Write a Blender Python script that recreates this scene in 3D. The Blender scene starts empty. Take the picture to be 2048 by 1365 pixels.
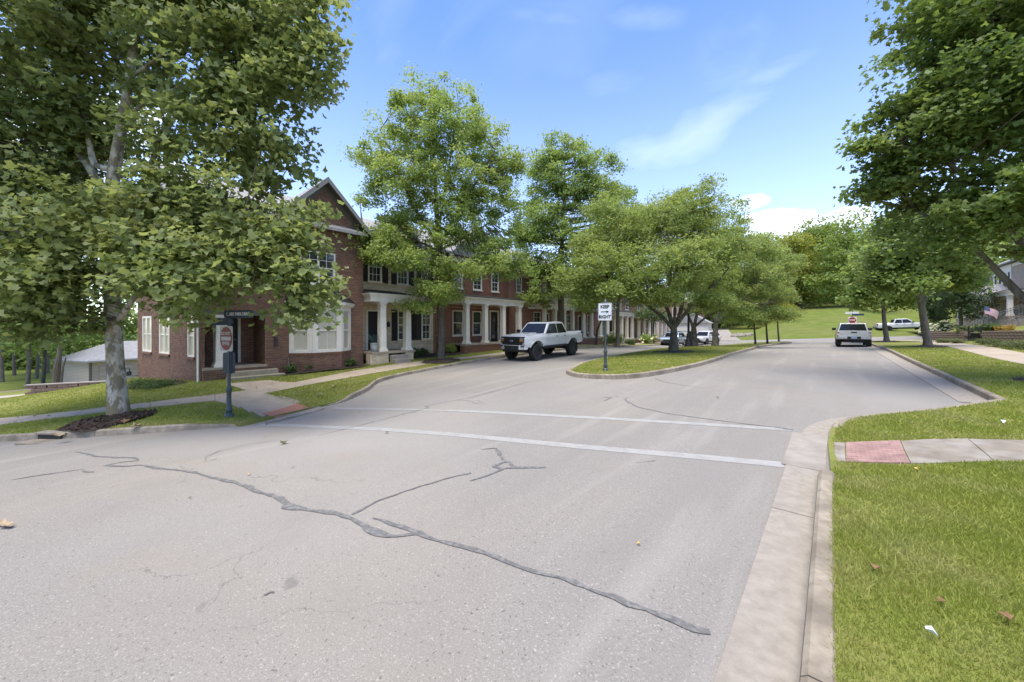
import bpy, bmesh, math, random, numpy as np
from mathutils import Vector, Matrix, geometry
sc = bpy.context.scene
COL = sc.collection
random.seed(7); R = np.random.default_rng(7)
rad = math.radians
# ---------------------------------------------------------------- camera
PH = rad(40.5); CS, SN = math.cos(PH), math.sin(PH); FOC = 740.; HZ = 652.; EYE = 1.7
cd = bpy.data.cameras.new('camera'); cam = bpy.data.objects.new('camera', cd); COL.objects.link(cam)
cam.location = (0, 0, EYE); cam.rotation_euler = (rad(90), 0, PH)
cd.sensor_width = 36; cd.lens = 36*FOC/2048
cd.shift_y = -(682.5-HZ)/2048
cd.clip_start = .05; cd.clip_end = 2500
sc.camera = cam
# ---------------------------------------------------------------- sky, sun, exposure
SUN_EL = rad(78); SUN_AZ = math.atan2(.28, -.96)
S = Vector((math.cos(SUN_EL)*math.sin(SUN_AZ), math.cos(SUN_EL)*math.cos(SUN_AZ), math.sin(SUN_EL)))
wd = bpy.data.worlds.new('World'); sc.world = wd; wd.use_nodes = True
nt = wd.node_tree; N = nt.nodes; L = nt.links
bg = N['Background']; bg.inputs['Strength'].default_value = .106
sky = N.new('ShaderNodeTexSky'); sky.sky_type = 'NISHITA'; sky.sun_disc = False
sky.sun_elevation = SUN_EL; sky.sun_rotation = SUN_AZ; sky.altitude = 200
sky.air_density = 1.0; sky.dust_density = .35; sky.ozone_density = 2.6
tc = N.new('ShaderNodeTexCoord')
def cloud(scale, loc, rot, lo, hi, detail=7, dist=0.):
    mp = N.new('ShaderNodeMapping'); mp.inputs['Scale'].default_value = scale
    mp.inputs['Location'].default_value = loc; mp.inputs['Rotation'].default_value = rot
    L.new(tc.outputs['Generated'], mp.inputs['Vector'])
    no = N.new('ShaderNodeTexNoise'); no.inputs['Scale'].default_value = 1.; no.inputs['Detail'].default_value = detail
    no.inputs['Roughness'].default_value = .52; no.inputs['Distortion'].default_value = dist
    L.new(mp.outputs[0], no.inputs['Vector'])
    mr = N.new('ShaderNodeMapRange'); mr.interpolation_type = 'SMOOTHSTEP'
    mr.inputs['From Min'].default_value = lo; mr.inputs['From Max'].default_value = hi
    L.new(no.outputs['Fac'], mr.inputs['Value']); return mr.outputs[0]
def cmath(op, a, b):
    m = N.new('ShaderNodeMath'); m.operation = op; m.use_clamp = True
    for i, x in enumerate((a, b)):
        if isinstance(x, (int, float)): m.inputs[i].default_value = x
        else: L.new(x, m.inputs[i])
    return m.outputs[0]
def vmath(op, a, b):
    m = N.new('ShaderNodeVectorMath'); m.operation = op
    for i, x in enumerate((a, b)):
        if isinstance(x, tuple): m.inputs[i].default_value = x
        else: L.new(x, m.inputs[i])
    return m.outputs['Value'] if op in ('DOT_PRODUCT', 'LENGTH') else m.outputs[0]
def mapr(v, a, b, hi=1.):
    r = N.new('ShaderNodeMapRange'); r.interpolation_type = 'SMOOTHSTEP'; r.inputs['From Min'].default_value = a; r.inputs['From Max'].default_value = b; r.inputs['To Max'].default_value = hi
    L.new(v, r.inputs['Value']); return r.outputs[0]
def skydir(px, py):
    X = (px-1024)/FOC; return Vector((CS*X-SN, SN*X+CS, (HZ-py)/FOC)).normalized()
def puffy(px, py, size, thick, amt):        # a small cumulus bank seen in that direction
    d = skydir(px, py); o = vmath('MULTIPLY', vmath('SUBTRACT', tc.outputs['Generated'], tuple(d)), (1/size, 1/size, 1/thick))
    m = N.new('ShaderNodeMath'); m.operation = 'MULTIPLY_ADD'; L.new(cloud((9, 9, 14), (px*.01, 1, 2), (0, 0, 0), .25, .75, 8), m.inputs[0]); m.inputs[1].default_value = -1.5
    L.new(vmath('LENGTH', o, (0, 0, 0)), m.inputs[2]); return mapr(m.outputs[0], .35, -.25, amt)
def streak(p, q, width, amt, sc_=3.):       # a cirrus streak between two directions
    a_, b_ = skydir(*p), skydir(*q); n_ = a_.cross(b_).normalized(); mid = (a_+b_).normalized(); half = a_.angle(b_)/2
    wob = cloud((5, 5, 5), (p[0]*.01, 0, 0), (0, 0, 0), .2, .8, 3); m = N.new('ShaderNodeMath'); m.operation = 'MULTIPLY_ADD'; L.new(wob, m.inputs[0]); m.inputs[1].default_value = width*.9
    L.new(vmath('DOT_PRODUCT', tc.outputs['Generated'], tuple(n_)), m.inputs[2]); ab = N.new('ShaderNodeMath'); ab.operation = 'ABSOLUTE'; s_ = N.new('ShaderNodeMath'); s_.operation = 'SUBTRACT'; L.new(m.outputs[0], s_.inputs[0]); s_.inputs[1].default_value = width*.45; L.new(s_.outputs[0], ab.inputs[0])
    along = mapr(vmath('DOT_PRODUCT', tc.outputs['Generated'], tuple(mid)), math.cos(half*1.25), math.cos(half*.45))
    tex = cloud((sc_, sc_, sc_*2.5), (q[0]*.01, 2, 1), (.3, .2, -.6), .25, .7, 6, .4)
    return cmath('MULTIPLY', cmath('MULTIPLY', mapr(ab.outputs[0], width, 0, amt), along), tex)
veil = cloud((1.1, 3.0, 4.0), (.4, .3, 1.7), (.25, .1, -.75), .48, .85, 6, .5)
sep = N.new('ShaderNodeSeparateXYZ'); L.new(tc.outputs['Generated'], sep.inputs[0])
hz_ = mapr(sep.outputs['Z'], .72, -.05)
fac = cmath('MULTIPLY', veil, .10)
for c_ in (streak((1200, 330), (1700, 120), .10, .24), streak((1330, 230), (1560, 40), .12, .12), streak((1000, 40), (1360, 34), .03, .17), streak((600, 205), (760, 200), .03, .14), streak((1150, 175), (1450, 165), .05, .10),
           puffy(1550, 440, .075, .032, .85), puffy(1500, 402, .05, .022, .45), puffy(1620, 452, .08, .03, .7), puffy(290, 470, .10, .06, .5), puffy(60, 260, .2, .12, .6)):
    fac = cmath('MAXIMUM', fac, c_)
fac = cmath('MAXIMUM', fac, cmath('MULTIPLY', hz_, .27))
mx = N.new('ShaderNodeMix'); mx.data_type = 'RGBA'; L.new(fac, mx.inputs['Factor'])
hs = N.new('ShaderNodeHueSaturation'); hs.inputs['Saturation'].default_value = 1.17; hs.inputs['Value'].default_value = 1.0
hs.inputs['Hue'].default_value = .512; L.new(sky.outputs[0], hs.inputs['Color']); L.new(hs.outputs[0], mx.inputs['A'])
mx.inputs['B'].default_value = (5.9, 6.2, 6.6, 1)
L.new(mx.outputs['Result'], bg.inputs['Color'])
sl = bpy.data.lights.new('sun', 'SUN'); sl.energy = 2.2; sl.angle = rad(48); sl.color = (1, .945, .84)
so = bpy.data.objects.new('sun', sl); COL.objects.link(so); so.rotation_euler = S.to_track_quat('Z', 'Y').to_euler()
so.location = (0, 0, 60)
vs = sc.view_settings; vs.view_transform = 'Standard'; vs.look = 'None'; vs.gamma = 1; vs.use_curve_mapping = False
vs.exposure = 1.75
sc.cycles.max_bounces = 8; sc.cycles.transparent_max_bounces = 6
# ---------------------------------------------------------------- terrain heights
CP = [(0,0,0),(3,4,.0),(6,0,.08),(2,12,.03),(-4,2,-.2),(-8,-4,-.55),(-5,6.5,-.2),(0,-10,-.1),(-10,-12,-.9),
(1.4,36,.15),(-6,12,-.02),(-4,20,.0),(-9,20,-.1),(-12.2,16.3,-.22),(-12.2,20,-.14),(-14.3,8.2,-.62),(-14.3,15.9,-.2),(-14.3,24,-.06),(-12,30,-.2),(-13.8,37,-.42),
(-17.4,10.1,-.36),(-17.6,16.2,-.18),(-18,5.7,-.46),(-11.5,4.5,-.68),(-10.5,2.2,-.62),(-17,-2,-1.15),(-30,-8,-2.3),(-18,3,-.52),(-26,1.9,-1.0),(-22,-2,-1.5),
(-36,0,-2.6),(-46,-3,-3.6),(-60,-10,-5),(-40,15,-3.0),(-25,15,-.6),(-20,30,-.2),(-14,42,-.52),(-12,50,-.7),(-20,45,-.5),(-30,45,-1.5),(-8,34,-.15),(-8.6,41,-.42),(-9,47,-.6),(-4,30,.08),
(7,24,.25),(5,33,.35),(10,40,.45),(7.6,53,.2),(0,47,.1),(8,82,.75),(14,60,1.0),(25,40,1.5),(25,80,2),(30,10,1.0),(12,15,.5),(-14,75,-.3),(-17,103,.9),(-40,80,-1),(0,70,.3),(15,-10,.3),(0,-30,0)]
CC = np.array(CP, float); nC = len(CC)
def _K(r2): return .5*r2*np.log(r2+1e-9)
_A = np.zeros((nC+3, nC+3)); _A[:nC, :nC] = _K(((CC[:, None, :2]-CC[None, :, :2])**2).sum(-1))+np.eye(nC)*2.
_A[:nC, nC] = 1; _A[:nC, nC+1:] = CC[:, :2]; _A[nC, :nC] = 1; _A[nC+1:, :nC] = CC[:, :2].T
_w = np.linalg.solve(_A, np.r_[CC[:, 2], 0, 0, 0])
def zt(u, v):
    u = np.asarray(u, float); v = np.asarray(v, float)
    r2 = (u[..., None]-CC[:, 0])**2+(v[..., None]-CC[:, 1])**2
    return (_K(r2)*_w[:nC]).sum(-1)+_w[nC]+_w[nC+1]*u+_w[nC+2]*v
def sstep(x, a, b):
    t = np.clip((np.asarray(x, float)-a)/(b-a), 0, 1); return t*t*(3-2*t)
def zg(u, v):                       # terrain incl. the far hill
    u = np.asarray(u, float); v = np.asarray(v, float)
    b = zt(np.clip(u, -60, 32), np.clip(v, -30, 103))
    foot = 64+22*sstep(u, 2, 9)+40*sstep(-u, 5, 13)
    m = sstep(u, -75, -28)
    h = .105*np.maximum(0, v-foot)+.26*np.maximum(0, v-foot-58)
    h = 40*(1-np.exp(-h/40))
    return b+h*m+np.maximum(0, (np.abs(u)-60))*0
def ray(px, py):
    X = (px-1024)/FOC; return np.array([CS*X-SN, SN*X+CS, (HZ-py)/FOC])
_T = np.concatenate([np.arange(1., 30, .02), np.arange(30, 160, .1)])
def P(px, py, off=0.):              # the ground point seen at a picture position
    p = ray(px, py)[None]*_T[:, None]
    h = p[:, 2]+EYE-zg(p[:, 0], p[:, 1])-off
    i = int(np.argmax(h < 0)); return (float(p[i, 0]), float(p[i, 1]))
def W(px, py, Z):                   # a point at depth Z
    p = ray(px, py)*Z; return np.array([p[0], p[1], p[2]+EYE])
# ---------------------------------------------------------------- materials
MATS = {}
def mat(name, c1, c2=None, scale=6., rough=.8, bump=0., bscale=60., metal=0., island=False, trans=0., spec=.4, coat=0.,
        lo=.35, hi=.65, c3=None, s3=1., f3=.5, kind=None, brick=None, stretch=None):
    if name in MATS: return MATS[name]
    m = bpy.data.materials.new(name); m.use_nodes = True; MATS[name] = m
    t = m.node_tree; n = t.nodes; l = t.links; b = n['Principled BSDF']; out = n['Material Output']
    b.inputs['Roughness'].default_value = rough; b.inputs['Metallic'].default_value = metal
    b.inputs['Specular IOR Level'].default_value = spec; b.inputs['Coat Weight'].default_value = coat
    b.inputs['Coat Roughness'].default_value = .06
    c = n.new('ShaderNodeTexCoord'); vec = c.outputs['Object']
    if stretch:
        mp = n.new('ShaderNodeMapping'); mp.inputs['Scale'].default_value = stretch; l.new(vec, mp.inputs[0]); vec = mp.outputs[0]
    c2 = c2 or tuple(x*.85 for x in c1)
    no = n.new('ShaderNodeTexNoise'); no.inputs['Scale'].default_value = scale; no.inputs['Detail'].default_value = 6
    no.inputs['Roughness'].default_value = .6; l.new(vec, no.inputs['Vector'])
    mr = n.new('ShaderNodeMapRange'); mr.inputs['From Min'].default_value = lo; mr.inputs['From Max'].default_value = hi
    l.new(no.outputs['Fac'], mr.inputs['Value']); f = mr.outputs[0]
    if island:
        g = n.new('ShaderNodeNewGeometry'); a = n.new('ShaderNodeMix'); a.data_type = 'FLOAT'
        a.inputs['Factor'].default_value = .6 if island is True else island
        l.new(f, a.inputs['A']); l.new(g.outputs['Random Per Island'], a.inputs['B']); f = a.outputs['Result']
    x = n.new('ShaderNodeMix'); x.data_type = 'RGBA'; l.new(f, x.inputs['Factor'])
    x.inputs['A'].default_value = (*c1, 1); x.inputs['B'].default_value = (*c2, 1); colr = x.outputs['Result']
    if brick:                       # brick = (w, h, joint colour, offset)
        sp = n.new('ShaderNodeSeparateXYZ'); l.new(c.outputs['Object'], sp.inputs[0])
        ad = n.new('ShaderNodeMath'); ad.operation = 'ADD'; l.new(sp.outputs['X'], ad.inputs[0]); l.new(sp.outputs['Y'], ad.inputs[1])
        cb = n.new('ShaderNodeCombineXYZ')
        if len(brick) > 4: l.new(sp.outputs['X'], cb.inputs['X']); l.new(sp.outputs[brick[4]], cb.inputs['Y'])
        else: l.new(ad.outputs[0], cb.inputs['X']); l.new(sp.outputs['Z'], cb.inputs['Y'])
        bt = n.new('ShaderNodeTexBrick'); l.new(cb.outputs[0], bt.inputs['Vector']); bt.inputs['Scale'].default_value = 1
        bt.inputs['Brick Width'].default_value = brick[0]; bt.inputs['Row Height'].default_value = brick[1]
        bt.inputs['Mortar Size'].default_value = brick[3]; bt.inputs['Mortar'].default_value = (*brick[2], 1); bt.inputs['Bias'].default_value = -.1
        bt.inputs['Color1'].default_value = (*c1, 1); bt.inputs['Color2'].default_value = (*c2, 1); colr = bt.outputs['Color']
        bh = bt.outputs['Fac']
    if c3:
        n3 = n.new('ShaderNodeTexNoise'); n3.inputs['Scale'].default_value = s3; n3.inputs['Detail'].default_value = 4; l.new(vec, n3.inputs['Vector'])
        m3 = n.new('ShaderNodeMapRange'); m3.inputs['From Min'].default_value = .45; m3.inputs['From Max'].default_value = .7
        m3.inputs['To Max'].default_value = f3; l.new(n3.outputs['Fac'], m3.inputs['Value'])
        y = n.new('ShaderNodeMix'); y.data_type = 'RGBA'; l.new(m3.outputs[0], y.inputs['Factor']); l.new(colr, y.inputs['A'])
        y.inputs['B'].default_value = (*c3, 1); colr = y.outputs['Result']
    l.new(colr, b.inputs['Base Color'])
    if bump:
        bn = n.new('ShaderNodeTexNoise'); bn.inputs['Scale'].default_value = bscale; bn.inputs['Detail'].default_value = 4; l.new(vec, bn.inputs['Vector'])
        bp = n.new('ShaderNodeBump'); bp.inputs['Strength'].default_value = bump; bp.inputs['Distance'].default_value = .01
        l.new(bn.outputs['Fac'], bp.inputs['Height'])
        if brick:
            b2 = n.new('ShaderNodeBump'); b2.invert = True; b2.inputs['Strength'].default_value = .6; b2.inputs['Distance'].default_value = .01
            l.new(bh, b2.inputs['Height']); l.new(bp.outputs[0], b2.inputs['Normal']); bp = b2
        l.new(bp.outputs[0], b.inputs['Normal'])
    if trans:
        tr = n.new('ShaderNodeBsdfTranslucent'); ms = n.new('ShaderNodeMixShader'); ms.inputs[0].default_value = trans
        hv = n.new('ShaderNodeHueSaturation'); hv.inputs['Hue'].default_value = .487; hv.inputs['Saturation'].default_value = 1.1; hv.inputs['Value'].default_value = 1.7
        l.new(colr, hv.inputs['Color']); l.new(hv.outputs[0], tr.inputs['Color'])
        l.new(b.outputs[0], ms.inputs[1]); l.new(tr.outputs[0], ms.inputs[2]); l.new(ms.outputs[0], out.inputs['Surface'])
    return m
def asphalt(name, base, warm):
    m = mat(name, base, tuple(x*.62 for x in base), scale=95., rough=.92, bump=.55, bscale=110., spec=.25, lo=.3, hi=.72, c3=warm, s3=.33, f3=.45)
    t = m.node_tree; n = t.nodes; l = t.links; b = n['Principled BSDF']; src = b.inputs['Base Color'].links[0].from_socket
    c = n.new('ShaderNodeTexCoord')
    def layer(src, sc_, lo, hi, col, amt, det=2):
        v = n.new('ShaderNodeTexNoise'); v.inputs['Scale'].default_value = sc_; v.inputs['Detail'].default_value = det; l.new(c.outputs['Object'], v.inputs['Vector'])
        r = n.new('ShaderNodeMapRange'); r.inputs['From Min'].default_value = lo; r.inputs['From Max'].default_value = hi; r.inputs['To Max'].default_value = amt
        l.new(v.outputs['Fac'], r.inputs['Value'])
        x = n.new('ShaderNodeMix'); x.data_type = 'RGBA'; l.new(r.outputs[0], x.inputs['Factor']); l.new(src, x.inputs['A']); x.inputs['B'].default_value = (*col, 1)
        return x.outputs['Result']
    s = layer(src, 70., .60, .70, tuple(min(1, x*1.6) for x in base), .6)      # pale stones
    s = layer(s, 46., .64, .73, tuple(x*.28 for x in base), .75)               # dark pits
    s = layer(s, 1.3, .5, .75, tuple(x*.72 for x in base), .4, 6)
    s = layer(s, .12, .5, .7, tuple(x*1.22 for x in base), .5, 3)
    mp = n.new('ShaderNodeMapping'); mp.inputs['Scale'].default_value = (1.1, .09, 1); mp.inputs['Rotation'].default_value = (0, 0, .12); l.new(c.outputs['Object'], mp.inputs[0]); v0 = c; c = None
    def layer2(src, vec, sc_, lo, hi, col, amt, det=4):
        v = n.new('ShaderNodeTexNoise'); v.inputs['Scale'].default_value = sc_; v.inputs['Detail'].default_value = det; l.new(vec, v.inputs['Vector'])
        r = n.new('ShaderNodeMapRange'); r.inputs['From Min'].default_value = lo; r.inputs['From Max'].default_value = hi; r.inputs['To Max'].default_value = amt; l.new(v.outputs['Fac'], r.inputs['Value'])
        x = n.new('ShaderNodeMix'); x.data_type = 'RGBA'; l.new(r.outputs[0], x.inputs['Factor']); l.new(src, x.inputs['A']); x.inputs['B'].default_value = (*col, 1); return x.outputs['Result']
    s = layer2(s, mp.outputs[0], .8, .52, .7, tuple(x*.74 for x in base), .55); s = layer2(s, mp.outputs[0], 2.1, .55, .72, tuple(x*1.2 for x in base), .4)
    s = layer2(s, v0.outputs['Object'], .55, .60, .72, (base[0]*.95, base[1]*.86, base[2]*.72), .4, 6)
    s = layer2(s, v0.outputs['Object'], 3.2, .72, .78, tuple(x*.45 for x in base), .5, 3)     # oil drips
    vo = n.new('ShaderNodeTexVoronoi'); vo.feature = 'DISTANCE_TO_EDGE'; vo.inputs['Scale'].default_value = .55
    wn = n.new('ShaderNodeTexNoise'); wn.inputs['Scale'].default_value = 2.; wn.inputs['Detail'].default_value = 5; l.new(v0.outputs['Object'], wn.inputs['Vector'])
    wx = n.new('ShaderNodeVectorMath'); wx.operation = 'MULTIPLY_ADD'; l.new(wn.outputs['Color'], wx.inputs[0]); wx.inputs[1].default_value = (.9, .9, .0); l.new(v0.outputs['Object'], wx.inputs[2]); l.new(wx.outputs[0], vo.inputs['Vector'])
    cr = n.new('ShaderNodeMapRange'); cr.inputs['From Min'].default_value = .0; cr.inputs['From Max'].default_value = .004; cr.inputs['To Min'].default_value = .55; cr.inputs['To Max'].default_value = 0; l.new(vo.outputs['Distance'], cr.inputs['Value'])
    mk = n.new('ShaderNodeTexNoise'); mk.inputs['Scale'].default_value = .3; l.new(v0.outputs['Object'], mk.inputs['Vector']); mr_ = n.new('ShaderNodeMapRange'); mr_.inputs['From Min'].default_value = .55; mr_.inputs['From Max'].default_value = .62; l.new(mk.outputs['Fac'], mr_.inputs['Value'])
    mm = n.new('ShaderNodeMath'); mm.operation = 'MULTIPLY'; l.new(cr.outputs[0], mm.inputs[0]); l.new(mr_.outputs[0], mm.inputs[1])
    x = n.new('ShaderNodeMix'); x.data_type = 'RGBA'; l.new(mm.outputs[0], x.inputs['Factor']); l.new(s, x.inputs['A']); x.inputs['B'].default_value = tuple(q*.35 for q in base)+(1,); s = x.outputs['Result']
    l.new(s, b.inputs['Base Color']); return m
M_ASPH = asphalt('asphalt', (.25, .230, .203), (.25, .216, .17))
M_TAR = mat('tar_seal', (0.086, 0.082, 0.080), (0.135, 0.129, 0.123), scale=30, rough=.75, bump=.3, bscale=80, c3=(0.213, 0.201, 0.184), s3=22, f3=.75)
M_PAINT = mat('road_paint', (.296, .286, .264), (.262, .250, .228), scale=24, rough=.7, bump=.3, bscale=110, lo=.42, hi=.72, c3=(.24, .226, .205), s3=7, f3=.9)
M_CONC = mat('concrete', (0.294, 0.259, 0.217), (0.231, 0.203, 0.168), scale=5, rough=.9, bump=.35, bscale=120, c3=(0.168, 0.140, 0.112), s3=1.6, f3=.65)
M_CONC2 = mat('kerb_concrete', (.32, .27, .205), (.205, .17, .125), scale=9, rough=.92, bump=.6, bscale=150, c3=(.13, .105, .075), s3=1.8, f3=.75)
M_SAND = mat('gutter_concrete', (.30, .265, .22), (.235, .205, .168), scale=12, rough=.95, bump=.6, bscale=170, c3=(.27, .23, .18), s3=1.1, f3=.35)
M_WALK = mat('walk_concrete', (.37, .305, .225), (.30, .245, .18), scale=3, rough=.9, bump=.25, bscale=120, c3=(.25, .20, .15), s3=1.2, f3=.5)
M_WALKR = mat('worn_concrete', (0.236, 0.202, 0.158), (0.161, 0.133, 0.102), scale=3.5, rough=.92, bump=.5, bscale=130, c3=(0.322, 0.304, 0.273), s3=2.4, f3=.7)
M_PINK = mat('tactile_pink', (.335, .21, .18), (.25, .15, .13), scale=7, rough=.85, bump=.3, bscale=90, c3=(.15, .085, .075), s3=4, f3=.75)
M_BRKPAD = mat('tactile_orange', (0.374, 0.170, 0.111), (0.306, 0.128, 0.081), scale=9, rough=.85, bump=.3, bscale=90)
M_LAWN = mat('lawn_soil', (.135, .165, .032), (.19, .18, .06), scale=3.2, rough=1, bump=.7, bscale=60, spec=.1, c3=(.15, .13, .055), s3=.8, f3=.5)
M_GRASS = mat('grass_blade', (.172, .226, .036), (.30, .305, .07), scale=1.1, rough=.7, spec=.2, island=.55, trans=.3, c3=(.40, .36, .16), s3=1.5, f3=.5)
M_HILL = mat('hill_grass', (.085, .115, .020), (.135, .155, .034), scale=.6, rough=1, bump=.8, bscale=14, spec=.1, c3=(.15, .14, .05), s3=.09, f3=.6)
M_MULCH = mat('mulch', (.062, .043, .032), (.033, .023, .018), scale=30, rough=1, bump=1, bscale=70)
M_CHIP = mat('mulch_chip', (.085, .06, .043), (.03, .021, .016), rough=1, island=True, spec=.1)
M_DARK = mat('dark_iron', (.02, .021, .023), (.03, .03, .032), rough=.55)
M_POST = mat('sign_post_green', (.030, .045, .048), (.045, .062, .065), scale=20, rough=.5, spec=.5)
M_BLACK = mat('black', (.006, .006, .007), (.012, .012, .012), rough=.6)
M_WHITE = mat('white_trim', (.74, .69, .60), (.66, .61, .52), scale=3, rough=.55, bump=.05)
M_WHITE2 = mat('white_paint', (.76, .70, .61), (.69, .63, .54), scale=3, rough=.5)
M_TAUPE = mat('taupe_trim', (.115, .105, .085), (.095, .088, .072), scale=4, rough=.6)
M_GUT = mat('gutter_metal', (.23, .22, .19), (.19, .18, .16), scale=5, rough=.45)
M_GLASS = mat('window_glass', (.022, .026, .027), (.05, .055, .05), scale=1.1, rough=.04, spec=.9)
M_BLIND = mat('blind_slat', (.62, .60, .53), (.55, .53, .47), rough=.6)
M_SHUT = mat('dark_shutter', (.018, .014, .012), (.026, .02, .017), rough=.55)
M_SHINGLE = mat('roof_shingle', (0.320, 0.308, 0.296), (0.248, 0.236, 0.224), rough=.95, bump=.6, bscale=50, brick=(.3, .14, (0.160, 0.160, 0.160), .008, 'Y'))
M_METROOF = mat('porch_metal', (.024, .024, .022), (.038, .037, .034), scale=4, rough=.6, spec=.15)
M_BRK0 = mat('brick_dark_red', (.122, .059, .040), (.22, .115, .073), scale=9, rough=.9, bump=.4, bscale=90, island=.8)
M_MORT0 = mat('mortar_grey', (.33, .27, .20), (.25, .2, .15), scale=30, rough=1, bump=.4, bscale=90)
M_BRK1 = mat('brick_cream', (.72, .58, .41), (.50, .39, .26), scale=9, rough=.9, bump=.4, bscale=90, island=.85)
M_MORT1 = mat('mortar_tan', (0.425, 0.362, 0.275), (0.350, 0.294, 0.225), scale=30, rough=1)
M_BRK2 = mat('brick_orange', (.255, .108, .062), (.17, .07, .042), scale=9, rough=.9, bump=.4, bscale=90, island=.8)
M_BRKF = mat('brick_far', (.26, .095, .06), (.17, .06, .04), rough=.9, bump=.3, brick=(.21, .075, (.3, .25, .19), .01))
M_BRKT = mat('brick_far_tan', (.42, .31, .22), (.32, .22, .15), rough=.9, bump=.3, brick=(.21, .075, (.4, .36, .3), .01))
M_SIDING = mat('siding_white', (.58, .54, .46), (.53, .49, .42), rough=.7, bump=.3, brick=(9., .16, (.3, .28, .24), .012))
M_SIDT = mat('siding_tan', (.42, .35, .28), (.38, .32, .255), rough=.7, bump=.3, brick=(9., .16, (.2, .165, .13), .012))
M_STEP = mat('step_stone', (.34, .29, .20), (.26, .22, .15), scale=6, rough=.9, bump=.4, bscale=80)
# ---------------------------------------------------------------- object helpers
def link(o): COL.objects.link(o); return o
def tag(o, label=None, cat=None, group=None, kind=None):
    for k, x in (('label', label), ('category', cat), ('group', group), ('kind', kind)):
        if x: o[k] = x
    return o
def thing(name, label, cat, loc=(0, 0, 0), rz=0., group=None):
    o = link(bpy.data.objects.new(name, None)); o.location = loc; o.rotation_euler = (0, 0, rz); o.empty_display_size = .2
    return tag(o, label, cat, group)
def struct(name, loc=(0, 0, 0)):
    o = link(bpy.data.objects.new(name, None)); o.location = loc; o['kind'] = 'structure'; return o
def kids(o): return list(o.children)
def dup(o, loc=None, rz=None, label=None, parent=None, scale=None):
    c = o.copy(); COL.objects.link(c)
    if parent: c.parent = parent
    if loc is not None: c.location = loc
    if rz is not None: c.rotation_euler = (0, 0, rz)
    if scale is not None: c.scale = scale
    if label: c['label'] = label
    for k in kids(o): dup(k, parent=c)
    return c
class G:
    def __init__(s): s.v = []; s.f = []; s.T = None
    def add(s, vs, fs):
        b = len(s.v)
        if s.T is not None: vs = [tuple(s.T @ Vector(q)) for q in vs]
        s.v.extend(vs); s.f.extend(tuple(b+i for i in q) for q in fs); return s
    def box(s, x0, x1, y0, y1, z0, z1, back=True):
        v = [(x0,y0,z0),(x1,y0,z0),(x1,y1,z0),(x0,y1,z0),(x0,y0,z1),(x1,y0,z1),(x1,y1,z1),(x0,y1,z1)]
        f = [(0,1,5,4),(1,2,6,5),(3,0,4,7),(4,5,6,7),(3,2,1,0)]
        if back: f.append((2,3,7,6))
        return s.add(v, f)
    def quad(s, *p): return s.add(list(p), [tuple(range(len(p)))])
    def prism(s, pts, y0, y1, ax='y'):       # pts (x,z) extruded along y, or (y,z) along x, or (x,y) along z
        n = len(pts)
        mk = {'y': lambda a, b, c: (a, c, b), 'x': lambda a, b, c: (c, a, b), 'z': lambda a, b, c: (a, b, c)}[ax]
        v = [mk(a, b, y0) for a, b in pts]+[mk(a, b, y1) for a, b in pts]
        f = [(i, (i+1) % n, n+(i+1) % n, n+i) for i in range(n)]+[tuple(range(n))[::-1], tuple(range(n, 2*n))]
        return s.add(v, f)
    def tube(s, pts, rs, n=8, cap=True):
        pts = [Vector(p) for p in pts]; m = len(pts)
        if not hasattr(rs, '__len__'): rs = [rs]*m
        v = []; ref = None
        for i, p in enumerate(pts):
            d = (pts[min(i+1, m-1)]-pts[max(i-1, 0)])
            d = d.normalized() if d.length > 1e-9 else Vector((0, 0, 1))
            if ref is None: ref = d.orthogonal().normalized()
            a = (ref-d*ref.dot(d)); a = a.normalized() if a.length > 1e-6 else d.orthogonal().normalized(); ref = a; b = d.cross(a)
            for k in range(n):
                t = 2*math.pi*k/n; v.append(tuple(p+(a*math.cos(t)+b*math.sin(t))*rs[i]))
        f = [(i*n+k, i*n+(k+1) % n, (i+1)*n+(k+1) % n, (i+1)*n+k) for i in range(m-1) for k in range(n)]
        if cap: f += [tuple(range(n))[::-1], tuple(range((m-1)*n, m*n))]
        return s.add(v, f)
    def lathe(s, prof, c=(0, 0, 0), n=16, ax='z', cap=True):
        v = []
        for r, h in prof:
            for k in range(n):
                t = 2*math.pi*k/n; a, b = r*math.cos(t), r*math.sin(t)
                p = {'z': (a, b, h), 'y': (a, h, b), 'x': (h, a, b)}[ax]
                v.append((c[0]+p[0], c[1]+p[1], c[2]+p[2]))
        m = len(prof)
        f = [(i*n+k, i*n+(k+1) % n, (i+1)*n+(k+1) % n, (i+1)*n+k) for i in range(m-1) for k in range(n)]
        if cap: f += [tuple(range(n))[::-1], tuple(range((m-1)*n, m*n))]
        return s.add(v, f)
    def mesh(s, name, m, smooth=False):
        me = bpy.data.meshes.new(name); me.from_pydata(s.v, [], s.f); me.materials.append(m)
        if smooth:
            me.polygons.foreach_set('use_smooth', [True]*len(me.polygons)); me.set_sharp_from_angle(angle=rad(38))
        me.update(); return me
    def build(s, name, m, parent=None, smooth=False, bevel=0., kind=None, segs=2):
        o = link(bpy.data.objects.new(name, s.mesh(name, m, smooth)))
        if parent: o.parent = parent
        if bevel:
            b = o.modifiers.new('bevel', 'BEVEL'); b.width = bevel; b.segments = segs; b.limit_method = 'ANGLE'; b.angle_limit = rad(35)
        if kind: o['kind'] = kind
        return o
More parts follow.
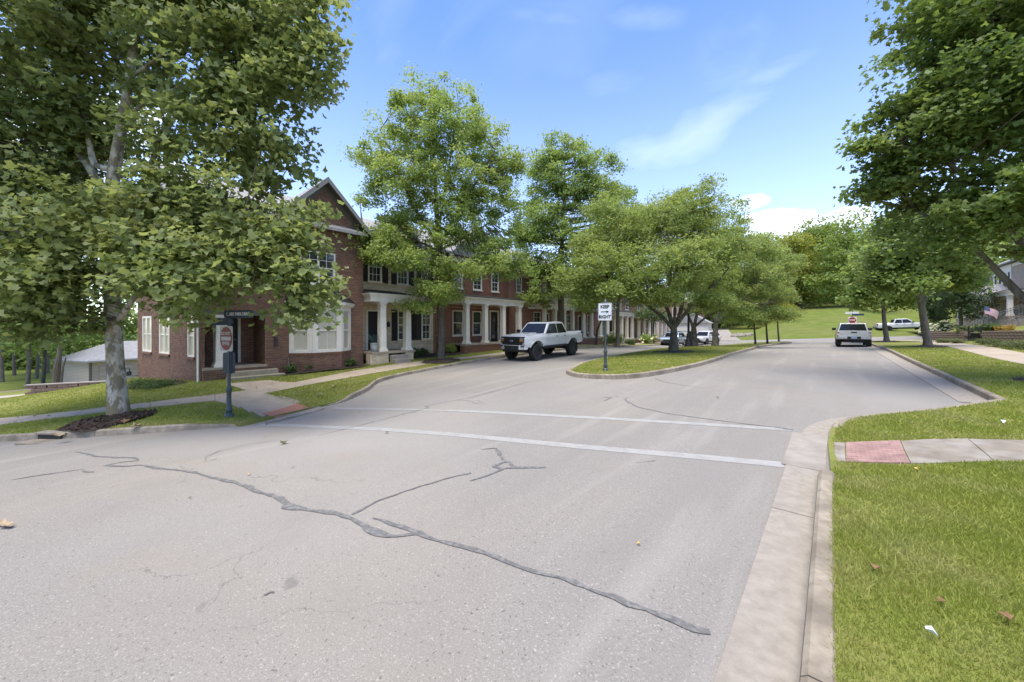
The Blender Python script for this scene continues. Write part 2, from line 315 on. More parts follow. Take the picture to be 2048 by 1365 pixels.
def np_mesh(name, V, k, m):                  # V: (n*k,3) vertices, faces of k consecutive vertices
    n = len(V)//k; me = bpy.data.meshes.new(name); me.vertices.add(len(V)); me.vertices.foreach_set('co', np.asarray(V, np.float32).ravel())
    me.loops.add(len(V)); me.loops.foreach_set('vertex_index', np.arange(len(V), dtype=np.int32))
    me.polygons.add(n); me.polygons.foreach_set('loop_start', np.arange(0, n*k, k, dtype=np.int32)); me.polygons.foreach_set('loop_total', np.full(n, k, np.int32))
    me.materials.append(m); me.update(calc_edges=True); return me
def text(s, size, m, parent, M, name='lettering', sx=1., ext=.002, bold=0.):
    c = bpy.data.curves.new('t', 'FONT'); c.body = s; c.size = size; c.align_x = 'CENTER'; c.align_y = 'CENTER'; c.extrude = ext; c.offset = bold; c.resolution_u = 2
    o = bpy.data.objects.new('t', c); COL.objects.link(o)
    me = bpy.data.meshes.new_from_object(o.evaluated_get(bpy.context.evaluated_depsgraph_get()))
    bpy.data.objects.remove(o); bpy.data.curves.remove(c)
    me.transform(M @ Matrix.Diagonal((sx, 1, 1, 1))); me.materials.clear(); me.materials.append(m)
    t = link(bpy.data.objects.new(name, me)); t.parent = parent; return t
def inpoly(pts, poly):
    x, y = pts[:, 0], pts[:, 1]; r = np.zeros(len(pts), bool); q = np.asarray(poly); j = len(q)-1
    for i in range(len(q)):
        c = ((q[i, 1] > y) != (q[j, 1] > y)) & (x < (q[j, 0]-q[i, 0])*(y-q[i, 1])/(q[j, 1]-q[i, 1]+1e-12)+q[i, 0]); r ^= c; j = i
    return r
def smooth_path(pts, step=.3):
    p = [np.array(q, float) for q in pts]; p = [2*p[0]-p[1]]+p+[2*p[-1]-p[-2]]; out = []
    for i in range(1, len(p)-2):
        n = max(2, int(np.linalg.norm(p[i+1]-p[i])/step))
        for k in range(n):
            t = k/n; a, b, c, d = p[i-1], p[i], p[i+1], p[i+2]
            out.append(.5*((2*b)+(c-a)*t+(2*a-5*b+4*c-d)*t*t+(3*b-a-3*c+d)*t**3))
    out.append(p[-2]); return [tuple(q) for q in out]
def sheet(name, poly, zf, grids, m, parent=None, kind=None, smooth=True, skirt=0.):
    """a surface over a plan outline, following the ground; grids = [(x0,x1,y0,y1,step)]"""
    pts = [np.array(poly, float)]; done = None
    for g in grids:
        X, Y = np.meshgrid(np.arange(g[0], g[1], g[4]), np.arange(g[2], g[3], g[4])); q = np.c_[X.ravel(), Y.ravel()]
        q += R.uniform(-.08, .08, q.shape)*g[4]
        if done is not None:
            for d in done: q = q[~((q[:, 0] > d[0]) & (q[:, 0] < d[1]) & (q[:, 1] > d[2]) & (q[:, 1] < d[3]))]
        done = (done or [])+[g]; q = q[inpoly(q, poly)]; pts.append(q)
    q = np.concatenate(pts); n = len(poly)
    r = geometry.delaunay_2d_cdt([Vector(p) for p in q], [(i, (i+1) % n) for i in range(n)], [], 1, 1e-5)
    vv = np.array([tuple(p) for p in r[0]]); z = zf(vv[:, 0], vv[:, 1])
    VV = np.c_[vv, z].tolist(); FF = [tuple(f) for f in r[2]]
    if skirt:
        b0 = len(VV); bp_ = np.array(poly); bz = zf(bp_[:, 0], bp_[:, 1]); VV += [(x, y, h) for (x, y), h in zip(poly, bz)]+[(x, y, h-skirt) for (x, y), h in zip(poly, bz)]; FF += [(b0+i, b0+(i+1) % n, b0+n+(i+1) % n, b0+n+i) for i in range(n)]
    me = bpy.data.meshes.new(name); me.from_pydata(VV, [], FF); me.materials.append(m)
    if smooth: me.polygons.foreach_set('use_smooth', [True]*len(me.polygons))
    me.update(); o = link(bpy.data.objects.new(name, me))
    if parent: o.parent = parent
    if kind: o['kind'] = kind
    return o
# ================================================================ GROUND
def PP(l, off=0.): return [P(x, y, off) for x, y in l]
RAMPS = [(-10.75, 3.75, 1.5), (.15, 6.55, 1.15)]
def lawn_off(u, v):
    o = np.full(np.shape(u), .13)
    for a, b, r in RAMPS: o = o-.115*np.exp(-(((np.asarray(u)-a)**2+(np.asarray(v)-b)**2)/r**2)**1.5)
    return o
def zl(u, v): return zg(u, v)+lawn_off(u, v)
def zl1(u, v): return float(zl(np.array([u]), np.array([v]))[0])
def zt1(u, v): return float(zg(np.array([u]), np.array([v]))[0])
KERB_A = smooth_path([(-46, -13.5), (-36, -10), (-27, -6.8), (-19.5, -3.9), (-14.0, -1.1), (-11.5, .95), (-10.25, 2.5)])
KERB_B = smooth_path([(-11.15, 4.75), (-11.3, 5.3), (-12.55, 6.75), (-13.9, 7.95), (-14.35, 9.2), (-14.45, 11.5), (-14.6, 17), (-14.6, 24), (-14.5, 32), (-14.5, 42), (-14.6, 53)])
LAWN_L = KERB_A+KERB_B+[(-30, 53), (-62, 53), (-62, -13.5)]
KERB_R1 = [(-.13, -5), (-.13, -2), (-.12, 2.), (-.11, 4.), (-.1, 5.72)]
KERB_R2 = smooth_path([(-.02, 7.5), (.03, 8.05), (.28, 8.75), (.75, 9.45), (1.5, 10.5), (2.66, 12.4)])
KERB_R3 = smooth_path([(2.66, 12.4), (2.64, 16), (2.62, 24), (2.55, 34), (2.7, 44), (3.4, 50), (5.5, 53.5)])
LAWN_R = [(p[0]+.125, p[1]) for p in smooth_path(KERB_R1)]+[(.0, 7.1)]+[(p[0]+.04, p[1]-.03) for p in KERB_R2]+[(p[0]+.05, p[1]) for p in KERB_R3]+[(20, 54), (44, 54), (44, -12), (0, -12)]
ISL = smooth_path(PP([(1131, 748), (1148, 755), (1200, 759), (1260, 758.5), (1320, 750.5), (1380, 738), (1425, 726), (1465, 712), (1500, 702)])+[(-3.85, 31), (-4.2, 37), (-3.8, 45), (-3.0, 51), (-4.2, 54), (-7.5, 53), (-9.0, 48), (-9.3, 38), (-9.3, 28), (-9.2, 20), (-8.75, 15.5)]+PP([(1131, 748)]))[:-1]
def isl_off(u, v):
    return .125+.10*np.exp(-((np.asarray(u)+6.6)/1.9)**2)*sstep(v, 13.5, 19)*sstep(-np.asarray(v), -36, -28)
def zi(u, v): return zg(u, v)+isl_off(u, v)
def inset(poly, d):
    A = np.array(poly); t = np.roll(A, -1, 0)-np.roll(A, 1, 0); t /= np.linalg.norm(t, axis=1)[:, None]+1e-9; nn = np.c_[-t[:, 1], t[:, 0]]
    if np.sum(A[:, 0]*np.roll(A[:, 1], -1)-A[:, 1]*np.roll(A[:, 0], -1)) < 0: nn = -nn
    return [tuple(q) for q in A+nn*d]
# land out to the horizon
def zbase(u, v):
    u = np.asarray(u, float); v = np.asarray(v, float)
    inn = sstep(u, -70, -61)*sstep(-u, -56, -43)*sstep(v, -60, -16)*sstep(-v, -64, -53.5)
    return zg(u, v)-.45*inn-.02
ring = [(-900, -500), (900, -500), (900, 1300), (-900, 1300)]
sheet('ground', ring, zbase, [(-40, 40, 50, 70, 1.2), (-75, 90, 50, 150, 3.), (-80, 60, -40, 50, 5.), (-260, 260, -160, 330, 14.), (-900, 900, -500, 1300, 90.)], M_HILL, kind='structure')
road = sheet('road', [(-62, -16), (8, -16), (8, 50), (40, 54), (40, 62), (-62, 62)], zg, [(-14, 4, -4, 24, .5), (-62, 40, -16, 62, 1.)], M_ASPH, kind='structure')
lawn_left = sheet('lawn', [(p[0]-.1, p[1]) if p[1] > 4.7 else p for p in inset(LAWN_L[:len(KERB_A)], .1)+LAWN_L[len(KERB_A):]], zl, [(-19, -9.5, -3, 20, .35), (-62, -9, -14, 54, 1.1)], M_LAWN, kind='structure', skirt=.2)
lawn_right = sheet('lawn', LAWN_R, zl, [(-.1, 6, -2, 14, .3), (-.2, 44, -12, 54, 1.1)], M_LAWN, kind='structure', skirt=.2)
island = sheet('island', inset(ISL, .12), zi, [(-9.3, -3.5, 11, 30, .35), (-10, -2, 10, 55, .8)], M_LAWN, kind='structure', skirt=.2)
def strip(pts, width, zf, off, step=.25):
    """vertices and faces of a ribbon that follows the ground"""
    if not hasattr(width, '__len__'): width = [width]*len(pts)
    s = [0.]
    for a, b in zip(pts, pts[1:]): s.append(s[-1]+math.dist(a, b))
    sp = smooth_path(pts, step); t = np.linspace(0, 1, len(sp)); cum = [0.]
    for a, b in zip(sp, sp[1:]): cum.append(cum[-1]+math.dist(a, b))
    w = np.interp(np.array(cum)/max(cum[-1], 1e-6), np.array(s)/s[-1], width)
    A = np.array(sp); d = np.gradient(A, axis=0); d /= np.linalg.norm(d, axis=1)[:, None]+1e-9; nn = np.c_[-d[:, 1], d[:, 0]]
    l = A+nn*w[:, None]/2; r = A-nn*w[:, None]/2
    v = [(x, y, z+off) for (x, y), z in zip(l, zf(l[:, 0], l[:, 1]))]+[(x, y, z+off) for (x, y), z in zip(r, zf(r[:, 0], r[:, 1]))]
    n = len(sp); return v, [(i, n+i, n+i+1, i+1) for i in range(n-1)]
def ribbon(name, pts, width, m, parent, zf=zg, off=.006, step=.25):
    g = G(); g.add(*strip(pts, width, zf, off, step)); return g.build(name, m, parent)
def kerb(path, side, zf=zg, h=.14, w=.155, t0=0., t1=0., sec=3., m=M_CONC2, parent=None, skip=None):
    """raised kerb in cast sections; side=+1: the lawn lies left of the path"""
    path = smooth_path(path, .25) if len(path) < 12 else path
    A = np.array(path); d = np.gradient(A, axis=0); d /= np.linalg.norm(d, axis=1)[:, None]+1e-9; nn = np.c_[-d[:, 1], d[:, 0]]*side
    cum = np.r_[0, np.cumsum(np.linalg.norm(np.diff(A, axis=0), axis=1))]; tot = cum[-1]
    ns = max(1, int(round(tot/sec)))
    for k in range(ns):
        a, b = tot*k/ns+.006, tot*(k+1)/ns-.006
        ss = np.linspace(a, b, max(3, int((b-a)/.3)+1)); jit = R.uniform(-.006, .006)
        if skip and a < skip[1] and b > skip[0]: continue
        px = np.interp(ss, cum, A[:, 0]); py = np.interp(ss, cum, A[:, 1]); nx = np.interp(ss, cum, nn[:, 0]); ny = np.interp(ss, cum, nn[:, 1])
        hh = np.full(len(ss), h)
        if t0: hh = np.minimum(hh, .015+(h-.015)*np.clip(ss/t0, 0, 1))
        if t1: hh = np.minimum(hh, .015+(h-.015)*np.clip((tot-ss)/t1, 0, 1))
        z = zf(px, py); v = []; prof = [(0, None), (.025, -.02), (.05, 0), (w-.02, 0), (w, -.02), (w, None)]
        for i in range(len(ss)):
            for o, q in prof:
                zz = z[i]-.12 if q is None else z[i]+max(.004, hh[i]+q*min(1, hh[i]/h)+jit*min(1, hh[i]/h))
                v.append((px[i]+nx[i]*o, py[i]+ny[i]*o, zz))
        m_ = len(prof); f = [(i*m_+j, (i+1)*m_+j, (i+1)*m_+j+1, i*m_+j+1) for i in range(len(ss)-1) for j in range(m_-1)]
        if side > 0: f = [q[::-1] for q in f]
        f += [tuple(range(m_)), tuple(range((len(ss)-1)*m_, len(ss)*m_))[::-1]]
        g = G(); g.v = v; g.f = f; g.build('kerb_section', m, parent)
kerbL = struct('kerb'); kerb(KERB_A, +1, t1=1.3, parent=kerbL, skip=None); kerb(KERB_B, +1, t0=1.2, parent=kerbL)
kerbR = struct('kerb'); kerb(KERB_R1, -1, t1=.22, parent=kerbR, sec=3.4, h=.142); kerb(KERB_R2, -1, t0=.5, parent=kerbR); kerb(KERB_R3, -1, parent=kerbR)
kerbI = struct('kerb'); kerb(ISL+[ISL[0]], +1, h=.155, w=.18, parent=kerbI, sec=3.)
def pan(path, w, side, parent, sec=3., off=.006, m=M_SAND):
    A = np.array(path); cum = np.r_[0, np.cumsum(np.linalg.norm(np.diff(A, axis=0), axis=1))]; tot = cum[-1]; ns = max(1, round(tot/sec))
    for k in range(int(ns)):
        ss = np.linspace(tot*k/ns+.005, tot*(k+1)/ns-.005, max(3, int(sec/.3)))
        px = np.interp(ss, cum, A[:, 0]); py = np.interp(ss, cum, A[:, 1]); pts = np.c_[px, py]; d = np.gradient(pts, axis=0); d /= np.linalg.norm(d, axis=1)[:, None]; nn = np.c_[-d[:, 1], d[:, 0]]*side
        q = pts+nn*w; n = len(ss); q0 = pts-nn*.02
        v = [(a, b, z+off) for (a, b), z in zip(q0, zg(q0[:, 0], q0[:, 1]))]+[(a, b, z+off+.006) for (a, b), z in zip(q, zg(q[:, 0], q[:, 1]))]+[(a, b, z-.03) for (a, b), z in zip(q, zg(q[:, 0], q[:, 1]))]
        g = G(); g.add(v, [(i, i+1, n+i+1, n+i) for i in range(n-1)]+[(n+i, n+i+1, 2*n+i+1, 2*n+i) for i in range(n-1)]); g.build('gutter_slab', m, parent)
gut = struct('gutter')
pan(smooth_path(KERB_R1, .25)+[(-.06, 6.6), (-.02, 7.5)]+KERB_R2[:10], .30, +1, gut)
pan(KERB_R3, .50, +1, gut)
pan(KERB_B[:26], .22, -1*-1, gut) if False else None
# markings and tar seams on the road
def px_line(name, l, w, m, off=.0035): return ribbon(name, PP(l), w, m, road, off=off)
px_line('crosswalk_line', [(520, 850), (600, 852.5), (750, 859), (900, 869.5), (1050, 884), (1200, 898), (1400, 915), (1566, 930.5)], .215, M_PAINT)
px_line('crosswalk_line', [(668, 817), (780, 819), (900, 822), (1050, 829), (1200, 837), (1400, 849), (1586, 861)], .19, M_PAINT)
ribbon('parking_line', [(-.35, 18.9), (2.1, 18.9)], .1, M_PAINT, road)
ribbon('parking_line', [(-.2, 25.2), (2.1, 25.2)], .1, M_PAINT, road)
ribbon('parking_line', [(-12.0, 14.9), (-14.2, 14.9)], .1, M_PAINT, road)
ribbon('parking_line', [(-12.0, 22.0), (-14.2, 22.0)], .1, M_PAINT, road)
def seam(l, ws):
    """hand-poured tar seam: the poured edge wavers"""
    pts = PP(l); o = []; w = []
    for i in range(len(pts)-1):
        k = max(2, int(math.dist(pts[i], pts[i+1])/.09))
        for j in range(k):
            t = j/k; o.append((pts[i][0]*(1-t)+pts[i+1][0]*t+random.uniform(-.012, .012), pts[i][1]*(1-t)+pts[i+1][1]*t+random.uniform(-.012, .012)))
            w.append((ws[i]*(1-t)+ws[i+1]*t)*random.uniform(.5, 1.35))
    o.append(pts[-1]); w.append(ws[-1]); ribbon('tar_seam', o, w, M_TAR, road, off=.0062, step=.05)
seam([(155, 905), (195, 914), (235, 916), (270, 917), (275, 922), (240, 926), (213, 932), (250, 934), (285, 931), (318, 938), (350, 940), (395, 948), (430, 958), (470, 967), (505, 979), (520, 987), (560, 997), (578, 1015), (620, 1022), (675, 1029), (705, 1040), (728, 1052)],
     [.03, .05, .04, .05, .03, .03, .05, .04, .04, .06, .06, .05, .05, .06, .07, .05, .07, .10, .06, .07, .06, .05])
seam([(728, 1052), (735, 1058), (760, 1070), (785, 1075), (835, 1069)], [.06, .075, .09, .06, .05])
seam([(745, 1038), (775, 1047), (835, 1069), (880, 1084), (950, 1105), (1040, 1134), (1120, 1160), (1200, 1190), (1290, 1225), (1350, 1248), (1420, 1268)], [.015, .05, .06, .045, .045, .045, .042, .045, .045, .055, .04])
seam([(703, 1032), (760, 1003), (840, 974), (900, 956), (942, 947)], [.03, .04, .035, .03, .045])
seam([(962, 900), (992, 898), (1003, 914), (1008, 925), (990, 934), (1000, 938), (1030, 936), (1092, 936)], [.012, .045, .05, .05, .07, .05, .06, .04])
seam([(1003, 926), (1018, 925), (1030, 936)], [.03, .05, .06]); seam([(1010, 938), (975, 952), (940, 963)], [.04, .035, .02])
seam([(25, 961), (75, 952), (120, 946), (165, 940)], [.02, .05, .03, .015]); seam([(165, 941), (172, 945), (188, 945)], [.02, .05, .02])
seam([(408, 925), (412, 915), (440, 903), (500, 889), (550, 882)], [.006, .012, .014, .012, .01])
seam([(635, 873), (705, 855), (780, 836), (858, 816), (850, 813), (895, 804), (940, 796), (1000, 780), (1055, 765), (1115, 755)], [.015, .02, .02, .02, .02, .02, .02, .02, .02, .015])
seam([(915, 801), (940, 803), (955, 809), (968, 808), (955, 801)], [.01, .014, .014, .012, .01])
seam([(1256, 795), (1250, 801), (1275, 815), (1330, 827), (1400, 837), (1470, 846), (1540, 855), (1587, 861)], [.012, .03, .03, .026, .025, .025, .04, .10])
seam([(1310, 757), (1325, 764), (1370, 772), (1405, 776), (1437, 774)], [.012, .025, .018, .015, .01]); seam([(1205, 795), (1222, 796), (1208, 803)], [.01, .03, .02])
seam([(525, 1195), (540, 1190), (546, 1188)], [.01, .035, .02]); seam([(1270, 927), (1300, 924), (1310, 923)], [.006, .014, .008])
# ---- paths
def slab(poly, m, parent, off=.0, name='paving_slab', zf=zl, grid=.3, skirt=.08):
    c = np.mean(np.array(poly), axis=0); q = []
    for i in range(len(poly)):
        a, b = np.array(poly[i]), np.array(poly[(i+1) % len(poly)]); k = max(1, int(np.linalg.norm(b-a)/.4))
        for j in range(k): p = a+(b-a)*j/k; dd = c-p; q.append(tuple(p+dd/np.linalg.norm(dd)*.008))
    jit = R.uniform(-.003, .003)
    A = np.array(q); o = sheet(name, q, lambda u, v: zf(u, v)+off+jit, [(A[:, 0].min(), A[:, 0].max(), A[:, 1].min(), A[:, 1].max(), grid)], m, parent, smooth=False)
    g = G(); z = zf(A[:, 0], A[:, 1])+off+jit; n = len(q)
    me = o.data; vs_ = [tuple(v.co) for v in me.vertices]; fs = [tuple(p.vertices) for p in me.polygons]; b = len(vs_)
    vs_ += [(q[i][0], q[i][1], z[i]) for i in range(n)]+[(q[i][0], q[i][1], z[i]-skirt) for i in range(n)]
    fs += [(b+i, b+(i+1) % n, b+n+(i+1) % n, b+n+i) for i in range(n)]
    me2 = bpy.data.meshes.new(name); me2.from_pydata(vs_, [], fs); me2.materials.append(m); o.data = me2; bpy.data.meshes.remove(me); return o
def walk(left, right, m, parent, n, off=.012, zf=zl):
    l = smooth_path(left, .2); r = smooth_path(right, .2); l = [l[int(i)] for i in np.linspace(0, len(l)-1, n+1)]; r = [r[int(i)] for i in np.linspace(0, len(r)-1, n+1)]
    for i in range(n): slab([l[i], l[i+1], r[i+1], r[i]], m, parent, off, zf=zf)
O = .14
swL = struct('sidewalk')
plazaA = PP([(430, 802), (479, 815), (527, 788), (588, 765), (538, 761), (452, 769), (492, 781), (430, 790)], O)
slab(PP([(479, 815), (527, 788), (588, 765), (560, 764), (492, 781), (430, 790), (430, 802)], O), M_WALK, swL, .012)
slab(PP([(492, 781), (560, 764), (538, 760.5), (452, 768)], O), M_WALK, swL, .012)
slab(PP([(479, 815), (527, 788), (560, 797), (515, 818), (500, 824)], O-.04), M_WALK, swL, .014)
slab(PP([(500, 824), (515, 818), (560, 797), (604, 808), (560, 820), (524, 834)], .04), M_WALK, swL, .012)
PADL = PP([(524, 829), (595, 811), (618, 815.5), (552, 837)], .03)
for i in range(3):
    a = [tuple(np.array(PADL[0])*(1-t)+np.array(PADL[1])*t) for t in (i/3, (i+1)/3)]; b = [tuple(np.array(PADL[3])*(1-t)+np.array(PADL[2])*t) for t in (i/3, (i+1)/3)]
    slab([a[0], a[1], b[1], b[0]], M_BRKPAD, swL, .022, 'tactile_pad')
slab(PP([(552, 838), (620, 816), (634, 814), (650, 818), (600, 832), (530, 850)], .01), M_CONC, swL, .008)
lo_ = PP([(430, 802), (300, 815.5), (150, 832), (0, 850)], O); up_ = PP([(430, 790), (300, 805), (150, 822), (0, 837)], O)
lo_ += [(-24.5, -4.0), (-33, -7.2)]; up_ += [(-25.0, -2.7), (-33.5, -5.9)]
walk(lo_, up_, M_WALK, swL, 14)
walk(PP([(527, 788), (640, 765.5), (750, 746), (849, 730), (925, 719), (1007, 709.5)], O)+[(-15.9, 21), (-15.9, 30), (-15.9, 50)],
     PP([(588, 765), (660, 751), (725, 739), (825, 724.5), (904, 717), (1000, 706)], O)+[(-17.0, 21), (-17.0, 30), (-17.0, 50)], M_WALK, swL, 30)
swR = struct('sidewalk')
a = PP([(1668, 884), (1690, 885), (1800, 889), (1935, 891), (2048, 894), (2200, 898)], .05); b = PP([(1668, 921), (1692, 922), (1822, 927), (1990, 936), (2048, 940), (2250, 950)], .05)
slab([(-.02, 5.75), a[0], a[1], b[1], b[0], (-.04, 5.6)][1:5], M_WALKR, swR, .012)
PADR = slab([a[1], a[2], b[2], b[1]], M_PINK, swR, .02, 'tactile_pad')
g = G(); pa, pb, pc, pd = [np.array(q) for q in (a[1], a[2], b[2], b[1])]
for i in range(13):
    for j in range(10):
        s_, t_ = (i+.6)/13.2, (j+.6)/10.2; q = (pa*(1-s_)+pb*s_)*(1-t_)+(pd*(1-s_)+pc*s_)*t_; z = zl1(*q)+.02
        g.lathe([(.024, 0), (.015, .011)], (q[0], q[1], z), 8)
g.build('tactile_dome', M_PINK, swR, kind='stuff')
slab([a[2], a[3], b[3], b[2]], M_WALKR, swR, .012); slab([a[3], a[4], a[5], b[5], b[4], b[3]], M_WALKR, swR, .012)
slab([(-.45, 5.75), (-.02, 5.75), (.0, 7.42), (-.44, 7.55)], M_CONC, swR, .016, zf=zg, name='ramp_apron')
swF = struct('sidewalk')
walk([(5.7, 13), (5.4, 19), (5.25, 25), (5.3, 34), (5.6, 42), (5.4, 50), (4.6, 53)], [(7.2, 13), (6.9, 19), (6.75, 25), (6.8, 34), (7.1, 42), (7.0, 50), (6.2, 53.4)], M_WALK, swF, 20)
sheet('side_path', [(-47, -12), (-41, -11), (-40.6, -3), (-42, 6), (-52, 16), (-57, 13), (-47, 4), (-46, -3)], lambda u, v: zl(u, v)+.03, [(-57, -40, -12, 16, 1.)], M_WALK, kind='structure')
UP = [(-9.5, 62), (-13.0, 62), (-19, 82), (-24, 106), (-19.5, 107), (-14.5, 84)]
sheet('road', UP, lambda u, v: zg(u, v)+.03, [(-26, -8, 60, 110, 1.5)], M_CONC, kind='structure')
# ---- mulch
def mulch(poly, n=300, zf=zl, name='mulch_bed', off=.035):
    A = np.array(poly); c = A.mean(0); rr = np.linalg.norm(A-c, axis=1).max()
    f = lambda u, v: zf(u, v)+.004+off*np.clip(1.25-1.2*np.hypot(np.asarray(u)-c[0], np.asarray(v)-c[1])/rr, 0, 1)*2.2
    o = sheet(name, smooth_path(list(poly)+[poly[0]], .2)[:-1], f, [(A[:, 0].min(), A[:, 0].max(), A[:, 1].min(), A[:, 1].max(), .16)], M_MULCH, kind='structure')
    q = R.uniform(A.min(0), A.max(0), (n*3, 2)); q = q[inpoly(q, poly)][:n]; z = f(q[:, 0], q[:, 1]); g = G()
    for (x, y), zz in zip(q, z):
        an = random.uniform(0, 3.14); l_ = random.uniform(.02, .06); w_ = random.uniform(.008, .02); dx, dy = math.cos(an), math.sin(an); t = random.uniform(.0, .035)
        g.quad((x-dx*l_-dy*w_, y-dy*l_+dx*w_, zz+.006), (x-dx*l_+dy*w_, y-dy*l_-dx*w_, zz+.008), (x+dx*l_+dy*w_, y+dy*l_-dx*w_, zz+.01+t), (x+dx*l_-dy*w_, y+dy*l_+dx*w_, zz+.012+t))
    g.build('mulch_chips', M_CHIP, o, kind='stuff'); return o
MUL_S = PP([(112, 862), (150, 845), (210, 831), (262, 826), (312, 821), (306, 830), (262, 843), (215, 855), (165, 864)], .15)
mulch(MUL_S, 900)
def ell(c, a, b, n=14): return [(c[0]+a*math.cos(2*math.pi*i/n)*random.uniform(.9, 1.1), c[1]+b*math.sin(2*math.pi*i/n)*random.uniform(.9, 1.1)) for i in range(n)]
OAK = P(884, 722, .15); mulch(ell((OAK[0], OAK[1]), .85, 1.1), 250)
ISLT = [P(1346, 704, .22), P(1388, 693, .2), (-8.3, 38.5)]
for q in ISLT[:2]: mulch(ell(q, 1.1, 1.5), 60, zf=zi)
MAPB = (4.6, 16.2); mulch(ell(MAPB, .9, .9), 150)
MT1, MT2 = P(1857, 694, .13), P(1774, 684, .13)
for q in (MT1, MT2): mulch(ell(q, .75, 1.1), 60)
BED0 = [(-18.15, 5.2), (-17.2, 5.3), (-17.0, 7), (-17.1, 9.1), (-18.0, 9.3)]; mulch(BED0, 200)
mulch([(-22.4, 1.9), (-18.6, 2.7), (-18.5, 1.9), (-20, 1.3), (-22.3, 1.1)], 200)
mulch([(-19.1, 12.1), (-17.6, 12.4), (-17.2, 15.9), (-18.6, 16.1), (-19.2, 15)], 150)
# ---- grass
def proj(q):
    X = CS*q[:, 0]+SN*q[:, 1]; Zc = -SN*q[:, 0]+CS*q[:, 1]; return X, Zc
def grass(name, polys, box, zf, holes, dmax, k, cap, hs=(.026, .058), parent=None):
    out = []; step = 2.
    for x0 in np.arange(box[0], box[1], step):
        for y0 in np.arange(box[2], box[3], step):
            c = np.array([[x0+1, y0+1]]); X, Zc = proj(c)
            d = max(1.6, math.hypot(x0+1, y0+1)-.6)
            if d > dmax or Zc[0] < -1 or abs(X[0]) > 1.45*Zc[0]+2.2: continue
            n = int(min(cap, k/d**2)*step*step); q = R.uniform((x0, y0), (x0+step, y0+step), (n, 2)); out.append(q)
    q = np.concatenate(out); q = q[inpoly(q, polys)]
    for h in holes: q = q[~inpoly(q, h)]
    thin = np.sin(q[:, 0]*2.3+1.7*np.sin(q[:, 1]*1.9))*np.sin(q[:, 1]*2.9+1.3*np.sin(q[:, 0]*3.1)); q = q[R.uniform(0, 1, len(q)) > .62*np.clip(thin-.25, 0, 1)*1.4]
    n = len(q); d = np.hypot(q[:, 0], q[:, 1]); z = zf(q[:, 0], q[:, 1])-.004
    patch = .75+.5*np.sin(q[:, 0]*1.7+np.sin(q[:, 1]*1.1)*2)*np.sin(q[:, 1]*1.3+1)
    h = R.uniform(hs[0], hs[1], n)*(.8+.35*patch); w = np.clip(.00105*d, .0024, .018)*R.uniform(.7, 1.3, n)
    an = R.uniform(0, 2*np.pi, n); ld = R.uniform(0, 2*np.pi, n); le = np.abs(R.normal(0, .62, n)); le = np.clip(le, 0, 1.7)*h
    B = np.c_[q, z]; side = np.c_[np.cos(an), np.sin(an), np.zeros(n)]*w[:, None]; lean = np.c_[np.cos(ld), np.sin(ld), np.zeros(n)]*le[:, None]
    top = B+lean; top[:, 2] += h*.85
    V = np.stack([B-side, B+side, top], 1).reshape(-1, 3)
    o = link(bpy.data.objects.new(name, np_mesh(name, V, 3, M_GRASS))); o['kind'] = 'stuff'; return o
def obox(o):
    return [tuple(o.data.vertices[i].co.xy) for i in range(0)]
HOLE_R = [[(-.2, 5.55), (-.05, 7.35), a[0], a[1], a[3], a[4], a[5], b[5], b[4], b[3], b[1], b[0]], [(5.4, 10), (5.2, 30), (5.4, 54), (7., 54), (6.8, 30), (7.2, 10)], ell(MAPB, .8, .8), ell(MT1, .7, 1), ell(MT2, .7, 1)]
KWR = [(p[0]+.135, p[1]) for p in KERB_R1[1:]]+[(.02, 7.2)]+[(p[0]+.10, p[1]-.075) for p in KERB_R2]+[(p[0]+.16, p[1]) for p in KERB_R3]+[(12, 54), (14, -2)]
grass('grass', KWR, (-.2, 12, -.2, 46), zl, HOLE_R, 34, 240000, 12000)
grass('grass', inset(ISL, .2), (-10, -2, 10, 50), zi, [], 42, 190000, 4000)
walkpoly = PP([(430, 802), (479, 815), (524, 836), (630, 814), (604, 808), (527, 788), (588, 765), (538, 761), (452, 769), (492, 781), (430, 790)], O)
lw = lo_+up_[::-1]
mw = PP([(527, 788), (640, 765.5), (750, 746), (849, 730), (925, 719), (1007, 709.5)], O)+[(-15.9, 21), (-15.9, 50), (-17, 50), (-17, 21)]+PP([(1000, 706), (904, 717), (825, 724.5), (725, 739), (660, 751), (588, 765)], O)
KWL = [(p[0]-.14, p[1]+.1) for p in KERB_A]+[(p[0]-.17, p[1]) for p in KERB_B]+[(-18, 53), (-18.05, 3.2), (-26, 2), (-48, 4), (-46, -12)]
grass('grass', KWL, (-46, -9, -12, 46), zl, [walkpoly, lw, mw, MUL_S, ell(OAK, .8, 1.05), BED0], 40, 150000, 4000)
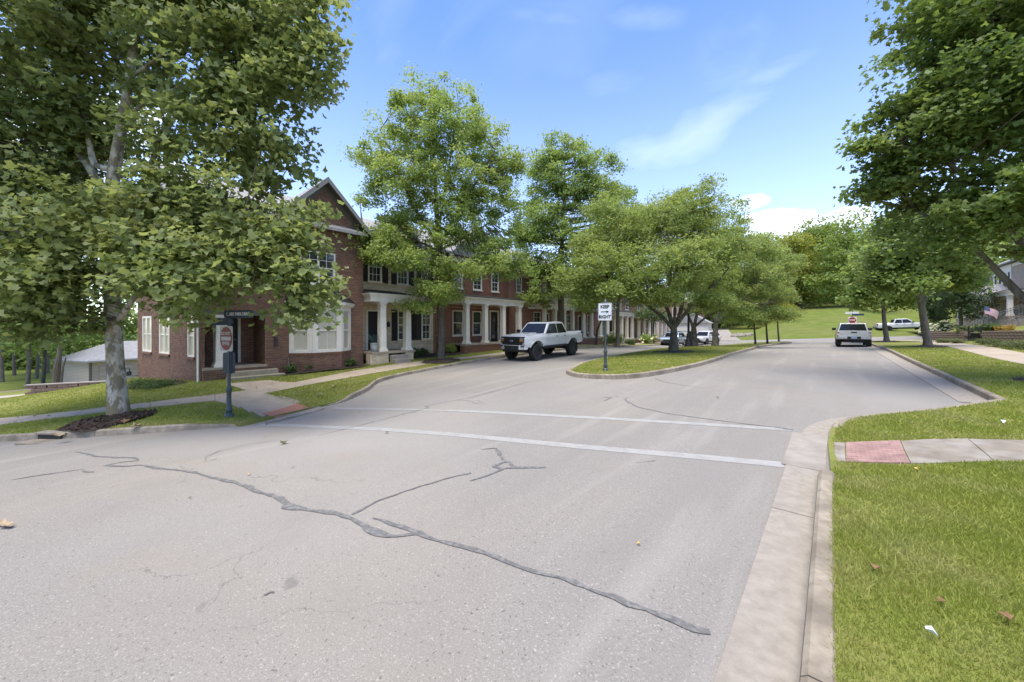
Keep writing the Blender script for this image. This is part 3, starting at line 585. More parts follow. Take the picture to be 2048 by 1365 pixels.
# ================================================================ HOUSES
def wallface(g, x0, x1, z0, z1, ops, y=0.):
    xs = sorted({x0, x1, *[min(max(o[0], x0), x1) for o in ops], *[min(max(o[1], x0), x1) for o in ops]})
    zs = sorted({z0, z1, *[min(max(o[2], z0), z1) for o in ops], *[min(max(o[3], z0), z1) for o in ops]})
    for a, b in zip(xs, xs[1:]):
        for c, d in zip(zs, zs[1:]):
            mx_, mz = (a+b)/2, (c+d)/2
            if any(o[0] < mx_ < o[1] and o[2] < mz < o[3] for o in ops): continue
            g.quad((a, y, c), (b, y, c), (b, y, d), (a, y, d))
def bricks(g, x0, x1, z0, z1, ops, y=0., lim=None, bl=.203, bh=.076, soldier=True):
    """running-bond bricks standing 7 mm proud of the mortar face; soldier courses above openings"""
    heads = []
    if soldier:
        for o in ops:
            if len(o) > 4 and o[4]: heads.append((o[0]-.1, o[1]+.1, o[3], o[3]+.2))
    allo = list(ops)+heads; r = 0; z = z0
    while z < z1-.02:
        h = min(bh, z1-z)-.010; a0, a1 = (x0, x1) if lim is None else lim(z+h)
        x = x0-(bl/2 if r % 2 else 0)-.004
        while x < a1:
            s, e = max(x, a0), min(x+bl-.010, a1); segs = [(s, e)]
            for o in allo:
                if o[2] < z+h-.01 and o[3] > z+.01:
                    ns = []
                    for p, q in segs:
                        if o[1] <= p or o[0] >= q: ns.append((p, q)); continue
                        if p < o[0]-.02: ns.append((p, o[0]))
                        if q > o[1]+.02: ns.append((o[1], q))
                    segs = ns
            for p, q in segs:
                if q-p > .025:
                    d = random.uniform(.004, .009); g.box(p, q, y-d, y+.002, z, z+h, back=False)
            x += bl
        z += bh; r += 1
    for a, b, c, d in heads:
        x = a
        while x < b-.03: g.box(x, min(x+.066, b), y-.008, y+.002, c+.004, d-.006, back=False); x += .076
def pane_grid(par, x0, x1, z0, z1, y, nx, nz, fm, T=None, blind=False, name='pane', bar=.022):
    """one glazed sash: glass, bars and (maybe) a slatted blind close behind the glass"""
    g = G(); g.T = T; g.box(x0, x1, y, y+.012, z0, z1); o = g.build(name, M_BLINDG if blind else M_GLASS, par)
    b = G(); b.T = T
    for i in range(1, nx): x = x0+(x1-x0)*i/nx; b.box(x-bar/2, x+bar/2, y-.012, y-.002, z0, z1)
    for i in range(1, nz): z = z0+(z1-z0)*i/nz; b.box(x0, x1, y-.013, y-.003, z-bar/2, z+bar/2)
    if b.v: b.build('glazing_bar', fm, par)
    return o
def _blindglass():
    m = mat('glass_over_blind', (.66, .60, .49), (.58, .53, .43), scale=2, rough=.25, spec=.7)
    t = m.node_tree; n = t.nodes; l = t.links; b = n['Principled BSDF']; src = b.inputs['Base Color'].links[0].from_socket
    c = n.new('ShaderNodeTexCoord'); w = n.new('ShaderNodeTexWave'); w.wave_type = 'BANDS'; w.bands_direction = 'Z'; w.inputs['Scale'].default_value = 6.5
    l.new(c.outputs['Object'], w.inputs['Vector']); x = n.new('ShaderNodeMix'); x.data_type = 'RGBA'; l.new(w.outputs['Fac'], x.inputs['Factor'])
    l.new(src, x.inputs['B']); x.inputs['A'].default_value = (.34, .31, .25, 1); l.new(x.outputs['Result'], b.inputs['Base Color'])
    b.inputs['Coat Weight'].default_value = .6; return m
M_BLINDG = _blindglass()
def window(par, x0, x1, z0, z1, y=0., T=None, sashes=1, grid=(2, 2), fm=M_WHITE, blind=False, casing=.07, sill=True, shut=None, dep=.05, sillm=None, sm=None):
    f = G(); f.T = T; c = casing
    f.box(x0, x0+c, y-.02, y+dep+.06, z0, z1); f.box(x1-c, x1, y-.02, y+dep+.06, z0, z1)
    f.box(x0+c, x1-c, y-.02, y+dep+.06, z1-c, z1); f.box(x0+c, x1-c, y-.02, y+dep+.06, z0, z0+c*.8)
    w = (x1-x0-2*c)/sashes
    for i in range(1, sashes): f.box(x0+c+w*i-.045, x0+c+w*i+.045, y-.018, y+dep+.05, z0+c*.8, z1-c)
    zm = (z0+z1)/2
    for i in range(sashes):
        a = x0+c+w*i+(.045 if i else 0); b = x0+c+w*(i+1)-(.045 if i < sashes-1 else 0)
        f.box(a, b, y+.012, y+dep+.04, zm-.025, zm+.025)
        f.box(a, a+.035, y+.014, y+dep+.03, z0+c, zm); f.box(b-.035, b, y+.014, y+dep+.03, z0+c, zm)
    win = f.build('window', fm, par)
    for i in range(sashes):
        a = x0+c+w*i+(.045 if i else 0); b = x0+c+w*(i+1)-(.045 if i < sashes-1 else 0)
        pane_grid(win, a, b, zm+.025, z1-c, y+.028, grid[0], grid[1], fm, T, blind); pane_grid(win, a+.03, b-.03, z0+c*.8, zm-.025, y+.036, grid[0], grid[1], fm, T, blind)
    if sill: s = G(); s.T = T; s.box(x0-.05, x1+.05, y-.07, y+.02, z0-.09, z0-.003); s.build('sill', sillm or fm, win)
    if shut:
        for a, b in shut:
            s = G(); s.T = T; s.box(a, b, y-.05, y-.008, z0-.03, z1); o = s.build('shutter', sm or M_SHUT, par)
            l = G(); l.T = T; z = z0+.08
            while z < z1-.1: l.add([(a+.05, y-.052, z), (b-.05, y-.052, z), (b-.05, y-.064, z+.03), (a+.05, y-.064, z+.03)], [(0, 1, 2, 3)]); z += .045
            l.build('louvre_slats', sm or M_SHUT, o, kind='stuff')
    return win
def door(par, x0, x1, z0, z1, y, dm, fm=M_WHITE, T=None, glass=False):
    f = G(); f.T = T
    f.box(x0-.1, x0, y-.03, y+.08, z0, z1+.1); f.box(x1, x1+.1, y-.03, y+.08, z0, z1+.1); f.box(x0, x1, y-.03, y+.08, z1, z1+.1); f.build('door_frame', fm, par)
    d = G(); d.T = T; d.box(x0, x1, y+.02, y+.06, z0, z1); o = d.build('door', dm, par)
    p = G(); p.T = T; w = x1-x0
    if glass: p.box(x0+.1, x1-.1, y+.006, y+.024, z0+.15, z1-.12); p.build('pane', M_GLASS, o)
    else:
        for i in (0, 1):
            for a, b in ((.08, .38), (.42, .72), (.76, .94)):
                p.box(x0+w*(.1+.42*i), x0+w*(.48+.42*i), y+.012, y+.022, z0+(z1-z0)*a, z0+(z1-z0)*b)
        p.build('door_panel', dm, o)
    h = G(); h.T = T; h.lathe([(.03, y-.03), (.035, y), (.015, y+.02)], (x1-.1, 0, z0+1.), 8, 'y'); h.build('handle', M_GUT, o)
def sqcol(par, x, y, z0, z1, w=.30, m=M_WHITE, T=None):
    g = G(); g.T = T; h = w/2
    g.box(x-h-.06, x+h+.06, y-h-.06, y+h+.06, z0, z0+.10); g.box(x-h-.03, x+h+.03, y-h-.03, y+h+.03, z0+.10, z0+.17)
    g.add([(x+a*h*k, y+b*h*k, z) for z, k in ((z0+.17, 1.), (z1-.26, .9)) for a, b in ((-1, -1), (1, -1), (1, 1), (-1, 1))], [(0, 1, 5, 4), (1, 2, 6, 5), (2, 3, 7, 6), (3, 0, 4, 7)])
    q = h*.9; g.box(x-q-.03, x+q+.03, y-q-.03, y+q+.03, z1-.26, z1-.22); g.box(x-q, x+q, y-q, y+q, z1-.22, z1-.12); g.box(x-q-.04, x+q+.04, y-q-.04, y+q+.04, z1-.12, z1-.06); g.box(x-h-.06, x+h+.06, y-h-.06, y+h+.06, z1-.06, z1)
    return g.build('column', m, par, bevel=.006, segs=1)
def rcol(par, x, y, z0, z1, r=.17, m=M_WHITE, n=18):
    g = G(); w = r*1.45
    g.box(x-w, x+w, y-w, y+w, z0, z0+.08); H = z1-z0
    g.lathe([(r*1.35, .08), (r*1.4, .12), (r*1.3, .17), (r*1.05, .19), (r*1.02, .25), (r, H*.4), (r*.86, H-.25), (r*.96, H-.22), (r*.86, H-.2), (r*.86, H-.13), (r*1.15, H-.07)], (x, y, z0), n)
    g.box(x-r*1.25, x+r*1.25, y-r*1.25, y+r*1.25, z1-.07, z1)
    return g.build('column', m, par, smooth=True)
def entab(par, x0, x1, y0, y1, z0, m=M_WHITE, h=.42):
    g = G(); g.box(x0, x1, y0, y1, z0, z0+h*.55); g.box(x0-.03, x1+.03, y0-.03, y1, z0+h*.55, z0+h*.68); g.box(x0-.09, x1+.09, y0-.09, y1, z0+h*.68, z0+h*.85); g.box(x0-.15, x1+.15, y0-.15, y1, z0+h*.85, z0+h)
    return g.build('entablature', m, par)
def shingle_roof(par, xa, xb, ye, yr, ze, zr, name='roof', m=M_SHINGLE, back=True, th=.14, over=.0):
    g = G(); yb = 2*yr-ye
    g.add([(xa, ye, ze), (xb, ye, ze), (xb, yr, zr), (xa, yr, zr), (xa, ye, ze-th), (xb, ye, ze-th), (xb, yr, zr-th), (xa, yr, zr-th)], [(0, 1, 2, 3), (7, 6, 5, 4), (4, 5, 1, 0), (0, 3, 7, 4), (5, 6, 2, 1)])
    if back: g.add([(xa, yr, zr), (xb, yr, zr), (xb, yb, ze), (xa, yb, ze), (xa, yr, zr-th), (xb, yr, zr-th), (xb, yb, ze-th), (xa, yb, ze-th)], [(0, 1, 2, 3), (7, 6, 5, 4), (6, 7, 3, 2), (0, 3, 7, 4), (5, 6, 2, 1)])
    return g.build(name, m, par)
def gable_roof(par, xc, hw, y0, y1, ze, zp, m=M_SHINGLE, over=.3, th=.12):
    """front-facing gable: two slopes running back from y0 to y1, plus rake boards and soffit"""
    s = (zp-ze)/hw; g = G()
    for k in (-1, 1):
        xe = xc+k*(hw+over); zz = ze-s*over
        v = [(xc, y0, zp), (xe, y0, zz), (xe, y1, zz), (xc, y1, zp)]; v += [(a, b, c-th) for a, b, c in v]
        f = [(0, 3, 2, 1), (4, 5, 6, 7), (0, 1, 5, 4), (1, 2, 6, 5)]
        g.add(v, f if k > 0 else [q[::-1] for q in f])
    o = g.build('gable_roof', m, par)
    r = G()
    for k in (-1, 1):
        xe = xc+k*(hw+over); zz = ze-s*over
        r.add([(xc, y0-.03, zp-.02), (xe, y0-.03, zz-.02), (xe, y0-.03, zz-.26), (xc, y0-.03, zp-.26), (xc, y0+.0, zp-.02), (xe, y0+.0, zz-.02), (xe, y0+.0, zz-.26), (xc, y0+.0, zp-.26)], [(0, 1, 2, 3), (0, 4, 5, 1), (1, 5, 6, 2), (2, 6, 7, 3)])
    r.build('rake_board', M_GUT, par)
    t = G()
    for k in (-1, 1):
        xe = xc+k*(hw+over); zz = ze-s*over
        t.add([(xc, y0, zp-th-.12), (xe, y0, zz-th-.12), (xe, -.012, zz-th-.12), (xc, -.012, zp-th-.12)], [(0, 1, 2, 3)])
        t.add([(xc, -.02, zp-th-.11), (xe, -.02, zz-th-.11), (xe, -.02, zz-th-.38), (xc, -.02, zp-th-.38)], [(0, 1, 2, 3)])
    t.build('soffit', M_TAUPE, par); return o
def lantern(par, x, y, z):
    g = G(); g.box(x-.02, x+.02, y-.04, y, z+.12, z+.2); g.box(x-.06, x+.06, y-.16, y-.04, z-.12, z+.12); g.lathe([(.09, 0), (.02, .1)], (x, y-.1, z+.12), 6); g.build('wall_lantern', M_DARK, par)
def spout(par, x, y, z0, z1, m=M_WHITE, T=None):
    g = G(); g.T = T; g.tube([(x, y+.1, z1), (x, y-.06, z1-.25), (x, y-.06, z0+.15), (x, y-.2, z0+.05)], .04, 8); g.build('downspout', m, par, smooth=True)
# ---------------------------------------------------------------- corner townhouse
z0 = -.5
h0 = thing('townhouse', 'dark red brick corner townhouse with a gable front and white bay window', 'house', (-18, 3.0, z0), rad(90), 'townhouses in the row along the left kerb')
OP = [(.1, 2.1, .58, 2.75, 0), (3.45, 5.0, 4.15, 5.65, 1)]
TW = Matrix.Translation((-1.11, 7.9, 0)) @ Matrix.Rotation(math.atan2(-7.9, 1.11), 4, 'Z'); SL = 7.978
sidew = [(SL-1.32, SL-.62), (SL-4.72, SL-3.4), (SL-7.15, SL-5.8)]
OPS = [(a, b, .98, 2.65, 1) for a, b in sidew]+[(a, b, 4.0, 5.4, 1) for a, b in sidew]
w = G(); wallface(w, 0, 6.4, -.6, 7.0, OP); w.quad((2.6, 0, 7.0), (6.4, 0, 7.0), (6.4, 0, 7.15), (4.5, 0, 9.05), (2.6, 0, 7.15))
w.quad((6.4, 0, -.6), (6.4, 8, -.6), (6.4, 8, 7.15), (6.4, 0, 7.15)); w.T = TW; wallface(w, 0, SL, -1.6, 6.95, OPS); w.quad((0, 0, 6.95), (SL, 0, 6.95), (SL*.5, 0, 9.0)); w.T = None
w.quad((6.4, 8, -.6), (-1.1, 7.9, -.6), (-1.1, 7.9, 7.), (6.4, 8, 7.))
wo = w.build('wall', M_MORT0, h0)
b = G(); bricks(b, 0, 6.4, -.45, 7.05, OP); bricks(b, 2.6, 6.4, 7.05, 9.0, [], lim=lambda z: (4.5-max(.05, 9.05-z), 4.5+max(.05, 9.05-z)), soldier=False)
b.T = TW; bricks(b, 0, SL, -1.4, 6.95, OPS); bricks(b, 0, SL, 6.95, 8.9, [], lim=lambda z: (SL*.5-(9.0-z)/2.05*SL*.5, SL*.5+(9.0-z)/2.05*SL*.5), soldier=False); b.T = None
b.build('brickwork', M_BRK0, wo, kind='stuff')
for a, c in sidew:
    for q, r in ((.98, 2.65), (4.0, 5.4)): window(h0, a, c, q, r, T=TW, grid=(1, 1), sashes=2 if c-a > 1 else 1, sillm=M_BRK0, blind=True, casing=.09)
window(h0, 3.45, 5.0, 4.15, 5.65, sashes=2, grid=(2, 2), sillm=M_WHITE, blind=False)
# recessed corner porch
p = G(); p.box(.1, 2.1, 1.6, 1.7, .3, 2.9); p.box(.0, .1, .02, 1.7, .3, 2.9); p.box(2.1, 2.3, .01, 1.7, .3, 2.9); pw = p.build('porch_wall', M_MORT0, h0)
b = G(); bricks(b, .1, 2.1, .58, 2.8, [(.62, 1.62, .5, 2.7)], y=1.6, soldier=False); b.T = Matrix.Translation((2.1, 1.6, 0)) @ Matrix.Rotation(rad(-90), 4, 'Z'); bricks(b, 0, 1.58, .58, 2.8, [], y=0, soldier=False); b.build('brickwork', M_BRK0, pw, kind='stuff')
g = G(); g.box(.08, 2.12, .0, 1.6, 2.74, 2.8); g.build('porch_ceiling', M_WHITE, h0)
g = G(); g.box(.02, 2.14, -.12, 1.62, .5, .58); g.build('porch_floor', M_WALK, h0); g = G(); g.box(.04, 2.1, -.08, 0., -.4, .5); bb = g.build('porch_base', M_MORT0, h0)
b = G(); bricks(b, .04, 2.1, -.1, .5, [], y=-.08, soldier=False); b.build('brickwork', M_BRK0, bb, kind='stuff')
g = G(); g.box(.1, 2.1, -.03, .2, 2.62, 2.78); g.build('header_beam', M_TAUPE, h0)
door(h0, .75, 1.5, .6, 2.6, 1.56, M_BLACK)
sqcol(h0, .64, .2, .58, 2.62, .40)
for i, zz in enumerate((.40, .22)): g = G(); g.box(.75-.1*i, 2.45+.15*i, -.47-.36*i, -.085-.36*i if i == 0 else -.47, -.45, zz); g.build('step', M_STEP, h0, bevel=.015)
g = G(); g.box(2.42, 2.54, -.06, -.02, 1.3, 1.72); g.build('house_number_plate', M_DARK, h0)
# bay
B4 = [(3.0, 0), (3.72, -.62), (5.02, -.62), (5.75, 0)]
g = G(); g.prism(B4, -.4, .96, 'z'); bb = g.build('bay_base', M_MORT0, h0); b = G()
for (xa, ya), (xb, yb) in zip(B4, B4[1:]):
    ln = math.hypot(xb-xa, yb-ya); b.T = Matrix.Translation((xa, ya, 0)) @ Matrix.Rotation(math.atan2(yb-ya, xb-xa), 4, 'Z'); bricks(b, 0, ln, -.3, .9, [], soldier=False)
    x = 0
    while x < ln-.02: b.box(x+.004, min(x+.072, ln), -.03, .01, .9, .985); x += .076
b.T = None; b.build('brickwork', M_BRK0, bb, kind='stuff')
bay = G(); bay.prism([(x, y+.06) for x, y in B4], .97, 3.1, 'z'); bay = bay.build('bay_window', M_WHITE2, h0)
for (xa, ya), (xb, yb) in zip(B4, B4[1:]):
    ln = math.hypot(xb-xa, yb-ya); T = Matrix.Translation((xa, ya, 0)) @ Matrix.Rotation(math.atan2(yb-ya, xb-xa), 4, 'Z')
    g = G(); g.T = T; e = ln*.22 if ln < 1.1 else ln*.19
    for q in ((0, e), (ln-e, ln)): g.box(q[0]+.004, q[1], -.02, .06, 1.0, 3.1); g.box(q[0]+.06, q[1]-.05, -.032, -.018, 1.15, 2.95)
    g.box(e, ln-e, -.015, .06, 1.0, 1.13); g.box(e, ln-e, -.015, .06, 2.9, 3.1); zm = 2.0; g.box(e, ln-e, -.008, .05, zm-.03, zm+.03); g.build('bay_panel', M_WHITE2, bay)
    pane_grid(bay, e, ln-e, 1.13, zm-.03, .035, 2 if ln > 1.1 else 1, 1, M_WHITE2, T, True); pane_grid(bay, e, ln-e, zm+.03, 2.9, .025, 2 if ln > 1.1 else 1, 1, M_WHITE2, T, True)
ex = [(2.86, .0), (3.66, -.76), (5.08, -.76), (5.9, .0)]
g = G(); g.prism(ex, 3.1, 3.18, 'z'); g.prism([(2.8, 0), (3.62, -.84), (5.12, -.84), (5.96, 0)], 3.18, 3.3, 'z'); g.build('bay_cornice', M_WHITE2, bay)
e2 = [(2.78, -.01), (3.6, -.86), (5.14, -.86), (5.98, -.01)]; tp = [(3.5, -.01), (3.9, -.06), (4.85, -.06), (5.25, -.01)]
g = G(); g.add([(x, y, 3.3) for x, y in e2]+[(x, y, 3.85) for x, y in tp], [(0, 1, 5, 4), (1, 2, 6, 5), (2, 3, 7, 6), (4, 5, 6, 7)])
for k in range(3):
    for t in np.linspace(0, 1, 4):
        a = Vector((*e2[k], 3.31))*(1-t)+Vector((*e2[k+1], 3.31))*t; c = Vector((*tp[k], 3.86))*(1-t)+Vector((*tp[k+1], 3.86))*t; g.tube([a, c], .014, 4)
g.build('bay_roof', M_METROOF, bay)
shingle_roof(h0, -1.0, 6.4, -.45, 4.0, 6.8, 9.15); gable_roof(h0, 4.5, 1.9, -.42, 3.9, 7.15, 9.1, over=.36)
g = G(); g.box(-.6, 2.5, -.5, -.42, 6.72, 6.86); g.build('gutter', M_GUT, h0)
t = G(); t.T = TW
for k in (-1, 1):
    xe = SL/2+k*(SL/2+.4); t.add([(SL/2, -.35, 9.02), (xe, -.35, 6.72), (xe, .0, 6.72), (SL/2, .0, 9.02)], [(0, 1, 2, 3)]); t.add([(SL/2, -.37, 9.2), (xe, -.37, 6.9), (xe, -.37, 6.66), (SL/2, -.37, 8.96)], [(0, 1, 2, 3)])
t.build('rake_soffit', M_TAUPE, h0)
t = G(); t.T = TW; t.add([(0-.4, -.38, 6.92), (SL/2, -.38, 9.22), (SL/2, 1.4, 9.22), (-.4, 1.4, 6.92)], [(0, 1, 2, 3)]); t.add([(SL/2, -.38, 9.22), (SL+.4, -.38, 6.92), (SL+.4, 1.2, 6.92), (SL/2, 1.2, 9.22)], [(0, 1, 2, 3)]); t.build('verge_shingles', M_SHINGLE, h0)
spout(h0, SL-.12, 0, -.4, 6.6, M_WHITE, TW); g = G(); g.T = TW; g.box(SL-.25, SL-.02, -.3, -.04, -.42, -.12); g.build('drain_boot', M_DARK, h0)
spout(h0, 2.95, 0, -.1, .95, M_TAUPE)
# ---------------------------------------------------------------- generic row house
ROW = 'townhouses in the row along the left kerb'
def rowhouse(label, v0, v1, u0, z0, wm, bm, H=6.95, ridge=9.3, wins=(), doors=(), porch=None, gable=None, roofm=M_SHINGLE, name='townhouse', rz=rad(90), fm=M_WHITE, depth=9.):
    L_ = abs(v1-v0); hs = thing(name, label, 'house', (u0, v0, z0), rz, ROW if rz > 0 else None)
    ops = [(q[0], q[1], q[2], q[3], 1) for q in wins]+[(q[0], q[1], q[2], q[3], 1) for q in doors]
    w = G(); wallface(w, 0, L_, -.8, H, ops); w.quad((L_, 0, -.8), (L_, depth, -.8), (L_, depth, H), (L_, 0, H)); w.quad((0, depth, -.8), (0, 0, -.8), (0, 0, H), (0, depth, H)); w.quad((L_, depth, -.8), (0, depth, -.8), (0, depth, H), (L_, depth, H))
    for xx in (0, L_): w.quad((xx, 0, H), (xx, depth, H), (xx, depth/2, ridge-.15))
    wo = w.build('wall', wm, hs)
    if bm: b = G(); bricks(b, .0, L_, -.3, H, ops); b.build('brickwork', bm, wo, kind='stuff')
    for q in wins:
        kw = dict(q[4]) if len(q) > 4 else {}; sh = kw.pop('shut', .0)
        window(hs, q[0], q[1], q[2], q[3], fm=kw.pop('fm', fm), shut=[(q[0]-sh-.01, q[0]-.01), (q[1]+.01, q[1]+sh+.01)] if sh else None, **kw)
    for q in doors: door(hs, q[0]+.1, q[1]-.1, q[2], q[3]-.1, 0.0, q[4], fm, glass=q[5])
    shingle_roof(hs, -.05 if rz > 0 else -.4, L_+.05, -.42, depth/2, H-.02, ridge, m=roofm)
    g = G(); g.box(0, L_, -.5, -.40, H-.14, H); g.build('gutter', M_GUT, hs); g = G(); g.box(.0, L_, -.40, -.012, H-.16, H-.12); g.build('soffit', M_TAUPE, hs)
    g = G(); g.box(0.01, L_-.01, -.06, -.011, H-.5, H-.165); g.build('frieze_board', fm, hs)
    if gable:
        xc, hw, ze, zp, gm, yb = gable
        g = G(); g.add([(xc-hw, -.03, ze), (xc+hw, -.03, ze), (xc, -.03, zp-.1)], [(0, 1, 2)]); g.build('gable_wall', gm, hs); window(hs, xc-.35, xc+.35, ze+.35, ze+1.25, y=-.05, grid=(2, 1), fm=fm, sill=False)
        gable_roof(hs, xc, hw, -.5, yb, ze, zp, roofm, over=.3)
    if porch:
        P_ = dict(x0=0, x1=5, y=-1.9, zf=.7, zc=3.3, cols=(), rnd=False, wall=(), step=None, two=False, cw=.3, cm=fm, pm=wm, pb=bm); P_.update(porch); p = P_
        f = G(); f.box(p['x0'], p['x1'], p['y']-.12, -.01, p['zf']-.1, p['zf']); f.build('porch_floor', M_WALK, hs)
        for a, c in p['wall']:
            g = G(); g.box(a, c, p['y']-.06, p['y']+.34, -.8, p['zf']-.1); pw = g.build('porch_base', p['pm'], hs)
            if p['pb']:
                b = G(); bricks(b, a, c, -.4, p['zf']-.1, [], y=p['y']-.06, soldier=False)
                b.T = Matrix.Translation((a, p['y']+.34, 0)) @ Matrix.Rotation(rad(-90), 4, 'Z'); bricks(b, 0, .4, -.4, p['zf']-.1, [], soldier=False); b.build('brickwork', p['pb'], pw, kind='stuff')
        for x in p['cols']:
            (rcol(hs, x, p['y']+.14, p['zf'], p['zc'], p['cw']/2, p['cm']) if p['rnd'] else sqcol(hs, x, p['y']+.14, p['zf'], p['zc'], p['cw'], p['cm']))
        entab(hs, p['x0'], p['x1'], p['y']-.03, -.012, p['zc'], p['cm'])
        zt_ = p['zc']+.42
        if p['two']:
            g = G(); g.box(p['x0'], p['x1'], p['y']-.03, p['y']+.05, zt_+.85, zt_+.93); g.box(p['x0'], p['x1'], p['y'], p['y']+.04, zt_+.08, zt_+.13); rl = g.build('balcony_rail', p['cm'], hs)
            g = G(); x = p['x0']+.06
            while x < p['x1']: g.box(x-.018, x+.018, p['y'], p['y']+.036, zt_+.13, zt_+.85); x += .12
            g.build('baluster', p['cm'], rl, kind='stuff')
            for x in p['cols']: (rcol(hs, x, p['y']+.14, zt_, zt_+2.4, p['cw']/2.3, p['cm']) if p['rnd'] else sqcol(hs, x, p['y']+.14, zt_, zt_+2.4, p['cw']*.9, p['cm']))
            entab(hs, p['x0'], p['x1'], p['y']-.03, -.012, zt_+2.4, p['cm'], .36)
        else:
            g = G(); a, c, y0 = p['x0']-.17, p['x1']+.17, p['y']-.2
            g.add([(a, y0, zt_), (c, y0, zt_), (c, -.012, zt_), (a, -.012, zt_), (a+.5, -.012, zt_+.36), (c-.5, -.012, zt_+.36), (a, y0, zt_+.03), (c, y0, zt_+.03)], [(0, 1, 7, 6), (6, 7, 5, 4), (0, 6, 4, 3), (1, 2, 5, 7)])
            g.build('porch_roof', M_METROOF, hs)
        if p['step']:
            a, c = p['step']; n = 3
            for i in range(n): g = G(); g.box(a, c, p['y']-.12-.28*(i+1)+.04, p['y']-.12-.28*i+(.04 if i else 0), -.8, p['zf']-(p['zf']+.05)*(i+1)/(n+1)); g.build('step', M_CONC, hs, bevel=.012)
    return hs
h1 = rowhouse('cream brick townhouse with black shutters and a two column porch', 9.4, 14.8, -19.3, -.35, M_MORT1, M_BRK1,
    wins=[(2.8, 3.7, 1.2, 3.0, dict(shut=.38, sillm=M_BRK1)), (4.5, 5.2, 1.2, 3.0, dict(shut=.0, sillm=M_BRK1)), (.95, 1.8, 4.5, 6.2, dict(shut=.36, grid=(3, 2), sillm=M_BRK1)), (2.75, 3.55, 4.5, 6.2, dict(shut=.36, grid=(3, 2), sillm=M_BRK1)), (4.45, 5.05, 4.5, 6.2, dict(shut=.3, grid=(3, 2), sillm=M_BRK1))],
    doors=[(.85, 1.75, .7, 2.95, M_BLACK, False)], porch=dict(x0=.06, x1=2.65, cols=(.78, 2.28), zf=.72, zc=3.28, wall=((.03, 1.05), (2.05, 2.56)), step=(1.08, 2.02), cw=.34), gable=(2.7, 1.5, 7.0, 8.6, M_SIDING, 4.0), fm=M_TAUPE if False else M_WHITE)
lantern(h1, 2.15, -.01, 2.1); g = G(); g.box(4.1, 4.46, -.05, -.008, 1.17, 3.0); g.build('shutter', M_SHUT, h1)
h2 = rowhouse('orange brick townhouse with white siding gable and four column porch', 14.8, 22., -19.3, -.2, M_MORT1, M_BRK2, H=6.8,
    wins=[(1.6, 2.55, 1.25, 2.95, dict(grid=(1, 1))), (3.45, 4.35, 1.25, 2.95, dict(grid=(1, 1))), (1.7, 2.5, 4.5, 5.9, dict(grid=(2, 2))), (3.5, 4.4, 4.5, 5.9, dict(grid=(2, 2))), (5.4, 6.2, 4.5, 5.9, dict(grid=(2, 2)))],
    doors=[(5.2, 6.2, .74, 3.05, M_BLACK, True)], porch=dict(x0=1.1, x1=7.05, cols=(1.4, 3.1, 4.9, 6.7), zf=.74, zc=3.35, y=-1.75, wall=((1.06, 4.6), (5.4, 7.08)), step=(4.64, 5.36), cw=.32), gable=(3.9, 2.7, 6.85, 8.9, M_SIDING, 4.2))
h3 = rowhouse('brown brick townhouse with a white two storey square column balcony', 22., 29.6, -19.1, -.1, M_BRKF, None, H=7.0,
    wins=[(.9, 1.6, 4.5, 5.8, dict(grid=(3, 2))), (.8, 1.6, 1.2, 2.9, {}), (3.2, 4.2, 1.2, 3.0, {}), (5.9, 6.7, 1.2, 3.0, {}), (3.2, 4.2, 4.4, 6.0, {}), (5.9, 6.7, 4.4, 6.0, {})], doors=[(4.6, 5.5, .7, 2.95, M_BLACK, False)],
    porch=dict(x0=2.4, x1=7.4, cols=(2.75, 4.25, 5.7, 7.1), zf=.7, zc=3.2, y=-1.6, wall=((2.3, 7.45),), two=True, cw=.3, pb=None))
h4 = rowhouse('red brick townhouse with fat round white porch columns and white balcony', 29.6, 37., -19.2, -.2, M_BRKF, None, H=7.2,
    wins=[(1., 1.9, 1.2, 3.0, {}), (5., 5.9, 1.2, 3.0, {}), (1., 1.9, 4.4, 6., {}), (3.2, 4.1, 4.4, 6., {}), (5., 5.9, 4.4, 6., {})], doors=[(3.1, 4.1, .7, 2.95, M_BLACK, False)],
    porch=dict(x0=.6, x1=6.7, cols=(1.3, 2.8, 4.6, 6.2), zf=.75, zc=3.4, y=-1.8, wall=((.5, 6.8),), rnd=True, cw=.46, two=True, pb=None))
h5 = rowhouse('tan brick townhouse with slim white square porch posts', 37., 43.2, -19.2, -.5, M_BRKT, None, H=7.,
    wins=[(1., 1.9, 1.2, 3.0, {}), (4.5, 5.4, 1.2, 3.0, {}), (1., 1.9, 4.4, 6., dict(shut=.35)), (4.2, 5.1, 4.4, 6., dict(shut=.35))], doors=[(2.7, 3.6, .7, 2.95, M_BLACK, False)], porch=dict(x0=.6, x1=5.6, cols=(.9, 2.4, 3.8, 5.3), zf=.7, zc=3.3, y=-1.8, wall=((.5, 5.7),), pb=None))
h6 = rowhouse('red brick townhouse with round white porch columns beyond the hydrangeas', 43.2, 50., -19.2, -.7, M_BRKF, None, H=7.1,
    wins=[(1., 1.9, 1.2, 3.0, {}), (4.8, 5.7, 1.2, 3.0, {}), (1., 1.9, 4.4, 6., {}), (4.8, 5.7, 4.4, 6., {})], doors=[(3., 3.9, .7, 2.95, M_BLACK, False)], porch=dict(x0=.5, x1=6.3, cols=(.9, 2.5, 4.3, 5.9), zf=.75, zc=3.4, y=-1.9, wall=((.4, 6.4),), rnd=True, cw=.42, pb=None))
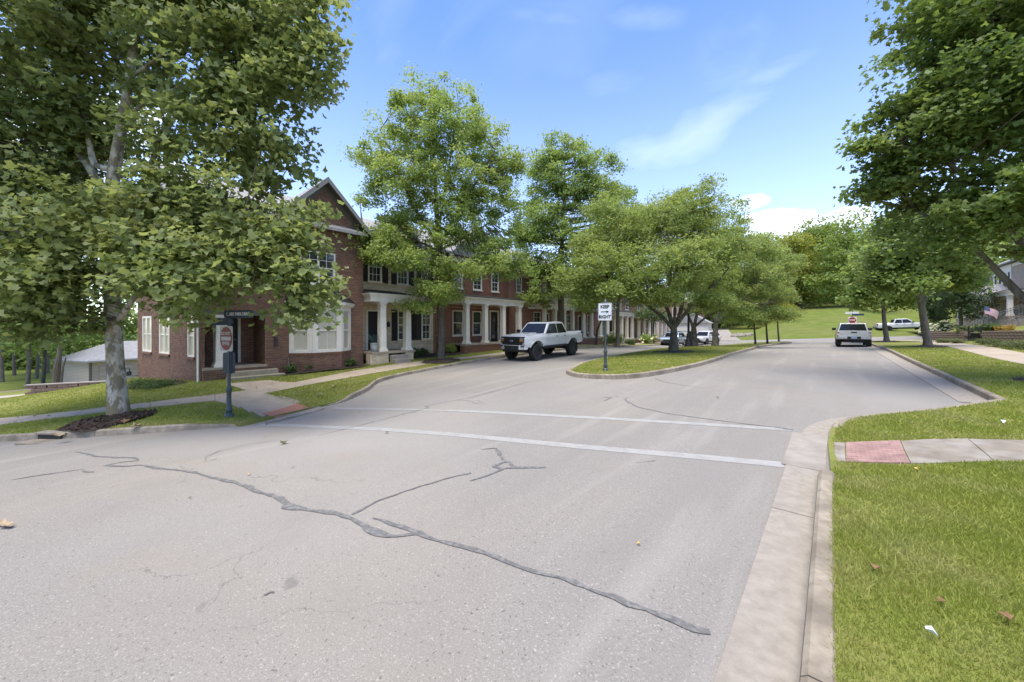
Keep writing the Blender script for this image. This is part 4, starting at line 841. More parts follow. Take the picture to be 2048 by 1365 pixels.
h7 = rowhouse('farthest brick townhouse of the row with white porch posts', 50., 56.5, -19.2, -.75, M_BRKT, None, H=7.,
    wins=[(1., 1.9, 1.2, 3.0, {}), (4.5, 5.4, 1.2, 3.0, {}), (1., 1.9, 4.4, 6., {}), (4.5, 5.4, 4.4, 6., {})], doors=[(2.8, 3.7, .7, 2.95, M_BLACK, False)], porch=dict(x0=.6, x1=5.8, cols=(.9, 2.5, 4., 5.5), zf=.7, zc=3.3, y=-1.8, wall=((.5, 5.9),), pb=None))
# brick house at the end of the left street, gable end towards us
he = thing('house', 'red brick house with plain gable end at far end of left street', 'house', (-27, 68, -.6))
g = G(); g.box(0, 9, 0, 10, -1.5, 6.2); g.prism([(0, 6.2), (9, 6.2), (4.5, 9.6)], 0.001, 9.99); g.build('wall', M_BRKF, he)
g = G()
for k in (0, 1):
    xe, s = (-.4, 1) if k == 0 else (9.4, -1); g.add([(xe, -.35, 5.9), (4.5, -.35, 9.75), (4.5, 10.3, 9.75), (xe, 10.3, 5.9)], [(0, 1, 2, 3)])
g.build('roof', M_SHINGLE, he)
for x in (1.6, 6.1):
    for z in (1., 4.): window(he, x, x+1., z, z+1.5)
gw = thing('garage', 'white garage with panelled door behind the left street cars', 'garage', (-19.0, 61.5, -.75), rad(8))
g = G(); g.box(0, 5.2, 0, 6, -.8, 2.9); g.build('wall', M_WHITE2, gw); g = G(); g.box(.6, 4.6, -.05, .0, -.3, 2.3); dd = g.build('garage_door', M_WHITE2, gw); g = G()
for i in range(4):
    for j in range(4): g.box(.72+.98*i, 1.55+.98*i, -.07, -.05, -.2+.62*j, .3+.62*j)
g.build('door_panel', M_WHITE, dd); g = G(); g.prism([(-.3, 2.85), (5.5, 2.85), (2.6, 4.6)], -.3, 6.3); g.build('roof', M_SHINGLE, gw)
# garage behind the left lawn
al = rad(72); dR = np.array((math.cos(al), math.sin(al))); 
def cam2w(X, Z): return (CS*X-SN*Z, SN*X+CS*Z)
cX = (180-1024)/FOC*40
cu, cv = cam2w(cX, 40); du, dv = cam2w(*dR); ang = math.atan2(dv, du)
ga = thing('garage', 'tan sided garage with grey hipped roof below the left lawn', 'garage', (cu, cv, -4.9), ang)
g = G(); wallface(g, 0, 12, -1, 2.75, []); g.quad((0, 5.6, -1), (0, 0, -1), (0, 0, 2.75), (0, 5.6, 2.75)); g.quad((12, 0, -1), (12, 5.6, -1), (12, 5.6, 2.75), (12, 0, 2.75)); g.build('wall', M_SIDT, ga)
g = G(); g.box(-.06, .12, -.06, .1, -1, 2.75); g.build('corner_board', M_TAUPE, ga)
for k in range(3):
    g = G(); g.box(.7+3.4*k, 3.5+3.4*k, -.05, -.004, -.2, 2.2); gd = g.build('garage_door', M_SIDT, ga); g = G()
    for j in range(4): g.box(.74+3.4*k, 3.46+3.4*k, -.075, -.05, -.15+.58*j, .36+.58*j)
    g.build('door_panel', M_SIDT, gd)
g = G(); o_ = .45; a, b_, c, d = (-o_, -o_), (12+o_, -o_), (12+o_, 5.6+o_), (-o_, 5.6+o_); r1, r2 = (3.1, 2.8, 4.75), (8.9, 2.8, 4.75)
g.add([(*a, 2.8), (*b_, 2.8), (*c, 2.8), (*d, 2.8), r1, r2, (*a, 2.62), (*b_, 2.62), (*c, 2.62), (*d, 2.62)], [(0, 1, 5, 4), (1, 2, 5), (2, 3, 4, 5), (3, 0, 4), (0, 6, 7, 1), (3, 9, 6, 0), (1, 7, 8, 2), (6, 9, 8, 7)]); g.build('roof', M_SHINGLE, ga)
# ---------------------------------------------------------------- house on the right bank
hr = rowhouse('tan brick house with white siding bay and long porch above right wall', 76., 46., 14.5, 2.0, M_BRKT, None, H=6.3, ridge=8.9, rz=rad(-90), fm=M_WHITE2,
    wins=[(3., 3.9, 3.2, 5.2, {}), (5.3, 6.2, 3.2, 5.2, {}), (17, 17.9, 3.2, 5.2, {}), (20, 20.9, 3.2, 5.2, {}), (9., 10., .9, 2.2, {}), (15., 16., .9, 2.2, {})], doors=[(12, 13, .6, 2.4, M_BLACK, False)],
    porch=dict(x0=4.5, x1=22, cols=(4.9, 8.2, 11.2, 14.2, 17.2, 21.6), y=-2.2, zf=.6, zc=2.45, wall=((4.4, 22.1),), cw=.34, cm=M_WHITE2))
g = G(); g.box(7.6, 13.4, -.12, -.004, 2.95, 6.25); g.build('siding_panel', M_SIDING if False else M_WHITE2, hr)
for k in range(4): window(hr, 8.0+1.35*k, 8.85+1.35*k, 3.2, 5.3, y=-.14, fm=M_WHITE2, sill=False, shut=[(7.86+1.35*k, 7.99+1.35*k), (8.86+1.35*k, 9.05+1.35*k)])
g = G(); g.prism([(9.2, 2.9), (13.6, 2.9), (11.4, 4.1)], -2.45, -.2); pe = g.build('porch_gable', M_WHITE2, hr)
g = G(); g.add([(8.9, -2.7, 2.84), (11.4, -2.7, 4.2), (11.4, -.2, 4.2), (8.9, -.2, 2.84)], [(0, 1, 2, 3)]); g.add([(11.4, -2.7, 4.2), (13.9, -2.7, 2.84), (13.9, -.2, 2.84), (11.4, -.2, 4.2)], [(0, 1, 2, 3)]); g.build('porch_gable_roof', M_SHINGLE, hr)
def zter(u, v):
    return 1.02+.95*sstep(u, 9.5, 13.5)+.25*sstep(np.asarray(v)*-1., -52, -38)
WALL = [(7.5, 53.6), (8.55, 46.8), (9.7, 39.8), (10.7, 33.5)]
sheet('terrace', [(p[0]+.28, p[1]+.03) for p in WALL]+[(15.5, 33.5), (15.5, 77), (8.6, 77), (7.6, 55)], zter, [(7, 16, 33, 77, .7)], M_LAWN, kind='structure')
rw = thing('retaining_wall', 'low brown block retaining wall along the right sidewalk', 'wall', (0, 0, 0))
sp = smooth_path(WALL, .1); A = np.array(sp); cum = np.r_[0, np.cumsum(np.linalg.norm(np.diff(A, axis=0), axis=1))]
M_BLK = mat('wall_block', (.16, .105, .075), (.24, .18, .14), scale=4, rough=.95, bump=.6, bscale=40, c3=(.1, .07, .05), s3=1.5)
gb = G(); gb.add([(-.2, -.12, 0), (.2, -.12, 0), (.215, .12, 0), (-.215, .12, 0), (-.2, -.12, .19), (.2, -.12, .19), (.215, .12, .19), (-.215, .12, .19), (-.12, -.15, .095), (.12, -.15, .095)], [(3, 2, 1, 0), (4, 5, 6, 7), (0, 1, 9, 8), (8, 9, 5, 4), (0, 8, 4), (1, 5, 9), (1, 2, 6, 5), (2, 3, 7, 6), (3, 0, 4, 7)])
mb = gb.mesh('block', M_BLK); GATE = (7.2, 9.0); nb = 0
for r in range(5):
    s = .1+(.215 if r % 2 else 0)
    while s < cum[-1]-.2:
        if not (GATE[0]-.25 < s < GATE[1]+.25):
            x, y = np.interp(s, cum, A[:, 0]), np.interp(s, cum, A[:, 1]); x2, y2 = np.interp(s+.1, cum, A[:, 0]), np.interp(s+.1, cum, A[:, 1])
            zb = np.interp(s, [0, cum[-1]], [.18, .62])+.195*r-.05
            o = link(bpy.data.objects.new('block', mb)); o.parent = rw; o.location = (x+.012*r, y, zb+random.uniform(-.004, .004)); o.rotation_euler = (0, random.uniform(-.01, .01), math.atan2(y2-y, x2-x)+math.pi*0+random.uniform(-.03, .03)+math.pi)
            o.rotation_euler[2] = math.atan2(y2-y, x2-x)+random.uniform(-.03, .03); nb += 1
        s += .43
def sat(s): return float(np.interp(s, cum, A[:, 0])), float(np.interp(s, cum, A[:, 1]))
gp = thing('gate', 'black iron picket gate in the opening of right block wall', 'gate', (*sat(GATE[0]), .3), math.atan2(sat(GATE[1])[1]-sat(GATE[0])[1], sat(GATE[1])[0]-sat(GATE[0])[0]))
for x in (0, 1.78): g = G(); g.box(x-.035, x+.035, -.035, .035, -.2, 1.35); g.lathe([(.05, 0), (.0, .08)], (x, 0, 1.35), 6); g.build('post', M_BLACK, gp)
for z in (.15, 1.1): g = G(); g.box(.04, 1.74, -.015, .015, z, z+.035); g.build('rail', M_BLACK, gp)
for i in range(13): g = G(); g.box(.1+.13*i, .116+.13*i, -.008, .008, .12, 1.24); g.build('picket', M_BLACK, gp)
# stairs up the bank with two railings
st = thing('staircase', 'grey stone stairs climbing to the right house porch', 'stairs', (9.3, 52.2, .55))
for i in range(11): g = G(); g.box(.3*i, .3*i+.34, -1.6, 0, -.6, .17*(i+1)); g.build('step', M_CONC, st, bevel=.01)
for yy, lb in ((-1.62, 'black stair railing on the near side of the stone stairs'), (.02, 'black stair railing on the far side of the stone stairs')):
    rl = thing('stair_railing', lb, 'railing', (9.3, 52.2+yy, .55), 0, 'railings of the right house stairs'); sl_ = .17/.3
    for dz in (1.0, .2): g = G(); g.tube([(-.3, 0, dz-.0), (3.4, 0, dz+3.6*sl_)], .022, 6); g.build('rail', M_POST, rl)
    for x in (-.3, 1.5, 3.4): g = G(); g.box(x-.03, x+.03, -.03, .03, max(0, x*sl_)-.1, (x+.3)*sl_+1.12); g.build('post', M_POST, rl)
    me = None
    for i in range(24):
        x = -.18+.15*i
        if me is None: g = G(); g.box(-.009, .009, -.009, .009, 0, .82); me = g.mesh('baluster', M_POST)
        o = link(bpy.data.objects.new('baluster', me)); o.parent = rl; o.location = (x, 0, (x+.3)*sl_+.18)
# ================================================================ VEHICLES
M_SILV = mat('paint_silver_white', (.60, .60, .595), (.57, .57, .565), scale=2, rough=.28, metal=.1, coat=.7, spec=.5)
M_SILV2 = mat('paint_silver', (.46, .46, .455), (.43, .43, .43), scale=2, rough=.32, metal=.45, coat=.6)
M_CARW = mat('paint_white', (.58, .58, .58), (.55, .55, .55), scale=2, rough=.3, coat=.6)
M_CARB = mat('paint_ice_blue', (.36, .42, .50), (.33, .39, .47), scale=2, rough=.3, metal=.4, coat=.6)
M_CARD = mat('paint_dark_teal', (.02, .05, .06), (.02, .045, .055), rough=.3, coat=.6)
M_CGL = mat('car_glass', (.010, .011, .011), (.014, .015, .015), rough=.08, spec=.35)
M_TYRE = mat('tyre_rubber', (.016, .016, .017), (.028, .027, .026), scale=20, rough=.9, bump=.4, bscale=60)
M_RIMB = mat('rim_black', (.012, .012, .013), (.02, .02, .02), rough=.35, spec=.6)
M_RIMS = mat('rim_alloy', (.42, .42, .43), (.36, .36, .37), rough=.35, metal=.8)
M_PLAS = mat('black_plastic', (.014, .014, .015), (.022, .022, .023), scale=30, rough=.6)
M_RED = mat('lamp_red', (.36, .012, .012), (.28, .01, .01), rough=.15, coat=.8)
M_AMB = mat('lamp_amber', (.50, .20, .03), (.40, .15, .02), rough=.15, coat=.8)
M_LENS = mat('lamp_clear', (.55, .56, .57), (.4, .41, .42), scale=25, rough=.12, coat=.8)
M_PLATE = mat('plate_blue', (.35, .42, .52), (.12, .18, .30), scale=30, rough=.4)
def wheel(par, x, y, r, w, rim, out):
    g = G(); h = w/2
    g.lathe([(r*.66, -h*.9), (r*.9, -h), (r*.985, -h*.72), (r, -h*.3), (r, h*.3), (r*.985, h*.72), (r*.9, h), (r*.66, h*.9)], (x, y, r), 36, 'y', cap=False)
    o = g.build('wheel', M_TYRE, par, smooth=True)
    t = G()
    for k in range(36):
        a = 2*math.pi*k/36; t.T = Matrix.Translation((x, y, r)) @ Matrix.Rotation(a, 4, 'Y')
        for s in (-1, 1): t.box(-r*.055, r*.055, s*h*.08 if s > 0 else -h*.78, h*.78 if s > 0 else -h*.08, r*.985, r*1.012)
    t.build('tread_block', M_TYRE, o, kind='stuff')
    d = G(); s = 1 if out > 0 else -1; q = lambda v: y+s*v
    d.lathe([(r*.68, q(h*.7)), (r*.66, q(h*.94)), (r*.6, q(h*.9)), (r*.58, q(h*.35)), (r*.16, q(h*.3))], (x, 0, r), 28, 'y', cap=True)
    for k in range(6):
        a = 2*math.pi*k/6; d.T = Matrix.Translation((x, 0, r)) @ Matrix.Rotation(a, 4, 'Y'); lo_, hi_ = sorted((q(h*.45), q(h*.8))); d.box(-r*.085, r*.085, lo_, hi_, r*.1, r*.62)
    d.T = None; d.lathe([(r*.17, q(h*.4)), (r*.15, q(h*.86)), (.01, q(h*.9))], (x, 0, r), 12, 'y'); d.build('rim', rim, o, smooth=True)
def vehicle(name, label, cat, L_, W_, wb, fo, zr, belt, roof, cab, paint, r, tw, rim, lift=0., pickup=True, hood=None, face='grille', rear=None, bedz=None, arch=1.2, col2=None, group=None):
    """cab = (windscreen base x, roof front x, roof rear x, rear glass base x); x forward, centre of length at 0"""
    c = thing(name, label, cat, (0, 0, 0), 0, group)
    xf, xr = L_/2, -L_/2; xa = xf-fo; xb = xa-wb; ra = r*arch; zc = r+.03; hw = W_/2
    hf, hc = hood or (belt-.12, belt+.03); bz = bedz or belt+.04
    def arc(x, n=9):
        z0_ = max(zr-zc, -ra*.6); a0 = math.asin(max(-1, min(1, z0_/ra))); return [(x+ra*math.cos(math.pi-a0-(math.pi-2*a0)*i/n)*-1*-1, zc+ra*math.sin(math.pi-a0-(math.pi-2*a0)*i/n)) for i in range(n+1)]
    out = [(xr+.04, zr+.06)]+arc(xb)+arc(xa)+[(xf-.08, zr+.05), (xf-.01, zr+.2), (xf, (zr+hf)/2), (xf-.03, hf-.08), (xf-.14, hf)]
    out += [(xf-.55, hf+(hc-hf)*.45), (cab[0]+.15, hc), (cab[0]-.1, belt)]+([(cab[3], belt), (cab[3]-.03, bz), (xr+.02, bz)] if pickup else [(xr+.1, belt)])+[(xr, belt-.25), (xr, (zr+belt)/2)]
    out = out[::-1]
    n = len(out); g = G()
    def yy(x, z):
        t = max(0, (x-(xf-.8))/.8); s = max(0, ((xr+.5)-x)/.5); q = (z-zr)/(belt-zr)
        tum = .05*max(0, (.42-q)/.42)**2+.055*max(0, (q-.72)/.28)**2+.022*math.exp(-((q-.52)/.12)**2)*(1 if xb+ra < x < xa-ra else .3)
        fl = sum(.022*math.exp(-((math.hypot(x-xc, z-zc)-ra)/.13)**2) for xc in (xa, xb))
        return hw*(1-.13*t**2.2-.04*s*s)-tum+fl
    # side skin in two rings for a soft shoulder
    rings = [[(x, k*(yy(x, z)-a), zz) for x, z, zz in [(x, z, z) for x, z in out]] for k, a in ((-1, 0.), (1, 0.))]
    v = rings[0]+rings[1]; f = [(i, (i+1) % n, n+(i+1) % n, n+i) for i in range(n)]+[tuple(range(n))[::-1], tuple(range(n, 2*n))]
    g.add(v, f); body = g.build('body', paint, c, bevel=.04, segs=3)
    bm = bmesh.new(); bm.from_mesh(body.data)
    for q in (.1, .28, .45, .52, .6, .74, .88): bmesh.ops.bisect_plane(bm, geom=bm.verts[:]+bm.edges[:]+bm.faces[:], plane_co=(0, 0, zr+(belt-zr)*q), plane_no=(0, 0, 1))
    for x in np.linspace(xr+.25, xf-.12, 18): bmesh.ops.bisect_plane(bm, geom=bm.verts[:]+bm.edges[:]+bm.faces[:], plane_co=(x, 0, 0), plane_no=(1, 0, 0))
    for q in bm.verts:
        if abs(q.co.y) > .5*hw: q.co.y = math.copysign(yy(q.co.x, q.co.z), q.co.y)
    bm.to_mesh(body.data); bm.free(); body.data.polygons.foreach_set('use_smooth', [True]*len(body.data.polygons)); body.data.set_sharp_from_angle(angle=rad(50))
    # cabin
    tl = .27; prof = [(cab[0]+.02, belt-.06), (cab[0], belt), (cab[1]+.12, roof-.07), (cab[1]-.12, roof-.01), ((cab[1]+cab[2])/2, roof+.015), (cab[2]+.1, roof-.01), (cab[2]-.05, roof-.06), (cab[3], belt), (cab[3]-.02, belt-.06)]
    def cy(z): return hw-.07-max(0, z-belt)*tl
    g = G(); v = [(x, -cy(z), z) for x, z in prof]+[(x, cy(z), z) for x, z in prof]; m = len(prof)
    g.add(v, [(i, i+1, m+i+1, m+i) for i in range(m-1)]+[tuple(range(m))[::-1], tuple(range(m, 2*m))]); cb = g.build('cabin', paint, c, bevel=.03, segs=2); cb.data.polygons.foreach_set('use_smooth', [True]*len(cb.data.polygons)); cb.data.set_sharp_from_angle(angle=rad(40))
    def lerp(p, q, t): return (p[0]+(q[0]-p[0])*t, p[1]+(q[1]-p[1])*t)
    fr0, fr1 = prof[1], prof[2]; rr0, rr1 = prof[7], prof[6]
    def glass(nm, A, B, inset=.09, o=.012, fwd=1):
        a, b = lerp(A, B, .07), lerp(A, B, .97); d = Vector((b[0]-a[0], 0, b[1]-a[1])).normalized(); nn = Vector((d.z, 0, -d.x)) if fwd > 0 else Vector((-d.z, 0, d.x))
        g = G(); p = [(a[0], -cy(a[1])+inset, a[1]), (a[0], cy(a[1])-inset, a[1]), (b[0], cy(b[1])-inset, b[1]), (b[0], -cy(b[1])+inset, b[1])]
        p = [tuple(Vector(q)+nn*o) for q in p]; p2 = [tuple(Vector(q)-nn*.03) for q in p]
        g.add(p+p2, [(0, 1, 2, 3), (0, 4, 5, 1), (1, 5, 6, 2), (2, 6, 7, 3), (3, 7, 4, 0)]); g.build(nm, M_CGL, c)
    glass('windscreen', fr0, fr1); glass('rear_window', rr0, rr1, fwd=-1)
    zb_, ztp = belt+.03, roof-.10
    xs0 = lambda z: fr0[0]+(fr1[0]-fr0[0])*(z-fr0[1])/(fr1[1]-fr0[1])-.13
    xs1 = lambda z: rr0[0]+(rr1[0]-rr0[0])*(z-rr0[1])/(rr1[1]-rr0[1])+.13
    mid = (cab[1]+cab[2])/2+.05; cuts = [mid] if pickup else [mid+.1, (mid+cab[2])/2-.35]
    for k in (-1, 1):
        edges = [None]+cuts+[None]
        for i in range(len(edges)-1):
            a0 = xs0(zb_) if edges[i] is None else edges[i]-.035; a1 = xs0(ztp) if edges[i] is None else edges[i]-.035
            b0 = xs1(zb_) if edges[i+1] is None else edges[i+1]+.035; b1 = xs1(ztp) if edges[i+1] is None else edges[i+1]+.035
            g = G(); p = [(a0, k*(cy(zb_)+.006), zb_), (b0, k*(cy(zb_)+.006), zb_), (b1, k*(cy(ztp)+.006), ztp), (a1, k*(cy(ztp)+.006), ztp)]
            p2 = [(x, y-k*.03, z) for x, y, z in p]; g.add(p+p2, [(0, 1, 2, 3), (0, 4, 5, 1), (1, 5, 6, 2), (2, 6, 7, 3), (3, 7, 4, 0)]); g.build('side_window', M_CGL, c)
        # doors: thin skins with shut lines and handles
        dx = [cab[0]-.12]+cuts[:1]+[cab[2]-.1 if pickup else xb+ra+.12]
        for i in range(2):
            a, b = dx[i]-.012, dx[i+1]+.012
            if a-b < .3: continue
            g = G(); zz = [zr+.1, zr+.3, belt-.2, belt-.03]
            g.add([(x, k*(yy(x, z)+.005), z) for x in (a, b) for z in zz], [(0, 1, 5, 4), (1, 2, 6, 5), (2, 3, 7, 6)]); g.add([(x, k*(yy(x, z)-.03), z) for x in (a, b) for z in zz]+[(x, k*(yy(x, z)+.005), z) for x in (a, b) for z in zz], [(0, 8, 9, 1), (1, 9, 10, 2), (2, 10, 11, 3), (4, 5, 13, 12), (5, 6, 14, 13), (6, 7, 15, 14), (3, 11, 15, 7), (0, 4, 12, 8)]); d = g.build('door', paint, c)
            g = G(); y_ = k*(yy(b, belt-.12)+.03); g.box(b+.08, b+.28, min(y_, y_-k*.03), max(y_, y_-k*.03), belt-.16, belt-.125); g.build('handle', M_PLAS if pickup else paint, d)
        # mirror
        g = G(); mx_ = cab[0]-.22; y0, y1 = sorted((k*(hw-.02), k*(hw+.23))); g.box(mx_-.06, mx_+.09, y0, y1, belt+.04, belt+.25); g.build('mirror', M_PLAS if pickup else paint, c, bevel=.04)
        # arch lips and sill
        for xc in (xa, xb):
            pts = [(xc+ra*1.0*math.cos(t), k*(yy(xc, zc+ra*math.sin(t))+.002), zc+ra*math.sin(t)) for t in np.linspace(-.1, math.pi+.1, 14)]
            g = G(); g.tube(pts, .014, 6); g.build('arch_trim', M_PLAS, c, smooth=True)
        g = G(); y0, y1 = sorted((k*(hw-.22), k*(hw-.02))); g.box(xb+ra+.05, xa-ra-.05, y0, y1, zr-.1, zr+.04); g.build('side_step', M_PLAS, c, bevel=.02)
        for x in (xa, xb): wheel(c, x, k*(hw-tw/2+.02), r, tw, rim, k)
    # shoulder crease below the windows
    # underside
    g = G(); g.box(xr+.15, xf-.2, -hw+.36, hw-.36, zr-.18, zr+.25); g.box(xb-.05, xb+.05, -hw+.3, hw-.3, r-.06, r+.06); g.box(xa-.05, xa+.05, -hw+.3, hw-.3, r-.06, r+.06)
    for x in (xa, xb): g.box(x-ra*.93, x+ra*.93, -hw+.34, hw-.34, zc, zc+ra*.9)
    g.lathe([(.16, -.0), (.16, .5)], (xb+.7, -.0, zr-.1), 10, 'x'); g.build('underbody', M_BLACK, c)
    F = hw*.88; zf0, zf1 = zr+.2, hf-.1
    if face == 'lifted':
        g = G(); g.prism([(xf-.16, -F-.005), (xf-.05, -F+.005), (xf+.025, -F*.62), (xf+.04, 0), (xf+.025, F*.62), (xf-.05, F-.005), (xf-.16, F+.005)], hf-.47, hf-.025, 'z'); gr = g.build('grille', M_PLAS, c, bevel=.025); g = G()
        for i in range(5): g.box(xf+.02, xf+.048, -F+.40, F-.40, hf-.41+.072*i, hf-.375+.072*i)
        g.build('grille_bar', M_BLACK, gr)
        for k in (-1, 1):
            y0, y1 = sorted((k*(F-.36), k*(F-.06))); g = G(); g.prism([(y0, hf-.38), (y1, hf-.36), (y1, hf-.09), (y0, hf-.1)], xf-.1, xf+.02, 'x'); hl = g.build('headlight', M_RIMB, c, bevel=.02); g = G(); g.box(xf+.012, xf+.034, y0+.03, y1-.05, hf-.27, hf-.19); g.build('indicator', M_AMB, hl); g = G(); g.box(xf+.012, xf+.03, y0+.03, y1-.03, hf-.15, hf-.12); g.build('lamp_strip', M_LENS, hl)
        g = G(); g.prism([(xf-.25, -F-.02), (xf-.05, -F*.96), (xf+.06, -F*.62), (xf+.075, 0), (xf+.06, F*.62), (xf-.05, F*.96), (xf-.25, F+.02)], zr-.1, hf-.48, 'z'); bu = g.build('bumper', paint, c, bevel=.035)
        for k in (-1, 1):
            y0, y1 = sorted((k*F*.70, k*F*.92)); g = G(); g.box(xf-.06, xf+.052, y0, y1, zr+.045, zr+.115); g.build('fog_lamp', M_PLAS, bu)
        g = G(); g.prism([(-F*.60, zr+.12), (-F*.52, zr-.13), (F*.52, zr-.13), (F*.60, zr+.12)], xf-.1, xf+.085, 'x'); g.build('bumper_insert', M_PLAS, bu, bevel=.015)
        g = G(); g.box(xf-.35, xf-.02, -F+.16, F-.16, zr-.24, zr-.08); g.build('skid_plate', M_PLAS, c, bevel=.03)
        g = G(); g.prism([(xf-.5, hf+.03), (cab[0]+.2, hc+.005), (cab[0]+.2, hc+.045), (xf-.55, hf+.085)], -.52, .52); g.build('hood_bulge', paint, c, bevel=.03)
        g = G(); g.lathe([(.001, .047), (.085, .046), (.09, .03)], (0, 0, 0), 20, 'x'); e = g.build('badge', M_LENS, c); e.location = (xf+.012, 0, hf-.25); e.scale = (1, 1.15, .55)
        g = G(); g.lathe([(.001, .05), (.065, .049), (.07, .045)], (0, 0, 0), 20, 'x'); e2_ = g.build('badge_centre', mat('badge_blue', (.02, .05, .16), (.02, .05, .16), rough=.3), e)
        g = G(); g.box(xf-.1, xf+.03, -F+.1, F-.1, zr+.24, zr+.3); g.box(xf-.12, xf+.03, -F+.42, F-.42, zr-.02, zr+.22); g.box(xf-.25, xf-.03, -F+.2, F-.2, zr-.15, zr+.0); g.build('bumper_insert', M_PLAS, c, bevel=.02)
        g = G(); g.box(cab[3]-.05, xr+.05, -hw+.12, hw-.12, bz-.02, bz+.035) if False else g.box(xr+.05, cab[3]-.05, -hw+.12, hw-.12, bz-.02, bz+.035); g.build('bed_cover', M_PLAS, c)
        for k in (-1, 1):
            g = G(); y0 = k*(yy(xa-ra-.18, belt-.3)+.008); g.add([(xa-ra-.02, y0, belt-.12), (xa-ra-.12, y0, belt-.1), (xa-ra-.2, y0, belt-.42), (xa-ra-.16, y0, belt-.3)], [(0, 1, 2, 3)]); g.build('fender_vent', M_PLAS, c)
            g = G(); y0, y1 = sorted((k*(yy(xr+.3, bz-.15)+.004), k*(yy(xr+.3, bz-.15)-.01))); g.box(xr+.25, xr+.62, y0, y1, bz-.19, bz-.12); g.build('decal', M_PLAS, c)
        g = G(); g.box(cab[2]+.12, cab[1]-.14, -.66, .66, roof-.002, roof+.022); g.build('roof_panel', M_CGL, c, bevel=.01)
    else:
        g = G(); g.box(xf-.1, xf+.015, -F*.55, F*.55, hf-.33, hf-.12); g.box(xf-.1, xf+.02, -F*.7, F*.7, zr+.1, zr+.24); g.build('grille', M_PLAS, c, bevel=.02)
        for k in (-1, 1):
            y0, y1 = sorted((k*F*.57, k*F*.98)); g = G(); g.box(xf-.3, xf-.02, y0, y1, hf-.3, hf-.13); g.build('headlight', M_LENS, c, bevel=.03)
        g = G(); g.box(xf-.2, xf+.03, -F*.85, F*.85, zr-.06, zr+.08); g.build('bumper_insert', M_PLAS, c, bevel=.03)
    # rear
    zt_ = bz if pickup else belt
    if pickup:
        g = G(); g.box(xr-.018, xr+.02, -hw*.80, hw*.80, zr+.36, zt_-.02); tg = g.build('tailgate', paint, c, bevel=.015)
        g = G(); g.box(xr-.03, xr-.01, -.16, .16, zt_-.17, zt_-.08); g.build('handle', M_PLAS, tg)
        g = G(); g.box(xr-.13, xr+.15, -hw*.93, hw*.93, zr+.06, zr+.31); bm_ = g.build('bumper', M_RIMS if rear == 'chrome' else M_GUT, c, bevel=.04)
        g = G(); g.box(xr-.145, xr-.1, -.36, .36, zr+.08, zr+.26); g.build('plate_recess', M_PLAS, bm_); g = G(); g.box(xr-.155, xr-.14, -.16, .16, zr+.10, zr+.25); g.build('licence_plate', M_PLATE, bm_)
        g = G(); g.box(cab[2]-.02, cab[2]+.06, -.16, .16, roof-.045, roof-.012); g.build('brake_lamp', M_RED, c)
    for k in (-1, 1):
        y0, y1 = sorted((k*hw*.82, k*hw*.965)); g = G(); g.box(xr-.02, xr+.16, y0, y1, zt_-.48 if pickup else zt_-.3, zt_-.06); tl_ = g.build('tail_lamp', M_LENS if rear == 'chrome' else (M_PLAS if face == 'lifted' else M_RED), c, bevel=.02)
        if rear == 'chrome':
            for a, b in ((zt_-.47, zt_-.33), (zt_-.2, zt_-.1)): g = G(); g.box(xr-.032, xr-.01, y0+.02, y1-.02, a, b); g.build('lamp_red', M_RED, tl_)
    if pickup:
        for k in (-1, 1): g = G(); y0, y1 = sorted((k*(hw-.3), k*(hw-.02))); g.box(xb-ra*.9, xb-ra*.9+.02, y0, y1, r*.45, zr+.1); g.build('mud_flap', M_BLACK, c)
    return c
def park(c, u, v, rz, wb=3.2):
    d = np.array((math.cos(rz), math.sin(rz))); zf_, zb_ = zt1(u+d[0]*wb/2, v+d[1]*wb/2), zt1(u-d[0]*wb/2, v-d[1]*wb/2)
    c.location = (u, v, (zf_+zb_)/2+.004); c.rotation_euler = (0, -math.atan2(zf_-zb_, wb), rz)
t1 = vehicle('pickup_truck', 'lifted silver white pickup with black grille and chunky black wheels parked facing us', 'pickup truck', 5.9, 2.03, 3.69, .97, .74, 1.42, 2.10, (1.22, .52, -.86, -1.2), M_SILV, .46, .34, M_RIMB, hood=(1.36, 1.47), face='lifted', bedz=1.5, arch=1.30, group='parked cars')
park(t1, -13.05, 18.25, rad(-90), 3.69)
t2 = vehicle('pickup_truck', 'silver pickup seen squarely from behind at the right kerb', 'pickup truck', 5.3, 1.9, 3.25, .9, .52, 1.16, 1.78, (1.05, .4, -.75, -1.0), M_SILV2, .38, .27, M_RIMS, bedz=1.2, rear='chrome', group='parked cars')
park(t2, 1.42, 38.9, rad(90), 3.25)
t3 = vehicle('pickup_truck', 'white pickup side on at the foot of the grass hill behind the maples', 'pickup truck', 5.9, 2.03, 3.7, .97, .6, 1.28, 1.95, (1.15, .45, -.85, -1.15), M_CARW, .42, .29, M_RIMB, bedz=1.38, group='parked cars')
park(t3, 8.6, 81.5, rad(8), 3.7)
p_ = W(1333, 652, 41.5)
t4 = vehicle('wagon', 'pale ice blue wagon facing us on the left street', 'car', 4.75, 1.82, 2.7, .95, .34, .95, 1.52, (1.05, .35, -1.7, -2.2), M_CARB, .33, .22, M_RIMS, pickup=False, hood=(.82, .98), group='parked cars')
park(t4, p_[0], p_[1]+2.4, rad(-88), 2.7)
g = G()
for y in (-.55, .55): g.tube([(.2, y, 1.53), (.1, y, 1.58), (-1.5, y, 1.58), (-1.6, y, 1.53)], .02, 6)
g.box(-.1, -.02, -.6, .6, 1.585, 1.61); g.box(-1.2, -1.12, -.6, .6, 1.585, 1.61); g.build('roof_rack', M_PLAS, t4)
p_ = W(1401, 652, 46.5)
